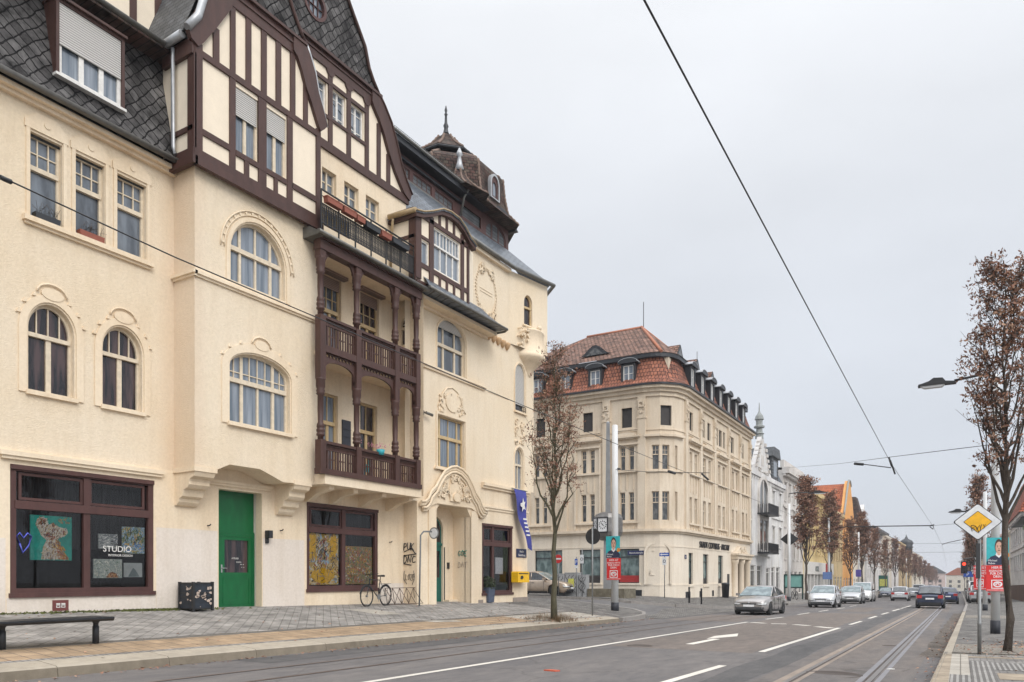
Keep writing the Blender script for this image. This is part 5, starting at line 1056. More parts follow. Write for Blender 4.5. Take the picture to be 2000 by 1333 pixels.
# blind arch on the corner, street portal, cellar windows, lettering
fr = FA(-18.25, 47.68, .35); fr = FA(cpath[0][0], cpath[0][1], math.atan2(.27, 1.0))
m = MB(FA(-18.1, 47.66, math.atan2(.85, 1.55)))
m.ring(ARC(-.1, 1.75, .86, 3.0, 3.75), ARC(.02, 1.63, .86, 2.95, 3.62), -.02, .08); m.box(.3, 1.3, 1.5, 1.56, -.0, .09); m.box(.45, 1.2, 3.1, 3.16, -.0, .1); m.ftube([(.35, 1.9, .05), (.28, 1.6, .05), (.6, 1.45, .05), (1.1, 1.45, .05), (1.35, 1.6, .05), (1.35, 2.4, .05)], .03); Q(m, 'blind_arch', 'stonelight')
m = MB(FSt)
for a in (62.6, 64.7, 66.75): m.lathe((BX_ + .18, a, 0), [(.34, -1.2), (.34, -.6), (.28, -.5), (.27, 2.4), (.34, 2.55), (.36, 2.85)], 14)
m.box(62.2, 67.2, 2.85, 3.15, -.02, .55); m.box(62.1, 67.3, 3.15, 3.3, -.02, .7); m.prism([(62.6, 3.3), (66.8, 3.3), (66.0, 3.65), (65.2, 3.95), (64.2, 3.95), (63.4, 3.65)], -.02, .35); flourish(m, 64.7, 3.65, 1.6, .4, 14, 4, .38, .03); PB = Q(m, 'portal', 'stone')
m = MB(FSt); m.quad((62.9, -1.5, -1.5), (66.6, -1.5, -1.5), (66.6, 2.9, -1.5), (62.9, 2.9, -1.5)); m.box(62.9, 66.6, 2.88, 2.9, -1.5, -.3); m.box(62.86, 62.9, -1.5, 2.9, -1.5, -.3); m.box(66.6, 66.64, -1.5, 2.9, -1.5, -.3); m.build('portal_reveal', M['stone'], PB)
m = MB(FSt); m.box(63.9, 65.6, -1, 2.3, -1.5, -1.42); m.build('door', m_plain('brown_door', (.06, .03, .02), .5), BK)
m = MB(FS)
for a in (-24.9, -21.8, -18.9): m.box(a - .55, a + .55, .05, .5, .02, .035)
m2 = MB(FSt)
for i, (a, b) in enumerate(((50.2, 51.3), (53.4, 53.9), (56.6, 57.1), (60.2, 60.5))): m2.box(a, b, -.1, .35, .02, .036)
k0 = len(m.v); m.v += m2.v; m.f += [tuple(q + k0 for q in f) for f in m2.f]; m.m += m2.m; m.sm += m2.sm
Q(m, 'cellar_windows', 'dark')
text_mesh('STADT COTTBUS · ARCHIV', .66, FSt, 57.4, 3.5, .06, 'lettering', M['iron'], BK, .03)
for (fr, a, z, w_, tx_) in ((FS, -18.75, 3.0, 1.25, 'Bahnhofstraße'), (FSt, 50.25, 2.75, .4, '24')):
    m = MB(fr); m.box(a - w_ / 2, a + w_ / 2, z - .14, z + .14, .01, .03); o = Q(m, 'street_sign', m_plain('blue_enamel', (.012, .02, .09), .3)); text_mesh(tx_, .17, fr, a, z - .06, .034, 'lettering', M['white'], o, .002)
m = MB(FSt); m.box(61.0, 61.5, .6, 1.6, 0, .06); Q(m, 'notice_board', 'dark')
# mansard, tiled, with dormers; upper roof with eyebrow windows
def off(path, d):
    P2 = [Vector(p) for p in path]; n = len(P2); r = []
    for i in range(n):
        ns = []
        for j in (i - 1, i):
            if 0 <= j < n - 1: q = (P2[j + 1] - P2[j]).normalized(); ns.append(Vector((q.y, -q.x)))
        v = ns[0] if len(ns) == 1 else (ns[0] + ns[1]) / (1 + ns[0].dot(ns[1])); r.append(P2[i] + v * d)
    return r
arc = [(-18.2 + 2 * cos(t), 49.7 + 2 * sin(t)) for t in [-pi / 2 + pi / 2 * i / 8 for i in range(9)]]
fp = [(-31, BY_)] + arc + [(BX_, 68.7)]
lv = [(.6, 14.24), (.3, 14.42), (.0, 14.75), (-.25, 15.4), (-.5, 16.2)]
R_ = [off(fp, d) for d, z in lv]
def roofpart(i0, i1, mat):
    m = MB(); g_ = [[m.p(R_[k][i].x, lv[k][1], R_[k][i].y) for i in range(i0, i1 + 1)] for k in range(len(lv))]
    for k in range(len(lv) - 1):
        for i in range(i1 - i0): m.face((g_[k][i], g_[k][i + 1], g_[k + 1][i + 1], g_[k + 1][i]))
    Q(m, 'mansard_roof', mat)
roofpart(0, 5, 'tile_red'); roofpart(5, 10, 'tile_red_y')
Q(ledge([tuple(v) for v in off(fp, -.5)], 16.15, 16.42, .3), 'roof_cornice', 'dark')
ev = [tuple(v) for v in off(fp, -.15)]; ez = 16.43; RZ = 20.5; r1, r2, r3 = (-25.6, 54.5), (-21.0, 54.5), (-21.0, 63.0)
m = MB(); E0 = [m.p(x, ez, y) for x, y in ev]; a1, a2, a3 = m.p(r1[0], RZ, r1[1]), m.p(r2[0], RZ, r2[1]), m.p(r3[0], RZ, r3[1])
wl = m.p(-31, ez, 61); bl = m.p(-26, ez, 68.7)
m.face((E0[0], E0[1], a2, a1)); m.face((wl, E0[0], a1))
for i in range(1, 9): m.face((E0[i], E0[i + 1], a2))
Q(m, 'roof', 'tile_top'); m = MB(); b = [m.p(*q) for q in ((ev[9][0], ez, ev[9][1]), (ev[10][0], ez, ev[10][1]), (r3[0], RZ, r3[1]), (r2[0], RZ, r2[1]), (-26, ez, 68.7), (-26, ez, 61), (r1[0], RZ, r1[1]))]
m.face(b[:4]); m.face((b[1], b[4], b[2])); m.face((b[4], b[5], b[3], b[2])); m.face((b[5], b[6], b[3])); Q(m, 'roof', 'tile_red_y')
m = MB(); m.tube([(ev[4][0], ev[4][1], ez + .05), (r2[0], r2[1], RZ + .05)], .11, 6); m.tube([(ev[0][0] + 4, ev[0][1], ez + .1), (r1[0], r1[1], RZ)], .02, 6); m.tube([(r1[0], r1[1], RZ + .03), (r2[0], r2[1], RZ + .03), (r3[0], r3[1], RZ + .03)], .1, 6); Q(m, 'ridge_tiles', m_noise('ridge', (.42, .17, .10), .25, 8))
def dormer(fr, a, zb=14.75, w_=.75, h=1.25, dep_=.55):
    m = MB(fr); o1 = .12
    m.ring(R4(a - w_ / 2 - .14, a + w_ / 2 + .14, zb - .05, zb + h + .12), R4(a - w_ / 2, a + w_ / 2, zb, zb + h), -dep_ - .6, o1)
    n = 8; m.prism([(a - w_ / 2 - .3, zb + h + .12)] + [(a - (w_ / 2 + .3) * cos(pi * i / n), zb + h + .18 + .26 * sin(pi * i / n)) for i in range(n + 1)] + [(a + w_ / 2 + .3, zb + h + .12)], -1.6, o1 + .16)
    o = Q(m, 'dormer', 'dark'); win(o, fr, ('r', a - w_ / 2, a + w_ / 2, zb, zb + h), .02, M['white'], M['glasscurt'], lo=((.5, .06),), loh=(zb + h * .55,), fw=.06)
    m = MB(fr); m.prism([(a - (w_ / 2 + .31) * cos(pi * i / n), zb + h + .2 + .26 * sin(pi * i / n)) for i in range(n + 1)] + [(a - (w_ / 2 + .31) * cos(pi * i / n), zb + h + .17 + .26 * sin(pi * i / n)) for i in range(n + 1)][::-1], -1.6, o1 + .18); m.build('dormer_roof', M['zinc_light'], o)
for a in (-26.3, -24.1, -21.75, -19.3): dormer(FS, a, 14.45)
for a in (51.6, 54.0, 56.4, 58.8, 61.2, 63.6, 66.0): dormer(FSt, a, 14.7)
def eyebrow(fr, a, z, w_, h, o0, slope):
    m = MB(fr); n = 14; f = lambda t: h * (.5 - .5 * cos(2 * pi * t)) ** 1.1
    fr_ = [(a - w_ / 2 + w_ * i / n, z + f(i / n)) for i in range(n + 1)]
    A_ = [m.p(x, zz, o0) for x, zz in fr_]; B_ = [m.p(x, zz + (.02 if 0 < i < n else 0) + 0, o0 - (zz - z) / slope - .05 - 1.2 * f(i / n)) for i, (x, zz) in enumerate(fr_)]
    for i in range(n): m.face((A_[i], A_[i + 1], B_[i + 1], B_[i]), True)
    o = Q(m, 'eyebrow_dormer', 'tile_top'); m = MB(fr); m.prism(fr_, o0 - .03, o0 - .01); g_ = m.build('eyebrow_wall', M['dark'], o)
    m = MB(fr); m.prism([(a + (x - a) * .62, z + .02 + (zz - z) * .66) for x, zz in fr_], o0 - .02, o0 + .01)
    m.build('pane', M['gl2'], o)
for a in (-22.35, -26.6): eyebrow(FS, a, 17.15, 2.6, .72, -1.15, .66)
for a in (51.0, 55.0, 59.0): eyebrow(FSt, a, 16.8, 1.6, .8, -.6, .7)
m = MB(); m.tube([(-21.8, 57, 20), (-21.8, 57, 23.4)], .03, 5); m.tube([(-20.2, 66, 17), (-20.2, 66, 21.5)], .025, 5); Q(m, 'antenna', 'iron')
m = MB(); m.box(-31, -16.8, 13.9, 16.4, 48.6, 68.6); m.box(-31, -30.8, -1, 14, BY_, 68.7); m.box(-31, BX_ - .01, -1.5, 14, 68.5, 68.69); Q(m, 'roof_body', 'stone')
# ================================================================ the row of houses further down the left side
def house(kind, label, y0, y1, zt, floors, nw, wall, X=-16.8, right=False, gf=None, cornice=(.35, .45), wsz=(.95, 1.7), roof=None, frame='white', dep=12, groupw=None, gmat='gl2', cat='house', pil_=False, hood_=True):
    s = -1 if right else 1; fr = FXR(X) if right else FX(X); zb = G(X, (y0 + y1) / 2) - .8
    T = thing(kind, label, cat, (X, (y0 + y1) / 2, zb + .8)); ws = []; D = (y1 - y0) / nw
    for zf in floors:
        for i in range(nw): c = y0 + D * (i + .5); ws.append(('r', c - wsz[0] / 2, c + wsz[0] / 2, zf, zf + wsz[1]))
    gws = gf or []
    m = MB(fr); m.wall(R4(y0, y1, zb, zt), [shp(q) for q in ws + gws], .2); m.wall(R4(y0, y1, zb, zt), [], .1, -dep)
    k = m.p(y0, zb, 0), m.p(y0, zt, 0), m.p(y0, zt, -dep), m.p(y0, zb, -dep); m.face(k); k = m.p(y1, zb, 0), m.p(y1, zt, 0), m.p(y1, zt, -dep), m.p(y1, zb, -dep); m.face(k)
    m.build('wall', wall, T)
    m = MB(fr); m.box(y0 - .02, y1 + .02, zt - cornice[1], zt, -.1, cornice[0]); m.box(y0, y1, zt - cornice[1] - .25, zt - cornice[1], -.05, cornice[0] * .4)
    if floors: m.box(y0, y1, floors[0] - .75, floors[0] - .55, -.05, .14)
    n = int((y1 - y0) / .7)
    for i in range(n): a = y0 + (y1 - y0) * (i + .5) / n; m.box(a - .12, a + .12, zt - cornice[1] - .3, zt - cornice[1], 0, cornice[0] * .75)
    m.build('cornice', wall, T)
    if pil_:
        for i in range(nw + 1): a = y0 + D * i; m = MB(fr); m.box(max(y0, a - .18), min(y1, a + .18), floors[0] - .5, zt - .8, -.05, .12); m.build('pilaster', wall, T)
    for q in ws:
        o = win(T, fr, q, .16, M[frame], M[gmat], tr=q[3] + (q[4] - q[3]) * .68, lo=((.5, .06),), fw=.06, trw=.06, sill=None if hood_ else (.12, .13, .1, wall))
        if hood_: m = MB(fr); m.box(q[1] - .12, q[2] + .12, q[3] - .14, q[3] - .01, -.05, .1); m.box(q[1] - .18, q[2] + .18, q[4] + .12, q[4] + .26, -.05, .18); m.box(q[1] - .14, q[1] - .02, q[3] - .01, q[4] + .12, -.05, .06); m.box(q[2] + .02, q[2] + .14, q[3] - .01, q[4] + .12, -.05, .06); m.build('window_surround', wall, o)
    for q in gws: win(T, fr, q, .16, M['white'], M['gl2'], tr=q[4] - .5, lo=(), fw=.08, trw=.06)
    if roof:
        mt, h, run = roof; m = MB(fr); a = [m.p(y0, zt, .2), m.p(y1, zt, .2), m.p(y1, zt + h, -run), m.p(y0, zt + h, -run), m.p(y1, zt, -dep), m.p(y0, zt, -dep)]
        m.face(a[:4]); m.face((a[3], a[2], a[4], a[5])); m.face((a[0], a[3], a[5])); m.face((a[1], a[4], a[2])); m.build('roof', M[mt], T)
    else:
        m = MB(fr); m.box(y0, y1, zt - .3, zt - .05, -dep, 0); m.build('roof', M['zinc'], T)
    return T, fr
GFL = lambda y0, y1, n, z0, z1, f=.8: [('r', y0 + (y1 - y0) * (i + (1 - f) / 2) / n, y0 + (y1 - y0) * (i + (1 + f) / 2) / n, z0, z1) for i in range(n)]
M['wwhite'] = m_stucco('white_plaster', (.72, .71, .695), (.55, .54, .54), .2, .2); M['wgrey'] = m_stucco('grey_white_plaster', (.66, .63, .60), (.56, .53, .50), .2, .2)
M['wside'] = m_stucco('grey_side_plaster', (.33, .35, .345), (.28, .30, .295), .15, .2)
M['wyellow'] = m_stucco('yellow_plaster', (.66, .52, .27), (.58, .44, .22), .15, .2); M['worange'] = m_stucco('orange_plaster', (.72, .37, .13), (.62, .31, .11), .1, .2)
M['wochre'] = m_stucco('ochre_plaster', (.55, .42, .24), (.45, .35, .2), .15, .2); M['wpale'] = m_stucco('pale_plaster', (.68, .63, .54), (.6, .55, .46), .12, .2)
M['wgreen'] = m_stucco('green_plaster', (.50, .60, .42), (.45, .54, .38), .1, .2); M['wpink'] = m_stucco('pink_plaster', (.62, .50, .46), (.54, .43, .40), .1, .2)
# white gabled house with turret pinnacle and balconies
T, fr = house('gabled_townhouse', 'white townhouse with pointed gable, stone pinnacle and tall recessed balcony arch', 69.5, 86.3, 11.4, [8.2, 4.5], 5, M['wwhite'], gf=[('r', 71.4, 73.4, -.4, 2.5), ('r', 74.0, 76.0, -.4, 2.5), ('r', 78.0, 79.6, -1, 2.3), ('r', 80.4, 82.0, -.4, 2.4), ('r', 82.8, 84.6, -.4, 2.4)], wsz=(.9, 2.0))
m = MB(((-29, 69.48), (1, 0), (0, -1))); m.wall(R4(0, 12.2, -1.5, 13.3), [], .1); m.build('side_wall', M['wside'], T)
GB_ = FX(-16.6); m = MB(GB_); m.prism([(71.2, 3.4), (79.6, 3.4), (79.6, 11.4), (78.6, 12.0), (77.6, 13.0), (76.6, 14.2), (75.9, 15.0), (74.9, 15.0), (74.2, 14.2), (73.2, 13.0), (72.2, 12.0), (71.2, 11.8)], -.4, 0); GG = m.build('gable', M['wwhite'], T)
m = MB(GB_); m.prism(ARC(73.6, 77.4, 3.9, 9.6, 11.0), .005, .02); m.build('balcony_recess', M['gl2'], GG)
m = MB(GB_); m.ring(ARC(73.4, 77.6, 3.8, 9.6, 11.2), ARC(73.75, 77.25, 4.0, 9.6, 10.85), 0, .16); m.box(73.5, 77.5, 6.9, 7.3, 0, .14); m.box(75.35, 75.65, 4, 11, 0, .1); flourish(m, 75.4, 11.6, 4.2, .5, 24, 2, .1, .06)
for k in (-1, 1):
    for i in range(6): m.box(75.4 + k * (.9 + i * .38) - .2, 75.4 + k * (.9 + i * .38) + .2, 14.3 - i * .48 - .1, 14.5 - i * .48, -.3, .18)
m.box(75.0, 75.25, 12.2, 13.2, 0, .06); m.box(75.55, 75.8, 12.2, 13.2, 0, .06); m.build('gable_ornament', M['wgrey'], GG)
for z in (7.35, 3.6):
    m = MB(GB_); m.box(73.3, 77.7, z, z + .14, 0, 1.1); m.box(73.3, 77.7, z + .95, z + 1.0, 1.02, 1.1); m.box(73.35, 77.65, z + .1, z + .3, 1.0, 1.06)
    for i in range(22): a = 73.35 + 4.3 * i / 21; m.box(a - .05, a + .05, z + .14, z + .96, 1.03, 1.07)
    for i in range(6):
        for a in (73.33, 77.65): m.box(a - .02, a + .02, z + .14, z + .96, .1 + i * .18, .15 + i * .18)
    m.build('balcony', M['dark'], T)
m = MB(); m.lathe((-16.9, 75.4, 0), [(.4, 14.9), (.38, 15.3), (.5, 15.35), (.34, 15.45), (.28, 15.9), (.5, 15.95), (.52, 16.1), (.32, 16.2), (.32, 16.7), (.45, 16.75), (.36, 17.1), (.15, 17.4), (.06, 17.6), (.03, 18.4)], 8, False); m.build('pinnacle', M['wside'], T)
m = MB(FX(-16.8)); a = [m.p(69.5, 11.4, .1), m.p(86.3, 11.4, .1), m.p(86.3, 14.0, -1.2), m.p(69.5, 14.0, -1.2), m.p(86.3, 14.2, -9), m.p(69.5, 14.2, -9)]; m.face(a[:4]); m.face((a[3], a[2], a[4], a[5])); m.face((a[1], m.p(86.3, 11.4, -10), a[4], a[2])); m.build('mansard_roof', M['slate_blue'], T)
m = MB(FX(-16.8)); m.box(80.6, 83.8, 11.5, 13.9, -2.4, .0); m.prism([(80.2, 13.9), (84.2, 13.9), (83.6, 14.9), (80.8, 14.9)], -2.6, .2); o = m.build('dormer', M['slate_x'], T); m = MB(FX(-16.8)); m.box(81.4, 83.0, 11.9, 13.5, .0, .02); m.build('pane', M['glass'], o)
# second house
T, fr = house('townhouse', 'pale grey townhouse with heavy cornice beside the gabled white house', 86.3, 98.6, 13.5, [9.9, 7.0, 3.4], 5, M['wgrey'], gf=GFL(86.8, 98, 4, -.6, 2.0, .6), cornice=(.7, .7), wsz=(.9, 1.9))
m = MB(FX(-16.8)); m.box(86.3, 98.6, 13.5, 14.3, -.3, .1); m.build('parapet', M['wgrey'], T)
T, fr = house('yellow_townhouse', 'long yellow townhouse with pilasters above a white shop front', 98.6, 121.5, 12.5, [8.2, 4.4], 8, M['wyellow'], gf=None, cornice=(.8, .6), wsz=(1.1, 2.4), roof=('zinc', 2.4, 3), pil_=True)
m = MB(FX(-16.8)); m.box(99.0, 121, 1.7, 3.3, 0, .5); m.box(99, 121, -2.2, -1.2, 0, .25); 
for i in range(9): a = 99.2 + i * 2.7; m.box(a - .25, a + .25, -1.2, 1.7, 0, .4)
SF = m.build('shop_front', M['white'], T); m = MB(FX(-16.8)); m.box(99, 121, -1.2, 1.7, .02, .1); m.build('pane', M['gl2'], SF)
m = MB(FX(-16.8)); m.box(113.4, 117.4, 1.75, 3.25, .5, .6); m.build('red_sign', M['redfilm'], SF); text_mesh('MODE', 1.0, FX(-16.8), 106, 2.1, .52, 'lettering', M['gl3'], SF, .02); text_mesh('SALE', .9, FX(-16.8), 115.4, 2.15, .62, 'lettering', M['white'], SF, .02)
T, fr = house('ochre_townhouse', 'ochre townhouse between the yellow shop house and the orange gable', 121.5, 135, 11.6, [7.6, 4.0], 5, M['wochre'], gf=GFL(122, 134.5, 4, -1.2, 1.4, .6), wsz=(1.0, 2.0), roof=('tile_orange', 2.0, 3))
# orange gabled house: steep red roof running across, stepped gable to the street
T, fr = house('orange_gabled_house', 'orange plastered house with tall gable and bright red roof', 135, 149, 11.5, [7.6, 4.2], 4, M['worange'], gf=GFL(135.5, 148.5, 4, -1.4, 1.2, .6), wsz=(1.0, 1.9), roof=None)
m = MB(FX(-16.7)); m.prism([(135, 11.5), (149, 11.5), (147.6, 13.2), (146.6, 14.8), (145, 16.2), (144.2, 17.2), (143.0, 18.0), (141.4, 18.0), (140.2, 17.2), (139, 16.0), (137.4, 14.0), (136, 12.6)], -.5, .1); m.build('gable', M['worange'], T)
m = MB(FX(-16.7)); m.ftube([(135, 11.6, .12), (136, 12.7, .12), (137.4, 14.1, .12), (139, 16.1, .12), (140.2, 17.3, .12), (141.4, 18.1, .12), (143, 18.1, .12), (144.2, 17.3, .12)], .16, 6); m.build('gable_coping', M['wside'], T)
m = MB(FX(-16.9)); a = [m.p(135.2, 11.5, 0), m.p(135.2, 11.5, -14), m.p(142.2, 17.6, -14), m.p(142.2, 17.6, 0), m.p(149, 11.5, 0), m.p(149, 11.5, -14)]; m.face(a[:4]); m.face((a[3], a[2], a[5], a[4])); m.face((a[1], a[5], a[2])); m.build('roof', M['tile_orange'], T)
T, fr = house('brown_roofed_house', 'house with tall dark brown mansard roof behind the orange gable', 149, 168, 11.0, [7.4, 4.0], 5, M['wpale'], gf=GFL(149.5, 167.5, 5, -1.6, 1.0, .6), wsz=(1.0, 1.8), roof=('slate', 2, 3))
m = MB(); m.lathe((-18.9, 160, 0), [(3.6, 10.6), (3.3, 13.6), (2.2, 16.8), (1.5, 16.9)], 4, False, pi / 4); m.build('roof_tower', M['tile_tower'], T); m = MB(FX(-16.7)); m.prism([(164.5, 11), (168, 11), (168, 14.5), (166.8, 16), (165.5, 15)], -3, 0); m.build('gable', M['wwhite'], T)
T, fr = house('modern_house', 'white modern house with flat projecting roof among the trees', 172, 205, 11.3, [8, 4.6, 1.4], 6, M['wwhite'], wsz=(1.6, 1.6), hood_=False)
m = MB(FX(-16.8)); m.box(171.5, 205.5, 11.5, 11.9, -12, 1.8); m.box(173, 204, 11.3, 11.55, -11, 0); m.build('flat_roof', M['dark'], T)
for i, (y0, y1, zt, wl_, rf, lb) in enumerate(((205, 238, 12.2, 'wpale', None, 'cream white house with flat roof past the modern white house'), (238, 266, 11.6, 'wwhite', ('slate_blue', 3, 4), 'white house with green-blue roof beside the domed turret'), (266, 340, 12.6, 'wochre', ('slate', 2.6, 4), 'distant ochre house with dark onion-domed corner turret'), (340, 440, 11.5, 'wpale', ('slate_blue', 3, 4), 'farthest pale house at the end of the left row'))):
    T, fr = house('townhouse', lb, y0, y1, zt, [8 - .8 * i, 4.8 - .8 * i], 7, M[wl_], roof=rf, wsz=(1.4, 1.9), hood_=False)
    if i == 2: m = MB(); m.lathe((-16.5, 300, 0), [(1.9, 9), (1.9, 11.5), (2.3, 11.8), (1.9, 12.3), (2.3, 13.3), (1.8, 14.2), (.7, 14.8), (.25, 15.6), (.05, 16.4)], 10); m.build('turret', M['dark'], T)
# right side houses
T, fr = house('white_house', 'white plastered house with red tiled roof at the right edge', 99, 125, 8.6, [5.4, 2.2], 7, M['wwhite'], X=6.0, right=True, wsz=(1.1, 1.6), gf=GFL(100, 124, 6, -1.2, .4, .4))
m = MB(FXR(6.0)); a = [m.p(98.6, 8.5, .5), m.p(125.4, 8.5, .5), m.p(124.6, 13.6, -1.1), m.p(99.4, 13.6, -1.1), m.p(98.6, 8.5, -10), m.p(125.4, 8.5, -10), m.p(121, 15.2, -5), m.p(103, 15.2, -5)]; m.face(a[:4]); m.face((a[3], a[2], a[6], a[7])); m.face((a[0], a[3], a[7], a[4])); m.face((a[1], a[5], a[6], a[2])); m.face((a[7], a[6], a[5], a[4])); m.build('roof', m_brick('red_tiles_right', (.42, .12, .06), (.33, .09, .05), (.09, .03, .02), 'YZ', .3, .3, .03, 0, .5, .8, .8, .06, stain=.2), T)
T, fr = house('green_house', 'pale green house with deep dark eaves at the right edge', 84, 98.4, 7.2, [4.0, 1.0], 4, M['wgreen'], X=6.05, right=True, wsz=(1.1, 1.6), hood_=False)
m = MB(FXR(6.05)); a = [m.p(83.4, 6.9, 1.3), m.p(98.9, 6.9, 1.3), m.p(98.9, 7.9, -3), m.p(83.4, 7.9, -3), m.p(83.4, 6.75, 1.3), m.p(98.9, 6.75, 1.3), m.p(98.9, 7.2, -9), m.p(83.4, 7.2, -9)]; m.face(a[:4]); m.face((a[4], a[5], a[1], a[0])); m.face((a[4], a[7], a[6], a[5])); m.face((a[3], a[2], a[6], a[7])); m.build('roof', M['dark'], T)
for i, (y0, y1, zt, wl_, lb) in enumerate(((150, 200, 10, 'wpale', 'distant pale house behind the right row of trees'), (200, 300, 11, 'wpink', 'distant pinkish house behind the right row of trees'), (300, 400, 10, 'wochre', 'farthest ochre house on the right side'))):
    house('townhouse', lb, y0, y1, zt, [5.5 - i, 2.2 - i], 8, M[wl_], X=8, right=True, wsz=(1.5, 1.8), hood_=False, roof=('tile_orange', 3, 5))
m = MB(FXR(5.2)); 
for i in range(46): a = 86 + i * .5; m.box(a, a + .4, G(5.2, a) - .1, G(5.2, a) + 1.5 + .1 * (i % 2), -.02, .02)
tag(m.build('wooden_fence', m_noise('fence_wood', (.12, .07, .05), .3, 5)), 'brown upright board fence in front of the pale green house', 'fence')
for i, (x0, x1, y, zt, mt, lb) in enumerate(((-60, -8, 520, 3.5, 'wpink', 'hazy pinkish building closing the far end of the street'), (-8, 40, 560, 2.5, 'wpale', 'hazy pale building at the far right end of the street'))):
    m = MB(FY(y)); zb = -K * y - 1; m.box(x0, x1, zb, zt, -20, 0); T = thing('building', lb, 'building', (0, y, zb)); m.build('wall', M[mt], T)
    m = MB(FY(y)); m.prism([(x0 - 1, zt), (x1 + 1, zt), (x1 - 6, zt + 4.5), (x0 + 6, zt + 4.5)], -20, .5); m.build('roof', M['tile_orange'] if i else M['slate_x'], T)
    for k in range(10):
        for zz in (zb + 3, zb + 6): 
            a = x0 + (x1 - x0) * (k + .5) / 10; m = MB(FY(y)); m.box(a - .8, a + .8, zz, zz + 1.8, .0, .05); m.build('window', M['gl2'], T)
# ================================================================ things
M['steel'] = m_plain('galvanised_steel', (.22, .225, .225), .45, .5); M['pole'] = m_noise('white_pole_paint', (.66, .665, .66), .1, 3, .5, .05, 20, .01, stretch=(1, 1, .3)); M['polebase'] = m_plain('black_pole_base', (.02, .022, .03), .6)
M['tyre'] = m_plain('tyre', (.018, .018, .018), .85); M['rim'] = m_plain('alloy_rim', (.42, .43, .44), .3, .8); M['carglass'] = m_glass('car_glass', (.02, .025, .03), (.06, .07, .08), (1, 1, 1), 1.7); M['windscreen'] = m_glass('windscreen', (.10, .14, .15), (.2, .26, .27), (1, 1, 1), 1.7)
M['blackplastic'] = m_plain('black_plastic', (.015, .015, .016), .5); M['plate'] = m_plain('number_plate', (.78, .78, .78), .4); M['redlamp'] = m_plain('red_lamp', (.42, .02, .02), .2); M['headlamp'] = m_plain('headlamp', (.55, .56, .55), .1)
M['tealposter'] = m_plain('teal_print', (.03, .40, .43), .5); M['redposter'] = m_plain('red_print', (.62, .02, .02), .5); M['skin'] = m_plain('printed_skin', (.58, .34, .25), .6); M['hair'] = m_plain('printed_hair', (.04, .025, .02), .6); M['navy'] = m_plain('navy_print', (.02, .025, .06), .6); M['orange'] = m_plain('orange_print', (.65, .25, .05), .6); M['whitep'] = m_plain('white_print', (.75, .75, .75), .5)
M['signwhite'] = m_plain('sign_white', (.66, .67, .68), .4); M['signyellow'] = m_plain('sign_yellow', (.80, .42, .01), .4); M['signblue'] = m_plain('sign_blue', (.02, .08, .38), .4); M['signred'] = m_plain('sign_red', (.52, .02, .02), .4); M['signgrey'] = m_plain('sign_back', (.025, .026, .028), .55)
M['bark'] = m_noise('bark', (.085, .068, .055), .45, 14, .95, .9, 30, .03, stretch=(1, 1, .35)); M['barkgreen'] = m_noise('mossy_bark', (.10, .09, .055), .4, 14, .95, .9, 30, .03, stretch=(1, 1, .35))
M['leafa'] = m_plain('dry_leaf_brown', (.29, .155, .105), .7, spec=.2); M['leafb'] = m_plain('dry_leaf_dark', (.17, .088, .062), .7, spec=.2); M['leafc'] = m_plain('dry_leaf_light', (.42, .26, .175), .7, spec=.2)
def base(u, v): x, y = gh(u, v); return (x, y, G(x, y))
def gp(x, y): return (x, y, G(x, y))
# ---------------------------------------------------------------- bench, crate, bicycles, rack
bx, by = gh(187, 1257)
bn = thing('bench', 'long black metal bench without backrest at the near end of the pavement', 'bench', gp(bx, by))
m = MB(); z = G(bx, by); 
m.prism([(-.27, z + .40), (.27, z + .40), (.30, z + .44), (.30, z + .47), (-.30, z + .47), (-.30, z + .44)], 0, 1, (1, 1)); m.v = [(bx + x, by + .16 - 3.4 * o, zz) for x, o, zz in m.v]; m.build('seat', M['dark'], bn)
for dy in (0, -1.5, -3.0):
    m = MB(); m.lathe((bx, by + dy, z - K * dy * 0), [(.055, -.02), (.055, .3), (.045, .31), (.045, .36), (.06, .37), (.06, .41)], 14); m.build('leg', M['dark'], bn)
cx, cy = gh(383, 1193); cz = G(cx, cy)
cr = thing('crate', 'battered dark blue flight case with peeling stickers standing by the green door', 'crate', (cx, cy, cz)); m = MB()
cw = .27
m.box(cx - cw, cx + cw, cz + .04, cz + .72, cy - .29, cy + .29); bd_ = m.build('body', m_noise('worn_case', (.02, .026, .035), .5, 7, .6, .3, 20, .02, stain=(.05, .055, .06)), cr)
m = MB()
for z in (.04, .34, .44, .69): m.box(cx - cw - .01, cx + cw + .01, cz + z, cz + z + .035, cy - .30, cy + .30)
for sx in (-1, 1):
    for sy in (-1, 1): m.box(cx + sx * cw - .03, cx + sx * cw + .03, cz, cz + .74, cy + sy * .28 - .03, cy + sy * .28 + .03)
m.build('edge_fittings', M['blackplastic'], cr)
m = MB(); rr_ = random.Random(4)
for i in range(26):
    f = rr_.choice((0, 0, 1)); a = rr_.uniform(-.24, .24); zz = cz + rr_.uniform(.1, .68); s = rr_.uniform(.015, .07); pts = [(a + s * rr_.uniform(.5, 1.5) * cos(t), zz + s * rr_.uniform(.3, .9) * sin(t)) for t in (0, 1, 2, 3, 4, 5)]
    m.fr = ((cx + cw + .012, cy), (0, 1), (1, 0)) if f == 0 else ((cx, cy - .302), (1, 0), (0, -1)); m.prism(pts, 0, .003)
m.build('sticker_remains', m_plain('torn_paper', (.50, .40, .33), .8), cr)
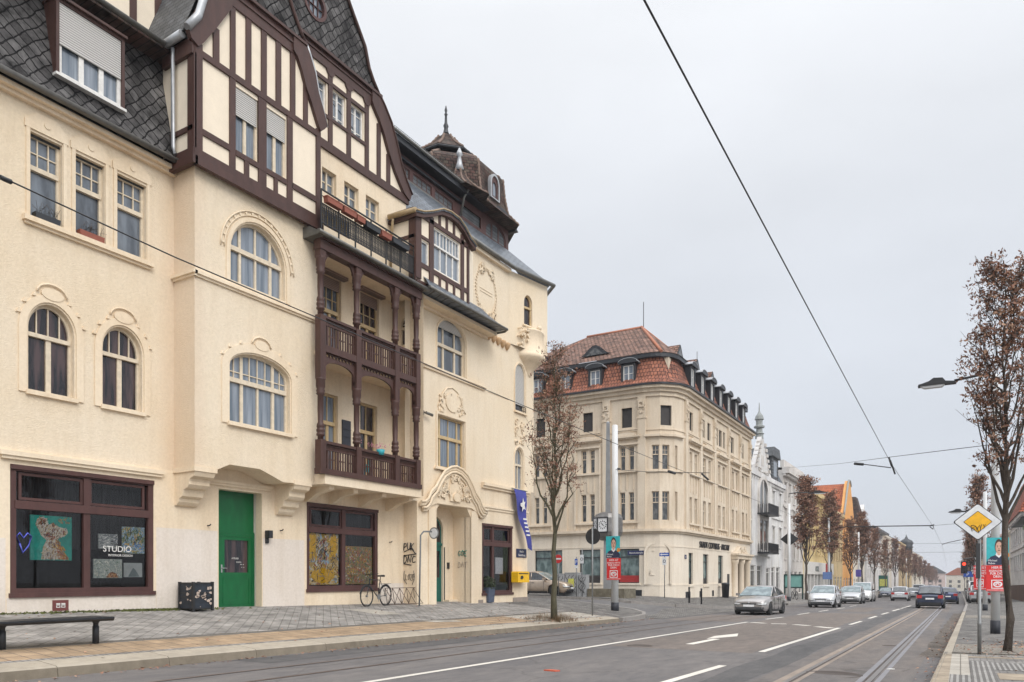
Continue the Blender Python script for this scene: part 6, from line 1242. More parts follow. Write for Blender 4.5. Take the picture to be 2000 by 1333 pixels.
def bicycle(loc, rz, label, group=None):
    b = thing('bicycle', label, 'bicycle', loc, rz, group); r = .34
    for x in (-.53, .53):
        m = MB()
        for rad, th, mt in ((r, .018, 0), (r - .025, .01, 0)): m.tube([(x + rad * cos(2 * pi * k / 24), 0, r + rad * sin(2 * pi * k / 24)) for k in range(25)], th, 6)
        w_ = m.build('wheel', M['tyre'], b, local=True); m = MB()
        for k in range(14): a = 2 * pi * k / 14; m.tube([(x, 0, r), (x + (r - .02) * cos(a), 0, r + (r - .02) * sin(a))], .0025, 3)
        m.tube([(x, -.04, r), (x, .04, r)], .025, 8); m.build('spokes', M['steel'], w_, local=True)
        m = MB(); m.tube([(x + .37 * cos(a), 0, r + .37 * sin(a)) for a in [.2 + i * 2.4 / 10 for i in range(11)]], .018, 5); m.build('mudguard', M['blackplastic'], b, local=True)
    m = MB(); F = {'hd': (.36, 0, .88), 'hb': (.40, 0, .70), 'bb': (-.08, 0, .30), 'st': (-.22, 0, .86), 'ra': (-.53, 0, r), 'fa': (.53, 0, r)}
    for p, q, rr in (('hd', 'hb', .02), ('hb', 'bb', .018), ('hd', 'st', .016), ('st', 'bb', .017), ('bb', 'ra', .011), ('st', 'ra', .009), ('hb', 'fa', .014)): m.tube([F[p], F[q]], rr, 6)
    m.tube([(-.53, -.06, .74), (-.53, .06, .74)], .008, 5)
    for s in (-.06, .06): m.tube([(-.2, s, .73), (-.78, s, .74)], .007, 5); m.tube([(-.6, s, .74), (-.53, s, r)], .006, 5)
    m.build('frame', M['dark'], b, local=True)
    m = MB(); m.tube([(-.22, 0, .86), (-.25, 0, .97)], .013, 6); m.prism([(-.40, .97), (-.12, .98), (-.08, 1.0), (-.2, 1.03), (-.38, 1.04), (-.42, 1.0)], -.06, .06); m.build('saddle', M['blackplastic'], b, local=True)
    m = MB(); m.tube([(.36, 0, .88), (.33, 0, 1.0), (.38, 0, 1.05)], .013, 6); m.tube([(.28, -.28, 1.08), (.36, -.2, 1.06), (.4, 0, 1.05), (.36, .2, 1.06), (.28, .28, 1.08)], .012, 6); m.build('handlebar', M['blackplastic'], b, local=True)
    m = MB(); m.lathe((-.08, 0, .30), [(.09, -.01), (.09, .01)], 16)
    m.v = [(x, .05 + (z - .30), .30 + y) for x, y, z in m.v]; m.tube([(-.08, .03, .3), (-.02, .09, .15)], .01, 5); m.tube([(-.08, -.03, .3), (-.14, -.09, .45)], .01, 5); m.build('crank', M['steel'], b, local=True)
    return b
x, y = gh(735, 1184); bicycle(gp(x, y), pi / 2 + 3.14159 + .1, 'black city bicycle leaning at the wire rack below the second shop window')
x, y = gh(787, 1182); rk = thing('bicycle_rack', 'rusty zigzag wire bicycle rack beside the black bicycle', 'rack', gp(x, y)); z = G(x, y); m = MB()
pts = [(x, y - .9, z + .02), (x, y - .95, z + .55)]
for i in range(5): q = y - .95 + i * .38; m.tube([(x, q, z + .6), (x - .05, q + .19, z + .03)], .011, 5); m.tube([(x - .05, q + .19, z + .03), (x, q + .38, z + .6)], .011, 5); m.tube([(x, q, z + .6), (x + .35, q + .1, z + .05)], .011, 5)
m.tube([(x, y - .95, z + .6), (x, y + .95, z + .6)], .012, 5); m.tube([(x - .05, y - .8, z + .03), (x - .05, y + .95, z + .03)], .012, 5); m.tube([(x + .35, y - .85, z + .05), (x + .35, y + .7, z + .05)], .012, 5); m.build('wire_frame', m_plain('rusty_wire', (.10, .065, .05), .7), rk)
# bent post with a round sign seen from behind
x = -16.35; y = onx(x, 819, 1178)[0]; z = G(x, y); sp_ = thing('road_sign', 'bent leaning post with small round sign beside the ornate portal', 'road sign', gp(x, y)); m = MB()
hp_ = Vector((x, y, z)); up_ = Vector((.02, .05, 2.6)); top_ = hp_ + up_; m.tube([hp_, hp_ + up_ * .5, hp_ + up_ * .96, top_ + Vector((.05, .1, .03)), top_ + Vector((.1, .5, .05))], .03, 8); m.build('post', m_plain('dull_grey_post', (.16, .165, .17), .5), sp_)
m = MB(); c = top_ + Vector((.12, .62, .0)); m.lathe((0, 0, 0), [(.21, -.01), (.21, .01)], 20); m.v = [(c.x + a, c.y + b_, c.z + d_) for (a, d_, b_) in m.v]; m.build('sign_plate', M['steel'], sp_)
m = MB(); m.lathe((0, 0, 0), [(.17, -.014), (.17, -.011)], 20); m.v = [(c.x + a, c.y + b_, c.z + d_) for (a, d_, b_) in m.v]; m.build('sign_face', M['signwhite'], sp_)
# planter
x, y = gh(951, 1177); z = G(x, y); pl = thing('planter', 'square blue grey planter with an evergreen shrub beside the portal', 'planter', gp(x, y)); m = MB(); m.lathe((x, y, z), [(.30, 0), (.36, .62), (.33, .62), (.31, .55)], 4, False, pi / 4 + .0); m.build('pot', m_plain('blue_grey_pot', (.075, .095, .14), .5), pl)
M['fol'] = m_noise('evergreen', (.05, .065, .035), .5, 12, .8, .3)
m = MB(); rl = random.Random(5)
for i in range(900):
    a = rl.random() * 6.28; rr = rl.random() ** .5 * .36; zz = z + .55 + rl.random() * .5 * (1.2 - rr); p = Vector((x + rr * cos(a), y + rr * sin(a), zz)); s = .045
    d1_ = Vector([rl.gauss(0, 1) for _ in range(3)]).normalized() * s; d2_ = Vector([rl.gauss(0, 1) for _ in range(3)]).normalized() * s * .5
    i0 = len(m.v); m.v += [tuple(p - d1_), tuple(p + d2_), tuple(p + d1_), tuple(p - d2_)]; m.face((i0, i0 + 1, i0 + 2, i0 + 3))
m.build('shrub', M['fol'], pl)
# weeds by the portal
m = MB(); x0, y0 = gh(842, 1176)
for i in range(260):
    a = rl.random() * 6.28; rr = rl.random() * .25; p = Vector((x0 + rr * cos(a) * .6, y0 - .4 + rr * sin(a) * 1.6, G(x0, y0))); tip = p + Vector((rl.gauss(0, .08), rl.gauss(0, .08), rl.uniform(.1, .38))); s = .012
    i0 = len(m.v); m.v += [tuple(p + Vector((-s, -s, 0))), tuple(p + Vector((s, s, 0))), tuple(tip)]; m.face((i0, i0 + 1, i0 + 2))
tag(m.build('weeds', m_noise('weed_green', (.16, .15, .06), .4, 15)), 'tuft of yellowish weeds at the foot of the portal pillar', 'weeds')
# flower boxes on the railing and window boxes
M['terracotta'] = m_plain('terracotta', (.25, .075, .045), .7)
TRX = -15.98
for y0, y1, z, mt, lb in ((15.95, 16.6, 12.3, 'terracotta', 'terracotta flower box at the bay end of the terrace railing'), (16.65, 17.2, 12.3, 'terracotta', 'second terracotta flower box from the bay on the terrace railing'), (17.22, 17.6, 12.28, 'terracotta', 'short terracotta box next to the first black box'), (17.62, 18.3, 12.25, 'dark', 'black flower box between the terracotta boxes'), (18.35, 18.85, 12.25, 'terracotta', 'single terracotta box between two black boxes'), (18.9, 19.75, 12.25, 'dark', 'black flower box nearest the timbered oriel')):
    m = MB(FX(TRX)); m.prism([(y0 + .03, z), (y1 - .03, z), (y1, z + .17), (y0, z + .17)], .03, .19); m.box(y0 - .01, y1 + .01, z + .15, z + .18, .02, .2); tag(m.build('flower_box', M[mt]), lb, 'flower box', 'boxes hung on the terrace railing')
for (y0, y1, mt, lb) in ((8.66, 9.2, 'dark', 'black planter box on the sill of the leftmost top window'), (9.62, 10.2, 'terracotta', 'terracotta planter box with dry stalks on the middle top window sill')):
    m = MB(W0); m.prism([(y0 + .02, 9.18), (y1 - .02, 9.18), (y1, 9.32), (y0, 9.32)], -.08, .08); o = m.build('window_box', M[mt]); tag(o, lb, 'flower box'); m = MB(W0)
    for i in range(22): a = rl.uniform(y0 + .03, y1 - .03); m.ftube([(a, 9.3, 0), (a + rl.gauss(0, .04), 9.3 + rl.uniform(.05, .16), .02), (a + rl.gauss(0, .08), 9.3 + rl.uniform(.1, .28), .05)], .004, 3)
    m.build('dry_stalks', M['bark'], o)
for i, (y0, w_, z, mt, lb) in enumerate(((16.35, .12, 11.85, 'signyellow', 'a'), )):
    pass
M['yelcloth'] = m_plain('yellow_cloth', (.62, .36, .03), .8)
tw = thing('privacy_cloth', 'yellow and white striped cloth tied inside the terrace railing', 'cloth', (-16.1, 16, 11.7)); m = MB(FX(-16.08))
for i in range(6): m.box(16.0 + i * .2, 16.1 + i * .2, 11.75, 12.2, 0, .01)
m.build('stripe', M['yelcloth'], tw); m = MB(FX(-16.09)); m.box(15.97, 17.2, 11.74, 12.2, -.01, 0); m.build('backing', M['navy'], tw)
# things on the lower loggia
pt = thing('potted_plant', 'turquoise flower pot with pink blossoms hanging behind the lower loggia railing', 'plant pot', (-16.3, 18.3, 5.35)); m = MB(); m.lathe((-16.02, 18.55, 5.3), [(.1, 0), (.14, .17), (.12, .17)], 12); m.build('pot', m_plain('turquoise', (.03, .33, .38), .5), pt)
m = MB()
for i in range(60): p = (-16.02 + rl.gauss(0, .12), 18.4 + rl.gauss(0, .22), 5.52 + abs(rl.gauss(0, .07))); m.ball(p, .016, 4)
m.build('blossoms', m_plain('pink', (.6, .25, .3), .7), pt)
m = MB(FX(-16.18)); m.box(18.0, 18.2, 4.7, 4.95, 0, .02); m.box(18.15, 18.35, 4.9, 5.1, 0, .02); m.box(17.8, 17.95, 4.6, 4.8, 0, .02); tag(m.build('toy', M['tealposter']), 'turquoise toy pieces behind the lower loggia railing', 'toy')
# paintings behind the shop glass
def painter(name, cols, scale, seed, dist_=2.0):
    m, t, b = newmat(name); n = nd(t, 'ShaderNodeTexNoise', Scale=scale, Detail=6, Roughness=.7, Distortion=dist_); t.links.new(coords(t, scale=(1, 1, 1.2)), n.inputs[0]); n.inputs['Distortion'].default_value = dist_
    r = nd(t, 'ShaderNodeValToRGB'); r.color_ramp.interpolation = 'CONSTANT'; k = len(cols); r.color_ramp.elements[0].position = 0; r.color_ramp.elements[0].color = rgb(cols[0]); r.color_ramp.elements[1].position = .36; r.color_ramp.elements[1].color = rgb(cols[1])
    for i in range(2, k): e_ = r.color_ramp.elements.new(.36 + .3 * (i - 1) / (k - 1)); e_.color = rgb(cols[i])
    t.links.new(n.outputs[0], r.inputs[0]); t.links.new(r.outputs[0], b.inputs['Base Color']); b.inputs['Roughness'].default_value = .5; return m
def canvas(fr, a0, a1, z0, z1, o, mat, label):
    T = thing('painting', label, 'painting', (fr[0][0], a0, z0)); m = MB(fr); m.box(a0, a1, z0, z1, o - .03, o); m.build('canvas', mat, T); return T
o = canvas(W0, 8.66, 9.55, 1.75, 2.74, -.135, m_noise('teal_canvas', (.015, .36, .29), .35, 6, .6, 0), 'large teal painting of a shaggy spotted animal in the left shop window')
fur = painter('fur_paint', [(.12, .07, .05), (.55, .46, .36), (.75, .72, .62), (.35, .2, .12), (.62, .6, .5)], 14, 1); furd = painter('dark_fur_paint', [(.02, .02, .02), (.12, .08, .06), (.3, .1, .05), (.04, .03, .03)], 18, 2); furo = painter('orange_fur_paint', [(.5, .14, .03), (.15, .05, .02), (.6, .3, .1)], 16, 2)
def pp(pts, fr=W0, a0=8.66, z0=1.75, w_=.89, h=.99): return [(a0 + w_ * x, z0 + h * y) for x, y in pts]
m = MB(W0); m.prism(pp([(.25, .02), (.3, .3), (.38, .45), (.25, .55), (.2, .66), (.12, .8), (.16, .92), (.28, .97), (.38, .93), (.42, .8), (.55, .82), (.68, .76), (.78, .74), (.88, .72), (.9, .64), (.82, .55), (.7, .52), (.62, .45), (.7, .3), (.86, .1), (.85, .02)]), -.134, -.130); m.build('painted_animal', fur, o)
m = MB(W0); m.prism(pp([(.2, .8), (.24, .92), (.34, .93), (.38, .84), (.3, .77)]), -.1295, -.128); m.prism(pp([(.28, .6), (.35, .5), (.5, .45), (.6, .5), (.55, .58), (.42, .62)]), -.1295, -.128); m.prism(pp([(.48, .68), (.55, .72), (.68, .7), (.7, .62), (.58, .6)]), -.1295, -.128); m.prism(pp([(.78, .68), (.86, .66), (.84, .58), (.77, .58)]), -.1295, -.128); m.prism(pp([(.4, .4), (.5, .42), (.62, .38), (.6, .28), (.45, .28)]), -.1295, -.128); m.build('painted_shade', furd, o)
m = MB(W0); m.prism(pp([(.6, .5), (.66, .42), (.75, .25), (.92, .05), (.78, .03), (.66, .2), (.58, .38)]), -.1275, -.126); m.prism(pp([(.46, .78), (.54, .86), (.6, .78), (.56, .74)]), -.1275, -.126); m.prism(pp([(.4, .52), (.47, .5), (.55, .46), (.52, .5), (.43, .56)]), -.1275, -.126); m.build('painted_highlight', furo, o)
grey_p = painter('misty_paint', [(.15, .16, .16), (.4, .42, .4), (.25, .28, .28), (.55, .56, .54), (.12, .13, .14)], 5, 3, .5); blue_p = painter('winter_paint', [(.05, .09, .05), (.08, .25, .55), (.5, .65, .75), (.1, .14, .06), (.6, .55, .25), (.2, .35, .6)], 9, 3, 1); col_p = painter('autumn_paint', [(.4, .12, .05), (.35, .3, .08), (.12, .18, .06), (.55, .25, .08), (.2, .1, .12)], 6, 2); yel_p = painter('yellow_abstract_paint', [(.02, .02, .02), (.72, .42, .01), (.6, .6, .55), (.75, .48, .02), (.05, .05, .05), (.5, .08, .03)], 3.2, 5, 2.5)
o = canvas(W0, 10.75, 11.33, 1.95, 2.6, -.135, blue_p, 'blue and yellow winter forest painting, upper right in the left shop window')
canvas(W0, 10.18, 10.65, 2.05, 2.4, -.15, grey_p, 'small grey misty landscape painting, upper left beside the forest painting')
o = canvas(W0, 10.05, 10.75, 1.35, 1.8, -.135, painter('frost_paint', [(.2, .26, .24), (.5, .55, .5), (.3, .36, .33), (.7, .7, .62)], 12, 3, .5), 'pale frosty meadow painting with an orange shrub, lower left of the group')
m = MB(W0); m.prism([(10.35, 1.36), (10.42, 1.46), (10.5, 1.5), (10.6, 1.46), (10.66, 1.36)], -.134, -.131); m.build('painted_shrub', furo, o)
o = canvas(W0, 10.8, 11.27, 1.37, 1.72, -.135, m_noise('snow_paint', (.42, .45, .44), .2, 8), 'small painting of a dark path in snow, lowest on the right'); m = MB(W0); m.prism([(10.9, 1.38), (11.0, 1.55), (11.03, 1.6), (11.09, 1.55), (11.2, 1.38)], -.134, -.131); m.build('painted_path', M['gl3'], o)
text_mesh('STUDIO', .2, W0, 10.25, 1.98, -.095, 'lettering', M['white'], SH1, .002, 'LEFT'); text_mesh('INTERIOR DESIGN', .075, W0, 10.38, 1.87, -.095, 'lettering', M['white'], SH1, .002, 'LEFT')
o = canvas(W0, 16.78, 18.1, 1.13, 2.75, -.13, yel_p, 'large yellow and black abstract painting in the shop window behind the bicycle')
m = MB(W0); 
for (a0_, a1_, z0_, z1_) in ((16.85, 17.1, 2.0, 2.72), (17.72, 18.02, 1.95, 2.7)): m.prism([(a0_, z0_), (a1_ - .04, z0_ + .05), (a1_, z1_), (a0_ + .03, z1_ - .04)], -.129, -.126)
m.prism(ELL(17.4, 1.42, .5, .24, 20), -.129, -.126); m.build('painted_stroke', m_noise('yellow_paint', (.75, .45, .01), .3, 9), o)
canvas(W0, 18.4, 19.75, 1.13, 2.4, -.135, col_p, 'autumn coloured speckled painting on the right in the shop window behind the bicycle')
o = canvas(W2, 26.9, 27.5, 1.5, 2.2, -.2, M['signwhite'], 'white notice sheet in the narrow shop window beside the portal'); 
# brush strokes on the canvases
DC = {k: m_plain('paint_' + k, c, .5) for k, c in dict(black=(.012, .012, .015), cream=(.72, .64, .50), brown=(.16, .07, .04), rust=(.48, .13, .03), yellow=(.78, .46, .01), white=(.74, .74, .70), teal=(.01, .42, .34), grey=(.22, .24, .25), blue=(.05, .20, .52), sky=(.38, .55, .68), green=(.05, .13, .04), ochre=(.5, .33, .08), red=(.5, .06, .03)).items()}
def dabs(name, fr, poly, cols, n, ln, wd, o, seed, ang=None, name_='brush_strokes'):
    rn = random.Random(seed); par = bpy.data.objects[name]; m = MB(fr); xs = [p[0] for p in poly]; zs = [p[1] for p in poly]
    def inside(x, z):
        c = False
        for (x0, z0), (x1, z1) in zip(poly, poly[1:] + poly[:1]):
            if (z0 > z) != (z1 > z) and x < (x1 - x0) * (z - z0) / (z1 - z0) + x0: c = not c
        return c
    k = 0
    while k < n:
        x, z = rn.uniform(min(xs), max(xs)), rn.uniform(min(zs), max(zs))
        if not inside(x, z): continue
        k += 1; a = rn.gauss(ang, .35) if ang is not None else rn.random() * pi; l, w_ = ln * rn.uniform(.5, 1.3), wd * rn.uniform(.5, 1.4); c, s_ = cos(a), sin(a); m.mi = rn.randrange(len(cols)); oo = o + k * 6e-6
        m.face([m.p(x + c * p - s_ * q, z + s_ * p + c * q, oo) for p, q in ((-l, -w_ * .4), (-l * .3, -w_), (l * .8, -w_ * .6), (l, w_ * .3), (0, w_), (-l * .9, w_ * .5))])
    m.build(name_, [DC[c] for c in cols], par)
pn = [o_.name for o_ in bpy.data.objects if o_.name.startswith('painting') and o_.parent is None]
body = pp([(.25, .02), (.3, .3), (.38, .45), (.25, .55), (.2, .66), (.12, .8), (.16, .92), (.28, .97), (.38, .93), (.42, .8), (.55, .82), (.68, .76), (.78, .74), (.88, .72), (.9, .64), (.82, .55), (.7, .52), (.62, .45), (.7, .3), (.86, .1), (.85, .02)])
def inb(q, d=.02): return [(max(a, min(b, x)), z) for x, z in q for a, b in ((0, 99),)]
for nm in pn:
    lb = bpy.data.objects[nm]['label']
    if 'teal' in lb:
        dabs(nm, W0, body, ['cream', 'white', 'cream', 'ochre', 'brown', 'grey'], 420, .034, .008, -.1252, 1, 1.2); dabs(nm, W0, pp([(.66, .02), (.92, .02), (.72, .45), (.6, .5)]), ['rust', 'rust', 'brown', 'yellow'], 90, .03, .008, -.1222, 2, 2.2); dabs(nm, W0, pp([(.62, .85), (.97, .85), (.97, .98), (.7, .98)]), ['rust', 'ochre', 'teal'], 30, .025, .008, -.1222, 3)
        dabs(nm, W0, pp([(.3, .6), (.36, .5), (.5, .46), (.6, .52), (.5, .6)]), ['black', 'brown', 'red', 'cream'], 50, .025, .006, -.1215, 4, .3); dabs(nm, W0, pp([(.18, .8), (.24, .92), (.33, .93), (.36, .84), (.3, .78)]), ['brown', 'black', 'rust'], 40, .02, .007, -.1215, 5)
    elif 'winter forest' in lb:
        dabs(nm, W0, R4(10.78, 11.3, 2.2, 2.57), ['green', 'black', 'green', 'yellow', 'sky'], 140, .05, .009, -.132, 6, 1.57); dabs(nm, W0, R4(10.78, 11.3, 1.98, 2.2), ['blue', 'sky', 'white', 'yellow', 'blue'], 110, .04, .01, -.131, 7, .3)
    elif 'misty' in lb: dabs(nm, W0, R4(10.2, 10.63, 2.07, 2.38), ['grey', 'white', 'grey', 'black'], 60, .05, .012, -.147, 8, .2)
    elif 'meadow' in lb: dabs(nm, W0, R4(10.08, 10.72, 1.38, 1.78), ['grey', 'white', 'cream', 'green'], 220, .016, .006, -.132, 9)
    elif 'abstract' in lb:
        dabs(nm, W0, R4(16.82, 18.05, 1.18, 2.7), ['white', 'grey', 'sky', 'ochre'], 90, .12, .04, -.1285, 10); dabs(nm, W0, R4(16.84, 17.12, 1.95, 2.7), ['yellow', 'yellow', 'ochre'], 60, .1, .03, -.1275, 11, 1.5); dabs(nm, W0, R4(17.7, 18.0, 1.9, 2.7), ['yellow', 'yellow', 'ochre'], 60, .1, .03, -.1275, 12, 1.5); dabs(nm, W0, R4(16.95, 17.9, 1.2, 1.62), ['yellow', 'yellow', 'black'], 90, .08, .03, -.1275, 13, .2)
        dabs(nm, W0, R4(16.9, 18.0, 1.25, 2.6), ['black', 'black', 'grey'], 80, .11, .011, -.1262, 14); dabs(nm, W0, R4(17.15, 17.6, 1.7, 2.6), ['black', 'white', 'red', 'grey'], 60, .09, .016, -.1255, 15, 1.3)
    elif 'autumn' in lb: dabs(nm, W0, R4(18.44, 19.7, 1.18, 2.36), ['rust', 'ochre', 'green', 'red', 'brown', 'yellow', 'cream', 'grey'], 520, .045, .014, -.132, 16)
# ---------------------------------------------------------------- banner, letter box, street sign plate, window lamp
BN = thing('banner', 'long blue banner with white dove hanging from the corner of the cream house', 'banner', (-16.5, 28.2, 5.1)); m = MB(); n = 14; L_ = []
M['bannerblue'] = m_noise('banner_cloth', (.055, .06, .27), .15, 5, .8, .2)
ya, yb = onx(-16.35, 1008, 962)[0], onx(-16.35, 1031, 962)[0]
for i in range(n + 1):
    t_ = i / n; z = 5.15 - 2.5 * t_; sh = .22 + .75 * t_ ** 1.6; w_ = (yb - ya) * (1 - .62 * t_); wob = .08 * sin(i * .9)
    L_.append([m.p(-16.45 + .05 * sin(i * .7) + .15 * t_, z - .12 * t_ * t_ * k, ya + .22 + .95 * t_ ** 1.5 * 1.0 + w_ * k - .22) for k in (0, .33, .66, 1)])
for a, b in zip(L_, L_[1:]):
    for k in range(3): m.face((a[k], a[k + 1], b[k + 1], b[k]), True)
m.build('cloth', M['bannerblue'], BN); m = MB(FX(-16.30)); c = (ya + yb) / 2
m.prism([(c - .22, 4.55), (c - .05, 4.6), (c + .0, 4.8), (c + .08, 4.62), (c + .2, 4.66), (c + .12, 4.5), (c + .22, 4.3), (c + .05, 4.35), (c - .08, 4.2), (c - .06, 4.4), (c - .2, 4.42)], 0, .006)
for i in range(5): m.box(c - .05 + i * .07, c + .25 + i * .07, 3.85 - i * .17, 3.92 - i * .17, .04, .05)
m.build('dove_emblem', M['white'], BN); m = MB(FX(-16.6)); m.ftube([(ya - .1, 5.18, .1), (yb + .1, 5.15, .16)], .02); m.build('rod', M['steel'], BN)
M['postyellow'] = m_plain('post_yellow', (.80, .46, .01), .4)
y0, z0 = onx(-16.45, 1007, 1138); y1, z1 = onx(-16.45, 1029, 1119); y1 = min(y1, 29.2); m = MB(FX(-16.68)); m.prism([(y0, z0), (y1, z0), (y1, z1), (y1 - .05, z1 + .05), (y0 + .05, z1 + .05), (y0, z1)], .02, .35); LB = m.build('letter_box', M['postyellow']); tag(LB, 'yellow letter box on the corner of the cream house', 'letter box'); m = MB(FX(-16.33)); m.box(y0 + .08, y1 - .08, z1 - .06, z1 - .02, 0, .01); m.prism([(y0 + .2, z0 + .15), (y0 + .35, z0 + .12), (y0 + .48, z0 + .2), (y0 + .42, z0 + .3), (y0 + .25, z0 + .28)], 0, .006); m.build('slot_and_emblem', M['dark'], LB)
ys, zs = onx(-16.7, 1018, 1081); m = MB(W2); m.box(ys - .45, ys + .42, zs - .19, zs + .19, .005, .03); o = P_(m, 'street_sign', m_plain('enamel_blue', (.012, .02, .07), .3)); text_mesh('Atelier', .14, W2, ys, zs + .03, .034, 'lettering', M['white'], o, .002); text_mesh('Gestaltung', .14, W2, ys, zs - .13, .034, 'lettering', M['white'], o, .002)
# ---------------------------------------------------------------- trees
def make_tree(name, label, loc, Ht, fork, R0, env, nl, nt, leaves, lsize, seed, group=None, leafspread=.14, low=0.0, lean=(0, 0), bark='bark', twigr=.006):
    rn = random.Random(seed); T = thing(name, label, 'tree', loc, 0, group); m = MB(); ends = []
    def jit(s): return Vector((rn.gauss(0, s), rn.gauss(0, s), rn.gauss(0, s * .5)))
    trunk = [Vector((0, 0, -.2))]; n = 12
    for i in range(1, n + 1): z = Ht * .97 * i / n; trunk.append(Vector((lean[0] * z + rn.gauss(0, .03), lean[1] * z + rn.gauss(0, .03), z)))
    rad = [max(.012, R0 * (1 - .93 * (i / n) ** .85)) for i in range(n + 1)]; rad[0] = R0 * 1.25; m.tube(trunk, rad, 9)
    def at(z): k = min(n - 1, max(0, int(z / (Ht * .97) * n))); f = z / (Ht * .97) * n - k; return trunk[k].lerp(trunk[k + 1], max(0, min(1, f))), rad[k]
    for i in range(nl):
        z0 = fork + (Ht * .93 - fork) * (i / nl) ** 1.15; p, r = at(z0); az = i * 2.4 + rn.uniform(-.5, .5); zt = z0 + (Ht - z0) * rn.uniform(.28, .55) + .15
        er = env(min(1, zt / Ht)) * rn.uniform(.65, 1.05); end = Vector((lean[0] * zt + er * cos(az), lean[1] * zt + er * sin(az), zt)); pts = []; k = 7
        for j in range(k + 1):
            t_ = j / k; q = p.lerp(end, t_); out_ = Vector((cos(az), sin(az), 0)) * er * .28 * sin(pi * t_) ; pts.append(q + out_ + (jit(.04) if 0 < j else Vector()))
        rl_ = min(r * .62, R0 * .42); m.tube(pts, [max(twigr, rl_ * (1 - .92 * j / k)) for j in range(k + 1)], 5, False)
        for q in range(nt):
            j = rn.uniform(.3, 1) * k; a = pts[int(min(k - 1, j))].lerp(pts[int(min(k - 1, j)) + 1], j % 1); ln = rn.uniform(.25, .7) * (Ht / 8); d = Vector((cos(az + rn.gauss(0, 1.1)) * .6, sin(az + rn.gauss(0, 1.1)) * .6, rn.uniform(.4, 1.1))).normalized(); b = a + d * ln * .5 + jit(.03); c = b + (d + Vector((0, 0, .5))).normalized() * ln * .5 + jit(.05)
            m.tube([a, b, c], [twigr * 1.5, twigr, twigr * .5], 3, False); ends += [(a, b, c)]
            for s_ in range(2): e2 = b + Vector((rn.gauss(0, .5), rn.gauss(0, .5), rn.uniform(.2, .9))).normalized() * ln * .4; m.tube([b, e2], [twigr * .9, twigr * .4], 3, False); ends += [(b, b.lerp(e2, .5), e2)]
    m.build('trunk', M[bark], T, local=True); m = MB()
    # leaves hang in small bunches, denser on some twigs than on others
    wts = [rn.random() ** 2 + .08 for _ in ends]; picks = rn.choices(range(len(ends)), wts, k=leaves // 5)
    for k in picks:
        a, b, c = ends[k]; q = b.lerp(c, rn.random()) if rn.random() < .75 else a.lerp(b, rn.random()); q = q + jit(leafspread * .6); m.mi = rn.choice((0, 0, 1, 1, 2))
        for _ in range(5):
            p = q + jit(leafspread * .42); s = lsize * rn.uniform(.6, 1.25); u_ = Vector([rn.gauss(0, 1) for _ in range(3)]).normalized(); v_ = u_.cross(Vector([rn.gauss(0, 1) for _ in range(3)])).normalized()
            i0 = len(m.v); m.v += [tuple(p - u_ * s), tuple(p + v_ * s * .42 + u_ * s * .1), tuple(p + u_ * s), tuple(p - v_ * s * .42 + u_ * s * .2)]; m.face((i0, i0 + 1, i0 + 2, i0 + 3))
    m.build('crown', [M['leafa'], M['leafb'], M['leafc']], T, local=True); return T
env_l = lambda t: 1.45 * max(.04, (sin(pi * min(1, max(0, (t - .12) / .88)) ** .82)) ** 1.0) * (1 if t < .62 else max(.12, 1 - (t - .62) / .42)) + .05
env_r = lambda t: 1.3 * max(.05, 1 - max(0, t - .42) / .62) * min(1, max(.3, (t - .1) / .26))
x, y, z = base(1083, 1211)
tz = dist(x, y) * (1211 - 676) / 1465
make_tree('street_tree', 'slender street tree with sparse brown leaves in front of the corner house', (x, y, z), tz, 2.9, .11, lambda t: 1.5 * (min(1, max(.15, (t - .26) / .2)) if t < .46 else max(.1, 1 - (t - .42) / .5)) + .06, 30, 9, 5200, .046, 11, leafspread=.17, bark='barkgreen')
tlx, tly = x, y
x, y, z = base(1966, 1272); tz = dist(x, y) * (1272 - 486) / 1465
make_tree('street_tree', 'tall narrow street tree with brown leaves by the priority sign at the right edge', (x, y, z), tz, 2.5, .085, lambda t: 1.25 * (min(1, max(.2, (t - .28) / .12)) if t < .47 else (1 - (t - .47) / .25 if t < .58 else max(.1, .56 - (t - .58) * 1.0))), 36, 11, 7600, .042, 23, leafspread=.13, lean=(-.004, 0), twigr=.005)
# row trees
def env_row(t): return .82 * (min(1, max(.35, (t - .24) / .12)) if t < .55 else max(.12, 1 - (t - .55) / .5))
RT = []
u0s = [(1575, 734 + 196), (1622, 960), (1661, 1012), (1684, 1000), (1708, 1030), (1729, 1052), (1748, 1050), (1763, 1066), (1775, 1074), (1787, 1082), (1797, 1088), (1806, 1094), (1814, 1099), (1821, 1103), (1828, 1107), (1834, 1110), (1839, 1113)]
XR = -12.3
lbl = ['dense brown-leaved tree in front of the yellow house, nearest of the left row', 'second brown-leaved tree of the left row beside the white pole', 'thinner brown tree of the left row before the orange house', 'broad brown tree of the left row before the dark mansard house']
protos = [make_tree('row_tree', lbl[i], (0, 0, 0), 8.6, 2.3, .10, env_row, 34, 8, (9000, 7000, 4400)[i], .08, 31 + i, 'brown-leaved trees lining the left pavement', leafspread=.2, twigr=.014) for i in range(3)]
kids = [tree_of(p) for p in protos]
used = set(); rr_ = random.Random(9)
def place_tree(i, x, y, h, label, group):
    k = i % 3 if i not in (2, 4, 6) else 2
    if k not in used: T = protos[k]; used.add(k)
    else: T = fast_copy(protos[k], kids[k])
    T.location = gp(x, y); s = h / 8.6; T.scale = (s * rr_.uniform(.9, 1.1), s * rr_.uniform(.9, 1.1), s); T.rotation_euler = (0, 0, rr_.random() * 6.28); T['label'] = label; T['group'] = group; return T
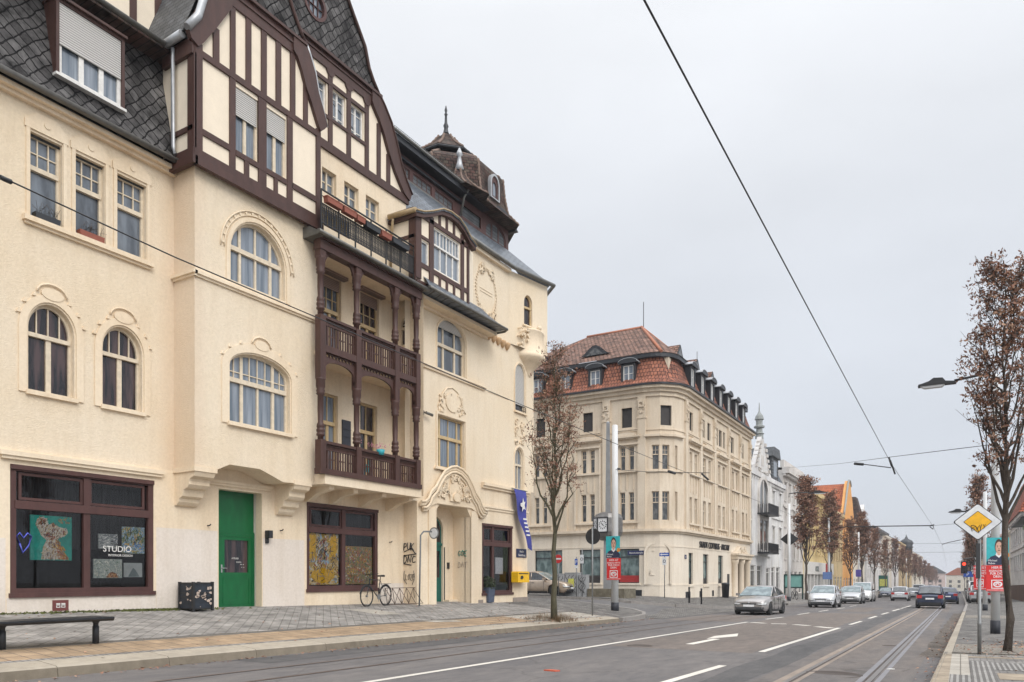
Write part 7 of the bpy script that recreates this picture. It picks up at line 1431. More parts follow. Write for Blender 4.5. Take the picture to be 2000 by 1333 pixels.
ordn = ['third', 'fourth', 'fifth', 'sixth', 'seventh', 'eighth', 'ninth', 'tenth', 'eleventh', 'twelfth', 'thirteenth', 'fourteenth', 'fifteenth', 'sixteenth', 'seventeenth']
for i, (u, v) in enumerate(u0s):
    yy, zz = onx(XR, u, v); h = max(6.5, min(12.5, zz - G(XR, yy)))
    place_tree(i, XR, yy, h, lbl[i] if i < 4 else ('brown-leaved tree of the left row, ' + ordn[i - 2] + ' counting into the distance'), 'brown-leaved trees lining the left pavement')
for i, (u, v, X, lb) in enumerate(((1911, 925, 1.25, 'nearly bare tree behind the priority sign on the right pavement'), (1902, 1012, 1.5, 'brown tree just beyond the second white pole on the right'), (1896, 1040, 1.7, 'brown tree above the blue parking sign'), (1889, 1062, 1.9, 'brown tree beyond the red traffic light'), (1884, 1082, 2.0, 'small distant brown tree on the right pavement'), (1880, 1096, 2.0, 'farthest brown tree on the right pavement'))):
    yy, zz = onx(X, u, v); T = place_tree(2 if i == 0 else i + 1, X, yy, zz - G(X, yy), lb, 'trees of the right pavement')
# plants round the foot of the left tree
m = MB()
for i in range(900):
    a = rl.random() * 6.28; rr = rl.random() ** .5; p = Vector((tlx + rr * (.75 + .2 * sin(5 * a)) * cos(a), tly + rr * (1.3 + .3 * cos(3 * a)) * sin(a), 0)); p.z = G(p.x, p.y) - .01; tip = p + Vector((rl.gauss(0, .09), rl.gauss(0, .09), rl.uniform(.06, .42 * (1.1 - rr * .6)))); s = rl.uniform(.004, .012)
    i0 = len(m.v); m.v += [tuple(p + Vector((-s, s, 0))), tuple(p + Vector((s, -s, 0))), tuple(tip)]; m.mi = rl.choice((0, 0, 1)); m.face((i0, i0 + 1, i0 + 2))
tag(m.build('dry_grass', [m_noise('straw', (.30, .20, .12), .35, 20), m_noise('dull_green', (.13, .12, .05), .35, 20)]), kind='stuff')

# fallen leaves on the pavements and along the kerbs
m = MB(); rn = random.Random(77)
def leaf(x, y, z):
    s = rn.uniform(.02, .045); a = rn.random() * 6.28; i0 = len(m.v); m.mi = rn.choice((0, 1, 2)); tl = rn.uniform(-.3, .3) * s
    for k, q in ((0, s), (1, s * .5), (2, s), (3, s * .5)): m.v.append((x + q * cos(a + k * pi / 2), y + q * sin(a + k * pi / 2), z + .008 + tl * (k - 1.5) + abs(tl) * 2))
    m.face((i0, i0 + 1, i0 + 2, i0 + 3))
for i in range(520): x, y = tlx + rn.gauss(0, .9), tly + rn.gauss(0, 1.8); leaf(x, y, G(x, y) if x < -11.35 else -K * y)
for i in range(420): y = rn.uniform(3, 30); x = -11.2 + abs(rn.gauss(0, .12)); leaf(x, y, -K * y)
for i in range(300): y = rn.uniform(5, 28); x = rn.uniform(-17.1, -11.6); leaf(x, y, G(x, y))
for i in range(380): x, y = 1.0 + rn.gauss(0, .5), 18.5 + rn.gauss(0, 1.6); leaf(x, y, G(x, y) if x > KX(y) else -K * y)
for i in range(260): y = rn.uniform(9, 40); x = KX(y) - abs(rn.gauss(0, .15)); leaf(x, y, -K * y)
tag(m.build('fallen_leaves', [M['leafa'], M['leafb'], M['leafc']]), kind='stuff')
# ================================================================ poles, signs, wires
def facing(x, y, toward=(0, 0)):                                     # frame of a plate at x,y that faces a ground point
    d = Vector((toward[0] - x, toward[1] - y)).normalized(); return ((x, y), (-d.y, d.x), (d.x, d.y)) if False else ((x, y), (-d.y * 1.0, d.x), (d.x, d.y))
FRT = lambda x, y: ((x, y), (1, 0), (0, -1))                          # plate across the street, facing the camera end
def catpole(name, label, u, v, vt, rad, arm=None, group=None, z0h=.35):
    x, y = gh(u, v); z = G(x, y); zt = H + dist(x, y) * (1127 - vt) / 1465; T = thing(name, label, 'pole', (x, y, z), 0, group)
    m = MB(); m.lathe((x, y, z), [(rad * 1.02, z0h), (rad * .82, zt - z), (rad * .6, zt - z + .03)], 16); m.build('shaft', M['pole'], T)
    m = MB(); m.lathe((x, y, z), [(rad * 1.12, -.1), (rad * 1.12, z0h), (rad * .9, z0h + .01)], 16); m.build('foot', M['polebase'], T); return T, x, y, z, zt
def lamp_arm(T, x, y, z, dx, dy=0, s=1.0):
    m = MB(); m.tube([(x, y, z - .25), (x, y, z + .05), (x + dx * .25, y + dy * .25, z + .12), (x + dx * .62, y + dy * .62, z + .05)], .035 * s, 8); A = m.build('lamp_arm', M['signgrey'], T)
    sx = 1 if dx > 0 else -1; m = MB(); L_ = abs(dx) * .5 + .15; cx = x + dx * .62
    prof = [(0, -.03), (.05, .02), (.28, .05), (.36, .15), (.6, .17), (.72, .09), (.9, .04), (1, .02), (1.02, -.03)]
    m.prism([(cx - sx * .05 + sx * a * L_, z + b * s) for a, b in prof], y - .13 * s, y + .13 * s)
    m.v = [(a, o, zz) for a, o, zz in m.v]; m.build('lamp_head', M['signgrey'], T); m = MB(); m.prism([(cx + sx * .25 * L_, z - .03 * s), (cx + sx * .9 * L_, z - .03 * s), (cx + sx * .8 * L_, z - .09 * s), (cx + sx * .32 * L_, z - .09 * s)], y - .1 * s, y + .1 * s); m.build('lamp_glass', M['signwhite'], T)
def poster(x, y, z0, kind, w_=.6, h=.84, o=.2, label='', fr=None):
    fr = fr or FRT(x, y); T = thing('election_poster', label, 'poster', (x, y, z0)); m = MB(fr); m.box(-w_ / 2, w_ / 2, z0, z0 + h, o, o + .008)
    P = lambda pts: [(-w_ / 2 + w_ * a, z0 + h * b) for a, b in pts]; E_ = lambda a, b, ra, rb, n=20: [(-w_ / 2 + w_ * (a + ra * cos(2 * pi * i / n)), z0 + h * (b + rb * sin(2 * pi * i / n))) for i in range(n)]
    f = o + .009
    if kind == 'face':
        m.build('board', M['tealposter'], T)
        m = MB(fr); m.prism(P([(.0, .0), (.0, .1), (.18, .3), (.42, .37), (.66, .37), (.9, .25), (1, .18), (1, 0)]), f, f + .002); m.build('suit', M['navy'], T)
        m = MB(fr); m.prism(P([(.4, .36), (.44, .48), (.66, .48), (.68, .36), (.55, .26)]), f + .002, f + .003); m.build('collar', M['whitep'], T)
        m = MB(fr); m.prism(E_(.55, .68, .185, .27), f + .003, f + .004); m.build('hair', M['hair'], T)
        m = MB(fr); m.prism(E_(.55, .63, .155, .22), f + .005, f + .006); m.prism(P([(.47, .5), (.63, .5), (.62, .38), (.55, .34), (.48, .38)]), f + .0045, f + .0055); fa = m.build('face', M['skin'], T)
        m = MB(fr)
        for ex in (.485, .615): m.prism(E_(ex, .66, .028, .014, 8), f + .006, f + .007); m.prism(E_(ex, .70, .04, .01, 8), f + .006, f + .007)
        m.prism(E_(.55, .59, .018, .03, 8), f + .006, f + .0065); m.prism(E_(.55, .53, .06, .014, 10), f + .006, f + .007); m.build('features', M['hair'], fa)
        m = MB(fr); m.prism(E_(.9, .36, .12, .1), f + .002, f + .003); m.build('badge', M['orange'], T)
        m = MB(fr); m.prism(P([(.05, .22), (.5, .22), (.5, .12), (.05, .12)]), f + .003, f + .004); m.prism(P([(.05, .105), (.56, .105), (.56, .02), (.05, .02)]), f + .003, f + .004); m.build('name_strip', M['navy'], T)
        text_mesh('Michael', .085 * h / .84, fr, -w_ / 2 + w_ * .07, z0 + h * .13, f + .005, 'lettering', M['whitep'], T, .001, 'LEFT'); text_mesh('Rabes', .085 * h / .84, fr, -w_ / 2 + w_ * .07, z0 + h * .03, f + .005, 'lettering', M['whitep'], T, .001, 'LEFT')
    else:
        m.build('board', M['redposter'], T)
        for i, (t_, s) in enumerate((('HIER IST', .105), ('SOZIALE MITTE', .078), ('FÜR DICH', .105), ('DRIN.', .105))): text_mesh(t_, s * h / .84, fr, 0, z0 + h * (.87 - i * .115), f, 'lettering', M['whitep'], T, .001, bold=.001)
        m = MB(fr); m.ring(P([(.22, .1), (.78, .1), (.78, .44), (.22, .44)]), P([(.26, .13), (.74, .13), (.74, .41), (.26, .41)]), f, f + .002); m.ring(E_(.5, .27, .2, .11), E_(.5, .27, .14, .075), f, f + .0015); m.build('logo_frame', M['whitep'], T); text_mesh('SPD', .13 * h / .84, fr, 0, z0 + h * .235, f + .003, 'lettering', M['whitep'], T, .001, bold=.002)
        m = MB(fr); m.prism(P([(.03, .04), (.97, .04), (.97, .055), (.03, .055)]), f, f + .001); m.build('footer_line', M['whitep'], T)
    return T
# left near pole with two posters and the round sign seen from behind
T, x, y, z, zt = catpole('catenary_pole', 'white wire pole with black foot on the left corner island before the clock column', 1201, 1193, 832, .155); PLx, PLy = x, y
d = dist(x, y); pz = lambda v: H + d * (1127 - v) / 1465
poster(x - .02, y, pz(1090), 'face', .66, .94, .17, 'teal election poster with portrait on the left white pole'); poster(x + .02, y, pz(1133), 'red', .66, pz(1090) - pz(1133) - .02, .17, 'red election poster with white lettering below the portrait on the left pole')
m = MB(); m.tube([(x, y, pz(917)), (x + .2, y, pz(917)), (x + .25, y, pz(918))], .05, 8); m.build('wire_clamp', M['signgrey'], T)
x, y = gh(1157, 1203); z = G(x, y); d = dist(x, y); T = thing('road_sign', 'grey post with round sign seen from behind left of the white pole', 'road sign', (x, y, z)); zt = H + d * (1127 - 1030) / 1465; zc = H + d * (1127 - 1048) / 1465
m = MB(); m.lathe((x, y, z), [(.032, -.05), (.032, zt - z)], 10); m.build('post', M['steel'], T)
def disc(fr, zc, r, o0, o1, n=28): m = MB(fr); m.prism(ELL(0, zc, r, r, n), o0, o1); return m
disc(FRT(x, y), zc, .31, -.06, -.04).build('sign_plate', M['signgrey'], T); m = MB(FRT(x, y)); m.box(-.02, .02, zc - .25, zc + .25, -.04, -.02); m.build('bracket', M['steel'], T)
# clock column
x, y = -18.15, 41.6; z = G(x, y); d = dist(x, y); pz = lambda v: H + d * (1127 - v) / 1465; px_ = lambda n: n * d / 1465
T = thing('clock_column', 'tall grey steel column with octagonal clock housing on a low stone plinth', 'clock', (x, y, z))
m = MB(); zc0, zc1 = pz(1056), pz(1003); m.lathe((x, y, 0), [(px_(12), z), (px_(10.5), zc0)], 4, False, pi / 4 + .25); m.lathe((x, y, 0), [(px_(6.6), zc1), (px_(4.4), pz(826)), (px_(2), pz(824))], 4, False, pi / 4 + .25); m.build('column', m_noise('column_steel', (.27, .275, .28), .2, 3, .45, .1, 20, .01, .3), T)
m = MB(); m.lathe((x, y, 0), [(px_(14), pz(1056)), (px_(26), pz(1047)), (px_(28), pz(1040)), (px_(28), pz(1013)), (px_(24), pz(1005)), (px_(13), pz(1001))], 8, False, pi / 8); CH = m.build('clock_housing', m_noise('brushed_grey', (.22, .21, .20), .3, 5, .4, .1, 20, .01, .6), T)
for k in (-2, -1, 0):
    a = -pi / 2 + (k + .5) * pi / 4 + .0; a = -pi / 2 + k * pi / 4; r = px_(28) * cos(pi / 8) + .005; fr = ((x + r * cos(a), y + r * sin(a)), (-sin(a), cos(a)), (cos(a), sin(a))); w2 = px_(9.5); z0_, z1_ = pz(1040), pz(1014)
    m = MB(fr); m.ring(R4(-w2 - .06, w2 + .06, z0_ - .06, z1_ + .06), R4(-w2, w2, z0_, z1_), 0, .05); cf = m.build('clock_frame', M['dark'], CH) ; m = MB(fr); m.prism(R4(-w2, w2, z0_, z1_), .005, .015); m.build('dial', M['whitep'], CH)
    m = MB(fr); zc = (z0_ + z1_) / 2; 
    for q in range(12):
        aa = q * pi / 6; c_, s_ = cos(aa), sin(aa); r0, r1 = w2 * .62, w2 * .88; n_ = .025
        m.prism([(c_ * r0 - s_ * n_, zc + s_ * r0 + c_ * n_), (c_ * r1 - s_ * n_, zc + s_ * r1 + c_ * n_), (c_ * r1 + s_ * n_, zc + s_ * r1 - c_ * n_), (c_ * r0 + s_ * n_, zc + s_ * r0 - c_ * n_)], .016, .022)
    for aa, l_ in ((2.2, .55), (-.7, .38)): c_, s_ = cos(aa), sin(aa); m.prism([(-s_ * .03, zc + c_ * .03), (c_ * w2 * l_ * 1.4, zc + s_ * w2 * l_ * 1.4), (s_ * .03, zc - c_ * .03)], .023, .028)
    m.build('hands_and_marks', M['dark'], CH)
m = MB(); m.box(x - .95, x + 1.4, z - .1, z + .5, y - .9, y + .9); m.box(x - 1.15, x - .95, z - .1, z + .4, y - .7, y + .6); m.build('plinth', m_noise('mossy_stone', (.16, .14, .10), .5, 5, .9, .8, 20, .03), T)
# cabinets
for i, (u0, u1, vt, vb, o, lb) in enumerate(((1078, 1102, 1122, 1163, 0, 'grey graffiti-covered street cabinet nearest the parked car'), (1103, 1128, 1120, 1164, 0, 'graffiti-covered grey cabinet with a yellow poster'), (1130, 1144, 1124, 1163, .1, 'narrow grey street cabinet nearest the clock column'))):
    Y_ = 40.5 + o; a0, a1 = ony(Y_, u0, vb)[0], ony(Y_, u1, vb)[0]; z0, z1 = ony(Y_, u0, vb)[1], ony(Y_, u0, vt)[1]; z0 = G((a0 + a1) / 2, Y_)
    T = thing('street_cabinet', lb, 'cabinet', ((a0 + a1) / 2, Y_, z0), 0, 'grey street cabinets'); m = MB(FY(Y_)); m.box(a0, a1, z0 - .05, z1, -.5, 0); m.box(a0 - .02, a1 + .02, z1, z1 + .04, -.52, .02); m.build('body', M['zinc_light'], T)
    m = MB(FY(Y_)); m.box((a0 + a1) / 2 - .006, (a0 + a1) / 2 + .006, z0 + .1, z1 - .05, 0, .004)
    for k in range(4): q = a0 + (a1 - a0) * (.15 + .22 * k); m.ftube([(q + .09 * sin(j * 1.7 + k), z0 + .2 + (z1 - z0 - .3) * j / 7, .006) for j in range(8)], .016, 4)
    m.build('graffiti', M['spray'] if i < 2 else M['signgrey'], T)
    if i == 1: m = MB(FY(Y_)); m.box(a0 + .25, a0 + .62, z0 + .55, z0 + 1.05, .012, .02); m.build('yellow_poster', M['post_yel'] if 'post_yel' in M else m_plain('yellow_bill', (.6, .6, .12), .6), T)
def sign_on_post(name, label, u, vb, vt, plates, post=.03, frx=None, y_=None, fy=True):
    x, y = gh(u, vb)
    if y_: y = y_; x = ony(y, u, vb)[0]
    z = G(x, y); d = dist(x, y); zt = H + d * (1127 - vt) / 1465; T = thing(name, label, 'road sign', (x, y, z)); m = MB(); m.lathe((x, y, z), [(post, -.05), (post, zt - z)], 10); m.build('post', M['steel'], T)
    fr = frx(x, y) if frx else FRT(x, y)
    for f in plates: f(T, fr, lambda v: H + d * (1127 - v) / 1465, d / 1465)
    return T, x, y
def noentry(T, fr, pz, s): m = disc(fr, pz(1092), s * 8.5, .04, .05); o = m.build('sign_plate', M['signred'], T); m = MB(fr); m.box(-s * 6, s * 6, pz(1093.5), pz(1090.5), .05, .055); m.build('bar', M['signwhite'], o)
sign_on_post('road_sign', 'red no-entry sign on a post behind the left tree', 1091, 1158, 1083, [noentry], y_=39.5)
def park(v0, v1, w_, letter, mt='signblue'):
    def f(T, fr, pz, s):
        m = MB(fr); m.box(-s * w_, s * w_, pz(v1), pz(v0), .04, .05); o = m.build('sign_plate', M[mt], T)
        if letter: text_mesh(letter, (pz(v0) - pz(v1)) * .8, fr, 0, pz(v1) + (pz(v0) - pz(v1)) * .2, .052, 'lettering', M['signwhite'], o, .002)
    return f
sign_on_post('road_sign', 'small blue parking sign on a thin post above the cabinets', 1126, 1160, 1088, [park(1092, 1104, 3, 'P'), park(1105, 1110, 3, None, 'signwhite')], y_=39.8)
def zone(v0, v1, w_):
    def f(T, fr, pz, s): m = MB(fr); m.box(-s * w_, s * w_, pz(v1), pz(v0), .04, .05); o = m.build('sign_plate', M['signwhite'], T); c = (pz(v0) + pz(v1)) / 2; m = MB(fr); m.ring(ELL(0, c, s * w_ * .75, s * w_ * .75), ELL(0, c, s * w_ * .5, s * w_ * .5), .05, .054); m.build('ring', M['signgrey'], o)
    return f
sign_on_post('road_sign', 'white zone sign on a bracket post left of the clock column', 1137, 1162, 1072, [zone(1084, 1101, 4)], y_=40.0)
def oneway(T, fr, pz, s): m = MB(fr); m.box(-s * 10, s * 10, pz(1087), pz(1080), .04, .05); o = m.build('sign_plate', M['signblue'], T); m = MB(fr); c = pz(1083.5); h = s * 2.4; m.prism([(-s * 9, c), (-s * 5, c + h), (-s * 5, c + h * .4), (s * 8, c + h * .4), (s * 8, c - h * .4), (-s * 5, c - h * .4), (-s * 5, c - h)], .05, .054); m.build('arrow', M['signwhite'], o)
sign_on_post('road_sign', 'blue one-way arrow sign over a white zone sign before the blind arch', 1298, 1170, 1079, [oneway, zone(1089, 1104, 4)], y_=46.4)
for u, lb in ((1346, 'left dark bollard before the stone building'), (1370, 'right dark bollard before the stone building')):
    x, y = gh(u, 1180); y = 44.2; x = ony(y, u, 1180)[0]; z = G(x, y); B_ = thing('bollard', lb, 'bollard', (x, y, z), 0, 'bollards before the stone building'); m = MB(); m.lathe((x, y, z), [(.05, -.1), (.05, .86), (.06, .88), (.06, .93), (.03, .96)], 12); m.build('post', M['dark'], B_); m = MB(); m.lathe((x, y, z), [(.052, .72), (.053, .73), (.053, .8), (.052, .81)], 12); m.build('band', M['signgrey'], B_)
x, y = -15.2, 60.5; x, y = onx(-15.9, 1417, 1170)[0] and -15.6, onx(-15.6, 1417, 1170)[0]; z = G(x, y); T = thing('litter_bin', 'dark litter bin against the stone building left of its portal', 'bin', (x, y, z)); m = MB(); m.lathe((x, y, z), [(.26, .0), (.30, 1.0), (.32, 1.02), (.3, 1.12), (.1, 1.16)], 14); m.build('body', M['dark'], T)
# priority road sign on the right
x, y = gh(1913, 1278); z = G(x, y); d = dist(x, y); pz = lambda v: H + d * (1127 - v) / 1465; s = d / 1465
T = thing('priority_sign', 'white and yellow priority diamond with black scribble on a grey post', 'road sign', (x, y, z)); m = MB(); m.lathe((x, y, z), [(.034, -.05), (.034, .55), (.037, .56), (.037, .6), (.030, .61), (.030, pz(1008) - z)], 12); m.build('post', M['steel'], T)
an = math.atan2(-y, -x) ; fr = ((x - .05 * 0, y), (cos(TH * .55), sin(TH * .55)), (sin(TH * .55), -cos(TH * .55))); c = pz(1020); R_s = 43.5 * s * 1.0; off_ = -5 * s
def dia(k, r=0.0): return [(off_ + k * cos(pi / 2 * i), c + k * sin(pi / 2 * i) * .84) for i in range(4)]
def diar(k, rr=.03):
    pts = []
    for i in range(4):
        p = Vector((off_ + k * cos(pi / 2 * i), c + k * .84 * sin(pi / 2 * i))); a = Vector((off_ + k * cos(pi / 2 * (i - 1)), c + k * .84 * sin(pi / 2 * (i - 1)))); b = Vector((off_ + k * cos(pi / 2 * (i + 1)), c + k * .84 * sin(pi / 2 * (i + 1))))
        d1, d2 = (a - p).normalized() * rr, (b - p).normalized() * rr
        pts += [tuple(p + d1), tuple(p + d1 * .35 + d2 * .35), tuple(p + d2)]
    return pts
m = MB(fr); m.prism(diar(R_s), .05, .06); pl_ = m.build('sign_plate', M['signgrey'], T); m = MB(fr); m.prism(diar(R_s * .95), .06, .064); m.build('white_field', M['signwhite'], pl_); m = MB(fr); m.prism(diar(R_s * .59, .012), .064, .067); m.build('black_line', M['signgrey'], pl_); m = MB(fr); m.prism(diar(R_s * .555, .01), .067, .07); m.build('yellow_field', M['signyellow'], pl_)
m = MB(fr)
for st_ in ([[(-.13, -.07), (-.11, -.17), (-.05, -.13), (-.11, -.11), (-.04, -.08), (-.08, -.06), (-.13, -.07)], [(-.04, -.07), (-.02, -.16), (.01, -.08)], [(.03, -.06), (.05, -.12), (.07, -.05)], [(.05, -.11), (.04, -.17)], [(.1, -.05), (.12, -.09), (.14, -.05)], [(.12, -.09), (.11, -.12)], [(-.02, -.1), (.02, -.2)]]): m.ftube([(off_ + a * .9, c + b * 1.05, .073) for a, b in st_], .006, 4)
m.build('scribble', M['spray'], pl_); m = MB(fr); m.box(off_ - .02, off_ + .05, pz(1130), pz(1062), .02, .04); m.build('small_plate', M['signgrey'], T)
# big white pole on the right with lamp and two posters, pole behind it
T, x, y, z, zt = catpole('catenary_pole', 'thick white pole with black foot behind the right tree', 1944, 1238, 735, .108, z0h=.36); PRx, PRy = x, y; d = dist(x, y); pz = lambda v: H + d * (1127 - v) / 1465
fr_ = ((x, y), (cos(TH), sin(TH)), (sin(TH), -cos(TH)))
poster(x, y, pz(1104), 'face', .58, pz(1051) - pz(1104), .16, 'teal election poster with portrait on the thick right pole', ((x - .02 * 1, y), (cos(TH * .8), sin(TH * .8)), (sin(TH * .8), -cos(TH * .8)))); poster(x, y, pz(1155), 'red', .60, pz(1104) - pz(1155) - .01, .16, 'red election poster with white lettering on the thick right pole', ((x - .02, y), (cos(TH * .8), sin(TH * .8)), (sin(TH * .8), -cos(TH * .8))))
lamp_arm(T, x, y, pz(738), -1.75 * .9, 0, 1.0)
T, x2, y2, z2, zt2 = catpole('catenary_pole', 'second white pole on the right behind the election posters', 1924, 1193, 962, .12); d2 = dist(x2, y2); pz2 = lambda v: H + d2 * (1127 - v) / 1465; lamp_arm(T, x2, y2, pz2(998), -1.5, 0, 1.0)
poster(x2 - .25, y2, pz2(1152), 'red', .62, pz2(1105) - pz2(1152), .2, 'red election poster half hidden on the second right pole')
T, x3, y3, z3, zt3 = catpole('catenary_pole', 'third white pole far down the right pavement', 1898, 1160, 1052, .13)
# left row poles
for i, (u, vb, vt, lb, lampd) in enumerate(((1541, 1169, 984, 'white pole with street lamp in front of the gabled townhouse', 2.6), (1619, 1160, 1012, 'white pole between the brown trees before the yellow house', 0), (1677, 1156, 1040, 'white pole with blue sign among the left row of trees', 0), (1735, 1152, 1072, 'distant white pole among the left row of trees', 0), (1770, 1150, 1090, 'farthest visible white pole of the left row', 0))):
    X_ = -12.4; y_ = onx(X_, u, vb)[0]; u2 = 0; T = thing('catenary_pole', lb, 'pole', gp(X_, y_), 0, 'white poles of the left row'); zt = onx(X_, u, vt)[1]; zb = G(X_, y_); r = .14
    m = MB(); m.lathe((X_, y_, zb), [(r, .0), (r * .8, zt - zb)], 12); m.build('shaft', M['pole'], T); m = MB(); m.lathe((X_, y_, zb), [(r * 1.15, -.1), (r * 1.15, .35)], 12); m.build('foot', M['polebase'], T)
    if lampd: lamp_arm(T, X_, y_, onx(X_, u, 966)[1], lampd, 0, 1.2)
    if i == 0: PL2 = (X_, y_, zt); m = MB(FRT(X_, y_)); zz = onx(X_, u, 1053)[1]; k = .75; m.prism([(k * cos(pi / 2 * q), zz + k * .8 * sin(pi / 2 * q)) for q in range(4)], -.2, -.18); tag(m.build('diamond_sign', M['signgrey']), 'dark back of a diamond sign on the white lamp pole', 'road sign')
    if i == 1: PL3 = (X_, y_, zt); m = MB(FRT(X_, y_)); zz = onx(X_, u, 1123)[1]; m.box(-.6, .3, zz - .5, zz + .3, .2, .25); bb = m.build('campaign_board', m_plain('pale_blue_board', (.12, .2, .42), .6)); tag(bb, 'blue campaign board low on the pole before the yellow house', 'poster')
    if i == 2: m = MB(FRT(X_, y_)); zz = onx(X_, u, 1120)[1]; m.box(-.35, .35, zz - .5, zz + .5, .2, .25); tag(m.build('campaign_board', m_plain('violet_board', (.10, .08, .35), .5)), 'violet blue campaign board on the pole among the left trees', 'poster')
# signals and signs on the right
x, y = 1.0, 92.0; u, v = 1883, 1107; x = -.1; 
yy, zz = onx(1.15, 1893, 1122); T = thing('parking_sign', 'blue parking sign beyond the second right pole', 'road sign', gp(1.15, yy)); m = MB(FRT(1.15, yy)); m.box(-.75, .75, zz - .42, zz + .42, .04, .06); o = m.build('sign_plate', M['signblue'], T); text_mesh('P', .7, FRT(1.15, yy), -.2, zz - .25, .065, 'lettering', M['signwhite'], o, .003); m = MB(); m.lathe((1.15, yy, G(1.15, yy)), [(.04, 0), (.04, zz - G(1.15, yy) + .4)], 8); m.build('post', M['steel'], T)
X_ = .75; yy, zz = onx(X_, 1883, 1107); yy = 85; u_ = 1883; a_ = (u_ - 1000) / 1465; dd = yy / (a_ * ST + CT); xx = dd * (a_ * CT - ST); zz = H + dd * (1127 - 1107) / 1465
T = thing('traffic_light', 'red traffic light hanging on an arm over the far right lane', 'traffic light', gp(1.2, yy)); m = MB(); m.tube([(1.2, yy, G(1.2, yy)), (1.2, yy, zz + .9), (xx, yy, zz + .75)], .07, 8); m.build('mast', M['steel'], T); m = MB(FRT(xx, yy)); m.box(-.17, .17, zz - .6, zz + .42, -.12, .12); m.box(-.26, .26, zz - .68, zz + .5, -.14, -.12); hd = m.build('signal_head', M['dark'], T)
disc(FRT(xx, yy), zz + .25, .15, .15, .18).build('red_light', m_plain('red_signal', (.6, .02, .01), .3, emit=(1, .05, .02), es=2.5), hd); disc(FRT(xx, yy), zz - .12, .13, .15, .17).build('dark_lens', M['glassdark'], hd); disc(FRT(xx, yy), zz - .5, .13, .15, .17).build('dark_lens', M['glassdark'], hd)
# billboard and bicycle at the left row
X_ = -14.8; y0, z0 = onx(X_, 1527, 1150); y1, z1 = onx(X_, 1569, 1122); T = thing('billboard', 'teal glazed poster board behind the white lamp pole', 'billboard', gp(X_, (y0 + y1) / 2)); yb = 74.0; fr = FRT(0, yb); a0, a1 = ony(yb, 1531, 1140)[0], ony(yb, 1569, 1140)[0]; zb, zt_ = ony(yb, 1531, 1149)[1], ony(yb, 1531, 1122)[1]
m = MB(fr); m.ring(R4(a0, a1, zb, zt_), R4(a0 + .12, a1 - .12, zb + .12, zt_ - .12), -.1, .06); m.box(a0, a0 + .12, G(a0, yb) - .1, zb, -.06, .04); m.box(a1 - .12, a1, G(a1, yb) - .1, zb, -.06, .04); m.build('frame', m_plain('dark_green_frame', (.01, .045, .04), .4), T); m = MB(fr); m.box(a0 + .1, a1 - .1, zb + .1, zt_ - .1, -.05, .0); m.build('poster', m_noise('teal_poster', (.20, .42, .38), .15, 2), T)
bicycle(gp(-12.9, 71.5), pi / 2 + .5, 'black bicycle parked at the white lamp pole in front of the billboard')
X_ = -13.5; yb = 190; T = thing('advertising_column', 'bright teal and yellow shelter panel far down the left pavement', 'shelter', gp(X_, yb)); a0, a1 = ony(yb, 1716, 1140)[0], ony(yb, 1734, 1140)[0]; m = MB(FRT(0, yb)); m.box(a0, a1, G(a0, yb), ony(yb, 1716, 1132)[1] + .9, -.3, 0); m.build('frame', M['teal'], T); m = MB(FRT(0, yb)); m.box(a0 + .2, a1 - .2, G(a0, yb) + 1.2, ony(yb, 1716, 1134)[1] + .3, 0, .03); m.build('poster', m_noise('bright_poster', (.5, .5, .12), .4, 3), T)
# ---------------------------------------------------------------- overhead wires
def pt(u, v, d): r = ray(u, v); return (r[0] * d, r[1] * d, H + r[2] * d)
def wire(name, label, pts, r, group=None): m = MB(); m.tube(pts, r, 6, True); return tag(m.build(name, M['iron']), label, 'wire', group)
a = Vector(pt(1258, 0, 5.2)); b = Vector(pt(1740, 905, 25.9)); a0 = a - (b - a) * .45
wire('contact_wire', 'tram contact wire running overhead down the right track', [tuple(a0), tuple(a), tuple(a.lerp(b, .5) - Vector((0, 0, .01))), tuple(b), pt(1822, 1028, 56.6), pt(1840, 1065, 83), pt(1847, 1097, 140), pt(1850, 1112, 220)], .0085)
wire('contact_wire', 'tram contact wire passing in front of the left house facade', [pt(-160, 288, 6.9), pt(0, 345, 7.7), pt(340, 502, 9.4), pt(620, 621, 11.9), pt(940, 758, 15.9), pt(1040, 800, 17.9), pt(1290, 903, 25.7), pt(1470, 975, 40.6), pt(1640, 1045, 75), pt(1720, 1085, 130)], .0085)
M['insul'] = M['signgrey']
def insul(pts, r, label): return tag(MB().tube(pts, r, 6).build('insulator', M['insul']), label, 'insulator')
insul([pt(0, 346, 7.69), pt(8, 350, 7.73), pt(22, 356, 7.8)], .025, 'wire clamp at the left edge of the sky-crossing wire')
insul([pt(1306, 921, 27), pt(1318, 925, 27.6)], .05, 'section insulator on the left wire before the stone building'); insul([pt(1370, 925, 30), pt(1384, 938, 30)], .04, 'second insulator right of the first on the left wire')
wire('span_wire', 'thin span wire from the left white pole across the stone building front', [(PLx, PLy, H + dist(PLx, PLy) * (1127 - 917) / 1465), pt(1262, 922, 29), pt(1318, 923, 28), pt(1386, 924, 27)], .012)
wire('span_wire', 'thin cross wire from the left lamp pole up to the thick right pole', [pt(1541, 914, 68), pt(1640, 906, 42), pt(1740, 893, 27), pt(1870, 877, 21), (PRx, PRy, H + dist(PRx, PRy) * (1127 - 868) / 1465)], .010)
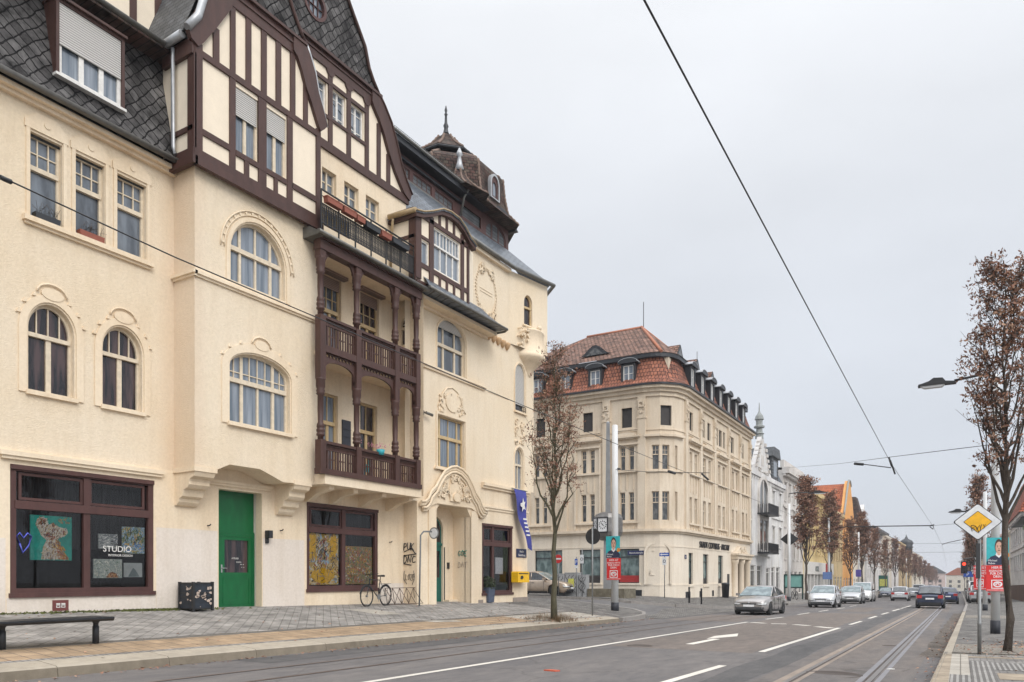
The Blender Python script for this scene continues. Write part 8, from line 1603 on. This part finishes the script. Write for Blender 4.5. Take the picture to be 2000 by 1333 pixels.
T = thing('registration_arm', 'insulated steady arm holding the right contact wire at the first span', 'wire arm', pt(1740, 912, 26)); m = MB(); m.tube([pt(1685, 907, 27.5), pt(1740, 914, 26)], .018, 6); m.build('arm', M['iron'], T); m = MB(); m.tube([pt(1669, 906, 27.8), pt(1686, 907.5, 27.5)], .05, 8); m.build('insulator', M['insul'], T); m = MB(); m.tube([pt(1736, 893, 26), pt(1738, 900, 26), pt(1742, 912, 26)], .03, 6); m.tube([pt(1739, 900, 26), pt(1748, 926, 26.3)], .03, 6); m.build('clamp', M['iron'], T)
wire('span_wire', 'dark cross wire over the distant brown roofed house', [pt(1640, 1030, 66), pt(1700, 1028.5, 62), pt(1822, 1027, 57)], .045); wire('span_wire', 'pale thin wire running on from the second span to the right', [pt(1822, 1027, 57), pt(1870, 1023, 50), (x2, y2, pz2(1022))], .012)
wire('registration_arm', 'short steady arm above the distant roadway', [pt(1840, 1064, 83), pt(1852, 1060, 80), pt(1876, 1055, 75)], .035); wire('span_wire', 'faint cross wire in front of the distant houses', [pt(1700, 1063, 95), pt(1840, 1062, 83), pt(1900, 1060, 78)], .014)
wire('span_wire', 'farthest faint cross wire above the street', [pt(1760, 1080, 130), pt(1846, 1079, 120), pt(1890, 1078, 115)], .02)
m = MB(); m.tube([pt(1816, 1027, 57), pt(1824, 1025, 57), pt(1822, 1034, 57), pt(1816, 1029, 57)], .04, 5); tag(m.build('wire_hanger', M['iron']), 'small triangular hanger on the dark second cross wire', 'wire fitting')
# ================================================================ cars
def cin(pts, x):
    for (a, va), (b, vb) in zip(pts, pts[1:]):
        if a >= x >= b or a <= x <= b: t = (x - a) / (b - a) if b != a else 0; return va + (vb - va) * (t * t * (3 - 2 * t) * .5 + t * .5)
    return pts[0][1] if abs(x - pts[0][0]) < abs(x - pts[-1][0]) else pts[-1][1]
CARMAT = {}
def carpaint(name, c, metal=.5):
    m, t, b = newmat(name); b.inputs['Base Color'].default_value = rgb(c); b.inputs['Metallic'].default_value = metal; b.inputs['Roughness'].default_value = .35; b.inputs['Coat Weight'].default_value = 1; b.inputs['Coat Roughness'].default_value = .04
    n = nd(t, 'ShaderNodeTexNoise', Scale=6, Detail=4); t.links.new(coords(t), n.inputs[0]); t.links.new(ramp2(t, n.outputs[0], [q * .9 for q in c], c, .35, .6), b.inputs['Base Color']); return m
def car(label, x, y, rz, kind, paint, lights=True, group=None):
    K_ = {'sedan': dict(L=4.5, W=1.74, H=1.46, hood=.92, ws=(1.15, .30), rf=(.25, -.75), rw=(-.8, -1.75), deck=1.02, wr=.31, wb=(1.38, -1.28)),
          'hatch': dict(L=3.9, W=1.76, H=1.56, hood=.98, ws=(1.25, .35), rf=(.3, -1.45), rw=(-1.5, -1.86), deck=1.0, wr=.31, wb=(1.22, -1.3)),
          'van': dict(L=5.0, W=1.95, H=1.95, hood=1.12, ws=(1.75, 1.0), rf=(.95, -2.3), rw=(-2.35, -2.46), deck=1.15, wr=.34, wb=(1.55, -1.5))}[kind]
    L2, W2_, Hh = K_['L'] / 2, K_['W'] / 2, K_['H']; T = thing('car', label, 'van' if kind == 'van' else 'car', (x, y, -K * y), rz, group); sl = -.15 if False else 0
    belt = [(L2, .62), (L2 - .1, .72), (L2 - .35, K_['hood'] - .12), (K_['ws'][0], K_['hood']), (0, K_['hood'] + .02), (K_['rw'][1] + .1, K_['deck']), (-L2 + .12, K_['deck'] - .03), (-L2, K_['deck'] - .2 if kind != 'van' else K_['deck'])]
    half = [(L2, W2_ * .72), (L2 - .12, W2_ * .86), (L2 - .45, W2_ * .97), (L2 - .9, W2_), (0, W2_), (-L2 + .8, W2_), (-L2 + .3, W2_ * .95), (-L2 + .05, W2_ * .88), (-L2, W2_ * .78)]
    def zl(q):
        z = .2 if abs(q) < L2 - .25 else .2 + (abs(q) - L2 + .25) * .5
        for wx in K_['wb']:
            R_w = K_['wr'] + .06
            if abs(q - wx) < R_w: z = max(z, K_['wr'] + sqrt(R_w ** 2 - (q - wx) ** 2))
        return z
    xs = sorted(set([L2, L2 - .05, L2 - .12, L2 - .25, -L2, -L2 + .05, -L2 + .15, -L2 + .3] + [L2 - .4 - i * (2 * L2 - .8) / 24 for i in range(25)] + [wx + s * (K_['wr'] + .06) * k for wx in K_['wb'] for s in (-1, 1) for k in (1.001, .999, .93, .75, .5, .25, 0)]), reverse=True)
    m = MB(); S_ = []
    for q in xs:
        w_ = cin(half, q); zb = cin(belt, q); z0 = zl(q); zm = max(z0 + .02, .62 * zb + .1); cs = [(w_ * .90, z0), (w_ * .985, z0 + (zm - z0) * .25), (w_, zm * .5 + z0 * .5), (w_ * .99, zm), (w_ * .955, zb - .05), (w_ * .90, zb), (w_ * .5, zb + .03), (0, zb + .045)]
        S_.append([m.p(a, zz, 0) for a, zz in cs]); 
        n0 = len(m.v) - 8
        for k in range(8): a, o_, zz = m.v[n0 + k]; m.v[n0 + k] = (q, a, zz)
        for k in range(7): a, yy_, zz = m.v[n0 + k]; m.v.append((a, -yy_, zz))
    for A, B in zip(S_, S_[1:]):
        a0, b0 = A[0], B[0]
        for k in range(7): m.face((a0 + k, a0 + k + 1, b0 + k + 1, b0 + k), True)
        idx = [8, 9, 10, 11, 12, 13, 14, 7]
        for k in range(7): m.face((a0 + idx[k], b0 + idx[k], b0 + idx[k + 1], a0 + idx[k + 1]), True)
    for A, fl in ((S_[0][0], 0), (S_[-1][0], 1)): f = [A + k for k in range(8)] + [A + k for k in (14, 13, 12, 11, 10, 9, 8)]; m.face(f if fl else f[::-1])
    bd = m.build('body', paint, T, local=True)
    # cabin
    wsx, wst = K_['ws']; rwt, rwb = K_['rw']; zr = Hh; hb = K_['hood']; m = MB()
    st_ = [(wsx, hb + .0, hb + .03), (wst, hb, zr - .07), (wst - .15, hb, zr - .02), ((wst + rwt) / 2 + .1, hb, zr), (rwt + .15, hb, zr - .04), (rwt, hb, zr - .08), (rwb, K_['deck'] - .0, K_['deck'] + .03)]
    A_ = []
    for q, zb, zt_ in st_:
        f = 1 - (zt_ - zb) / (zr - hb) ; wb_ = cin(half, q) * .90; wt = wb_ * (.80 if kind != 'van' else .88) * (1 - f) + wb_ * f
        i0 = len(m.v)
        for a, zz in ((wb_, zb - .02), (wt + .02, zt_ - .05 * (1 - f)), (wt * .9, zt_), (0, zt_ + .03)): m.v.append((q, a, zz))
        for a, zz in ((wb_, zb - .02), (wt + .02, zt_ - .05 * (1 - f)), (wt * .9, zt_)): m.v.append((q, -a, zz))
        A_.append(i0)
    n = len(A_)
    for i, (a, b) in enumerate(zip(A_, A_[1:])):
        front = i == 0; back = i == n - 2
        m.mi = 1 if (not (kind == 'van' and i >= 3)) else 0
        m.face((a, a + 1, b + 1, b)); m.face((a + 4, b + 4, b + 5, a + 5))
        m.mi = 2 if front else (1 if back else 0)
        for f in ((a + 1, a + 2, b + 2, b + 1), (a + 2, a + 3, b + 3, b + 2), (a + 5, b + 5, b + 6, a + 6), (a + 6, b + 6, b + 3, a + 3)): m.face(f, not (front or back))
    cab = m.build('cabin', [paint, M['carglass'], M['windscreen']], T, local=True)
    m = MB()                                                         # pillars
    for s in (-1, 1):
        P3 = lambda i, j: Vector((m0[A_[i] + (j if s > 0 else {0: 4, 1: 5, 2: 6}[j])]))
        m0 = [tuple(v) for v in [vv.co for vv in cab.data.vertices]]
        m.tube([P3(0, 0), P3(1, 1)], .035, 6); m.tube([P3(n - 1, 0), P3(n - 2, 1)], .05, 6); mid = [P3(3, 0) * 1, P3(3, 1) * 1]; m.tube(mid, .03, 6); m.tube([P3(1, 1), P3(2, 1), P3(3, 1), P3(4, 1), P3(5, 1)], .03, 6)
    m.build('pillars', paint, cab, local=True)
    m = MB(); m.box(-L2 + .15, L2 - .15, .15, .5, -W2_ * .75, W2_ * .75); m.build('underbody', M['blackplastic'], T, local=True)
    for wx in K_['wb']:
        for s in (-1, 1):
            m = MB(); r = K_['wr']; yo = s * (W2_ - .1); m.lathe((0, 0, 0), [(r * .62, -.1), (r * .93, -.1), (r, -.07), (r, .07), (r * .93, .1), (r * .62, .1)], 24); m.v = [(wx + a, yo + c_, r + b) for a, b, c_ in m.v]; wh = m.build('wheel', M['tyre'], T, local=True)
            m = MB(); m.lathe((0, 0, 0), [(r * .64, .085), (r * .60, .095), (r * .56, .07)], 20, cap=False); 
            for k in range(5):
                a = 2 * pi * k / 5; c_, s_ = cos(a), sin(a); pts = [(c_ * .03 - s_ * .035, s_ * .03 + c_ * .035), (c_ * r * .6 - s_ * .045, s_ * r * .6 + c_ * .045), (c_ * r * .6 + s_ * .045, s_ * r * .6 - c_ * .045), (c_ * .03 + s_ * .035, s_ * .03 - c_ * .035)]
                i0 = len(m.v); m.v += [(p, q, .088) for p, q in pts]; m.face((i0, i0 + 1, i0 + 2, i0 + 3))
            m.lathe((0, 0, 0), [(.06, .07), (.055, .1)], 10); m.v = [(wx + a, yo + s * c_, r + b) for a, b, c_ in m.v]; m.build('rim', M['rim'], wh, local=True)
            m = MB(); m.lathe((0, 0, 0), [(r * .6, .0), (r * .6, .05)], 16); m.v = [(wx + a, yo + s * c_, r + b) for a, b, c_ in m.v]; m.build('brake_disc', M['blackplastic'], wh, local=True)
    # front: grille, intake, plate, lamps; rear: lamps, plate; mirrors, seams, handles
    hd = K_['hood']; fx = L2 + .005; Hf = MB(); 
    fy = lambda a: (lambda r: L2 - .0 if r < .72 else (L2 - .12 * (r - .72) / .14 if r < .86 else L2 - .12 - .33 * (r - .86) / .11))(abs(a) / W2_)
    def strip_f(m, a0, a1, z0, z1, tilt=0, out_=.02):
        n = 8; i0 = len(m.v)
        for i in range(n + 1): a = a0 + (a1 - a0) * i / n; m.v += [(fy(a) + out_, a, z0), (fy(a) + out_ - tilt, a, z1), (fy(a) + out_ - .08, a, z1)]
        for i in range(n): b = i0 + i * 3; m.face((b, b + 3, b + 4, b + 1), True); m.face((b + 1, b + 4, b + 5, b + 2), True)
    m = MB(); strip_f(m, -.36, .36, .52, .62, .03, .02); m.build('grille', M['blackplastic'], T, local=True); m = MB(); strip_f(m, -.62, .62, .25, .40, 0, .03); strip_f(m, -W2_ * .82, -.66, .3, .4, 0, .03); strip_f(m, .66, W2_ * .82, .3, .4, 0, .03); m.build('air_intake', M['blackplastic'], T, local=True)
    m = MB(); m.box(L2 + .02, L2 + .035, .41, .52, -.26, .26); m.build('number_plate', M['plate'], T, local=True); m = MB(); m.ball((L2 + .01, 0, .61), .045, 8); m.build('emblem', M['rim'], T, local=True)
    for s in (-1, 1): m = MB(); strip_f(m, s * W2_ * .50, s * W2_ * .90, .53, .68, .12, .03); m.build('headlight', M['headlamp'], T, local=True); m = MB(); strip_f(m, s * W2_ * .48, s * W2_ * .92, .50, .53, .0, .035); m.build('headlight_trim', M['blackplastic'], T, local=True)
    for s in (-1, 1):
        m = MB(); zt = K_['deck'] - .1; w1 = cin(half, -L2 + .05)
        if kind == 'van': m.box(-L2 - .01, -L2 + .06, .8, 1.3, s * w1 * .88 - .05, s * w1 * .88 + .05)
        else: m.prism([(-L2 - .015, zt - .2), (-L2 + .06, zt - .2), (-L2 + .3, zt - .06), (-L2 + .25, zt + .02), (-L2 - .01, zt + .02)], s * w1 * .62, s * (w1 + .015))
        m.build('tail_light', M['redlamp'], T, local=True)
    m = MB(); m.box(-L2 - .02, -L2 - .005, .62, .73, -.26, .26); m.build('number_plate', M['plate'], T, local=True); m = MB(); m.box(-L2 - .012, -L2 + .05, .24, .42, -W2_ * .75, W2_ * .75); m.build('rear_bumper', M['blackplastic'], T, local=True)
    for s in (-1, 1): m = MB(); m.box(wsx - .42, wsx - .26, hb + .02, hb + .15, s * (W2_ - .02), s * (W2_ + .16)); m.box(wsx - .36, wsx - .3, hb - .02, hb + .04, s * (W2_ - .14), s * (W2_ + .02)); m.build('mirror', M['blackplastic'] if kind == 'van' else paint, T, local=True)
    m = MB()
    for s in (-1, 1):
        for q in (wst + .45, (wst + rwt) / 2 + .1, rwt + .1):
            if q > -L2 + 1: m.box(q - .006, q + .006, .28, hb - .04, s * (W2_ * .985), s * (W2_ * 1.004))
        m.box(K_['wb'][1] + .4, K_['wb'][0] - .4, .2, .27, s * (W2_ * .93), s * (W2_ * 1.006))
        for q in ((wst + rwt) / 2 + .2, rwt + .25): m.box(q, q + .16, hb - .16, hb - .13, s * W2_ * .98, s * (W2_ * 1.012))
    m.build('door_seams', M['blackplastic'], bd, local=True)
    # number plates etc. sit on the sloping road
    T.rotation_euler = (0, K * sin(rz), rz); return T
DN = -pi / 2; UPR = pi / 2
silver = carpaint('warm_silver_paint', (.36, .34, .325)); white = carpaint('white_silver_paint', (.60, .61, .63), .2); silv2 = carpaint('silver_paint', (.46, .47, .48)); blue = carpaint('dark_blue_paint', (.012, .022, .055), .3); blue2 = carpaint('blue_paint', (.02, .035, .11), .3); redp = carpaint('red_paint', (.22, .015, .02), .2); champ = carpaint('champagne_paint', (.42, .33, .25)); blackp = carpaint('black_paint', (.012, .012, .014), .2); vanw = carpaint('van_white_paint', (.62, .62, .61), 0)
def fit(u, v, X): return onx(X, u, v)[0]
car('silver grey sedan with headlights towards the camera, nearest of the oncoming cars', -8.9, 40.0, DN - .03, 'sedan', silver)
car('white silver hatchback, second of the oncoming cars', -8.25, 57.0, DN, 'hatch', white); car('small silver car between the white hatchback and the white van', -8.2, 72.5, DN, 'hatch', silv2); car('white van with black lower front, fourth of the oncoming vehicles', -8.5, 84.0, DN, 'van', vanw)
car('dark red car parked at the left kerb beyond the white van', -12.0, 101, DN, 'hatch', redp)
car('dark blue hatchback driving away on the tram track', -1.8, 60.5, UPR, 'hatch', blue); car('blue sedan driving away ahead of the dark blue hatchback', -1.0, 79, UPR, 'sedan', blue2)
for i, (X_, y_, kd, pnt, rz, lb) in enumerate(((-2.0, 98, 'hatch', blackp, UPR, 'black car far ahead in the right lane'), (-5.6, 92, 'hatch', white, UPR, 'white car seen just left of the dark blue hatchback roof'), (-5.4, 112, 'sedan', silv2, UPR, 'silver car waiting in the left lane beyond the dark blue hatchback'), (-5.3, 128, 'van', vanw, UPR, 'white van in the far queue of traffic'), (-2.0, 118, 'sedan', redp, UPR, 'dark red car in the far right lane'), (-5.2, 150, 'hatch', blackp, UPR, 'black car in the far left lane queue'), (-2.0, 140, 'hatch', silv2, UPR, 'silver car far down the right lane'), (-9.2, 120, 'sedan', blue, DN, 'dark oncoming car far behind the white van'), (-9.2, 150, 'hatch', white, DN, 'white oncoming car far down the road'), (-5.2, 185, 'sedan', white, UPR, 'tiny white car near the end of the street'), (-2.0, 175, 'hatch', blackp, UPR, 'tiny black car near the end of the right lane'))):
    car(lb, X_, y_, rz, kd, pnt, group='cars far down the street')
for i, (y_, kd, pnt, lb) in enumerate(((76, 'hatch', silv2, 'silver car parked nearest on the right pavement strip'), (83, 'van', vanw, 'white van parked second on the right side'), (90, 'hatch', white, 'white car parked third on the right side'), (98, 'sedan', blackp, 'black car parked fourth on the right side'), (106, 'hatch', redp, 'red car parked fifth on the right side'), (114, 'hatch', silv2, 'silver car parked farthest on the right side'))):
    T = car(lb, 1.45, y_, UPR, kd, pnt, group='cars parked along the right kerb'); T.location.z = G(1.45, y_)
T = car('champagne coloured sedan parked beside the grey street cabinets', -22.2, 40.3, .05, 'sedan', champ); T.location.z = G(-22.2, 40.3)
# ---------------------------------------------------------------- the air: even pale haze round the whole scene
hm = bpy.data.materials.new('haze'); hm.use_nodes = True; t = hm.node_tree; t.nodes.clear(); ho = nd(t, 'ShaderNodeOutputMaterial'); pv = nd(t, 'ShaderNodeVolumePrincipled'); pv.inputs['Color'].default_value = (.93, .95, 1, 1); pv.inputs['Density'].default_value = .0004; t.links.new(pv.outputs[0], ho.inputs['Volume'])
m = MB(); m.box(-1600, 1600, -40, 40, -100, 2600); tag(m.build('haze', hm), kind='stuff')
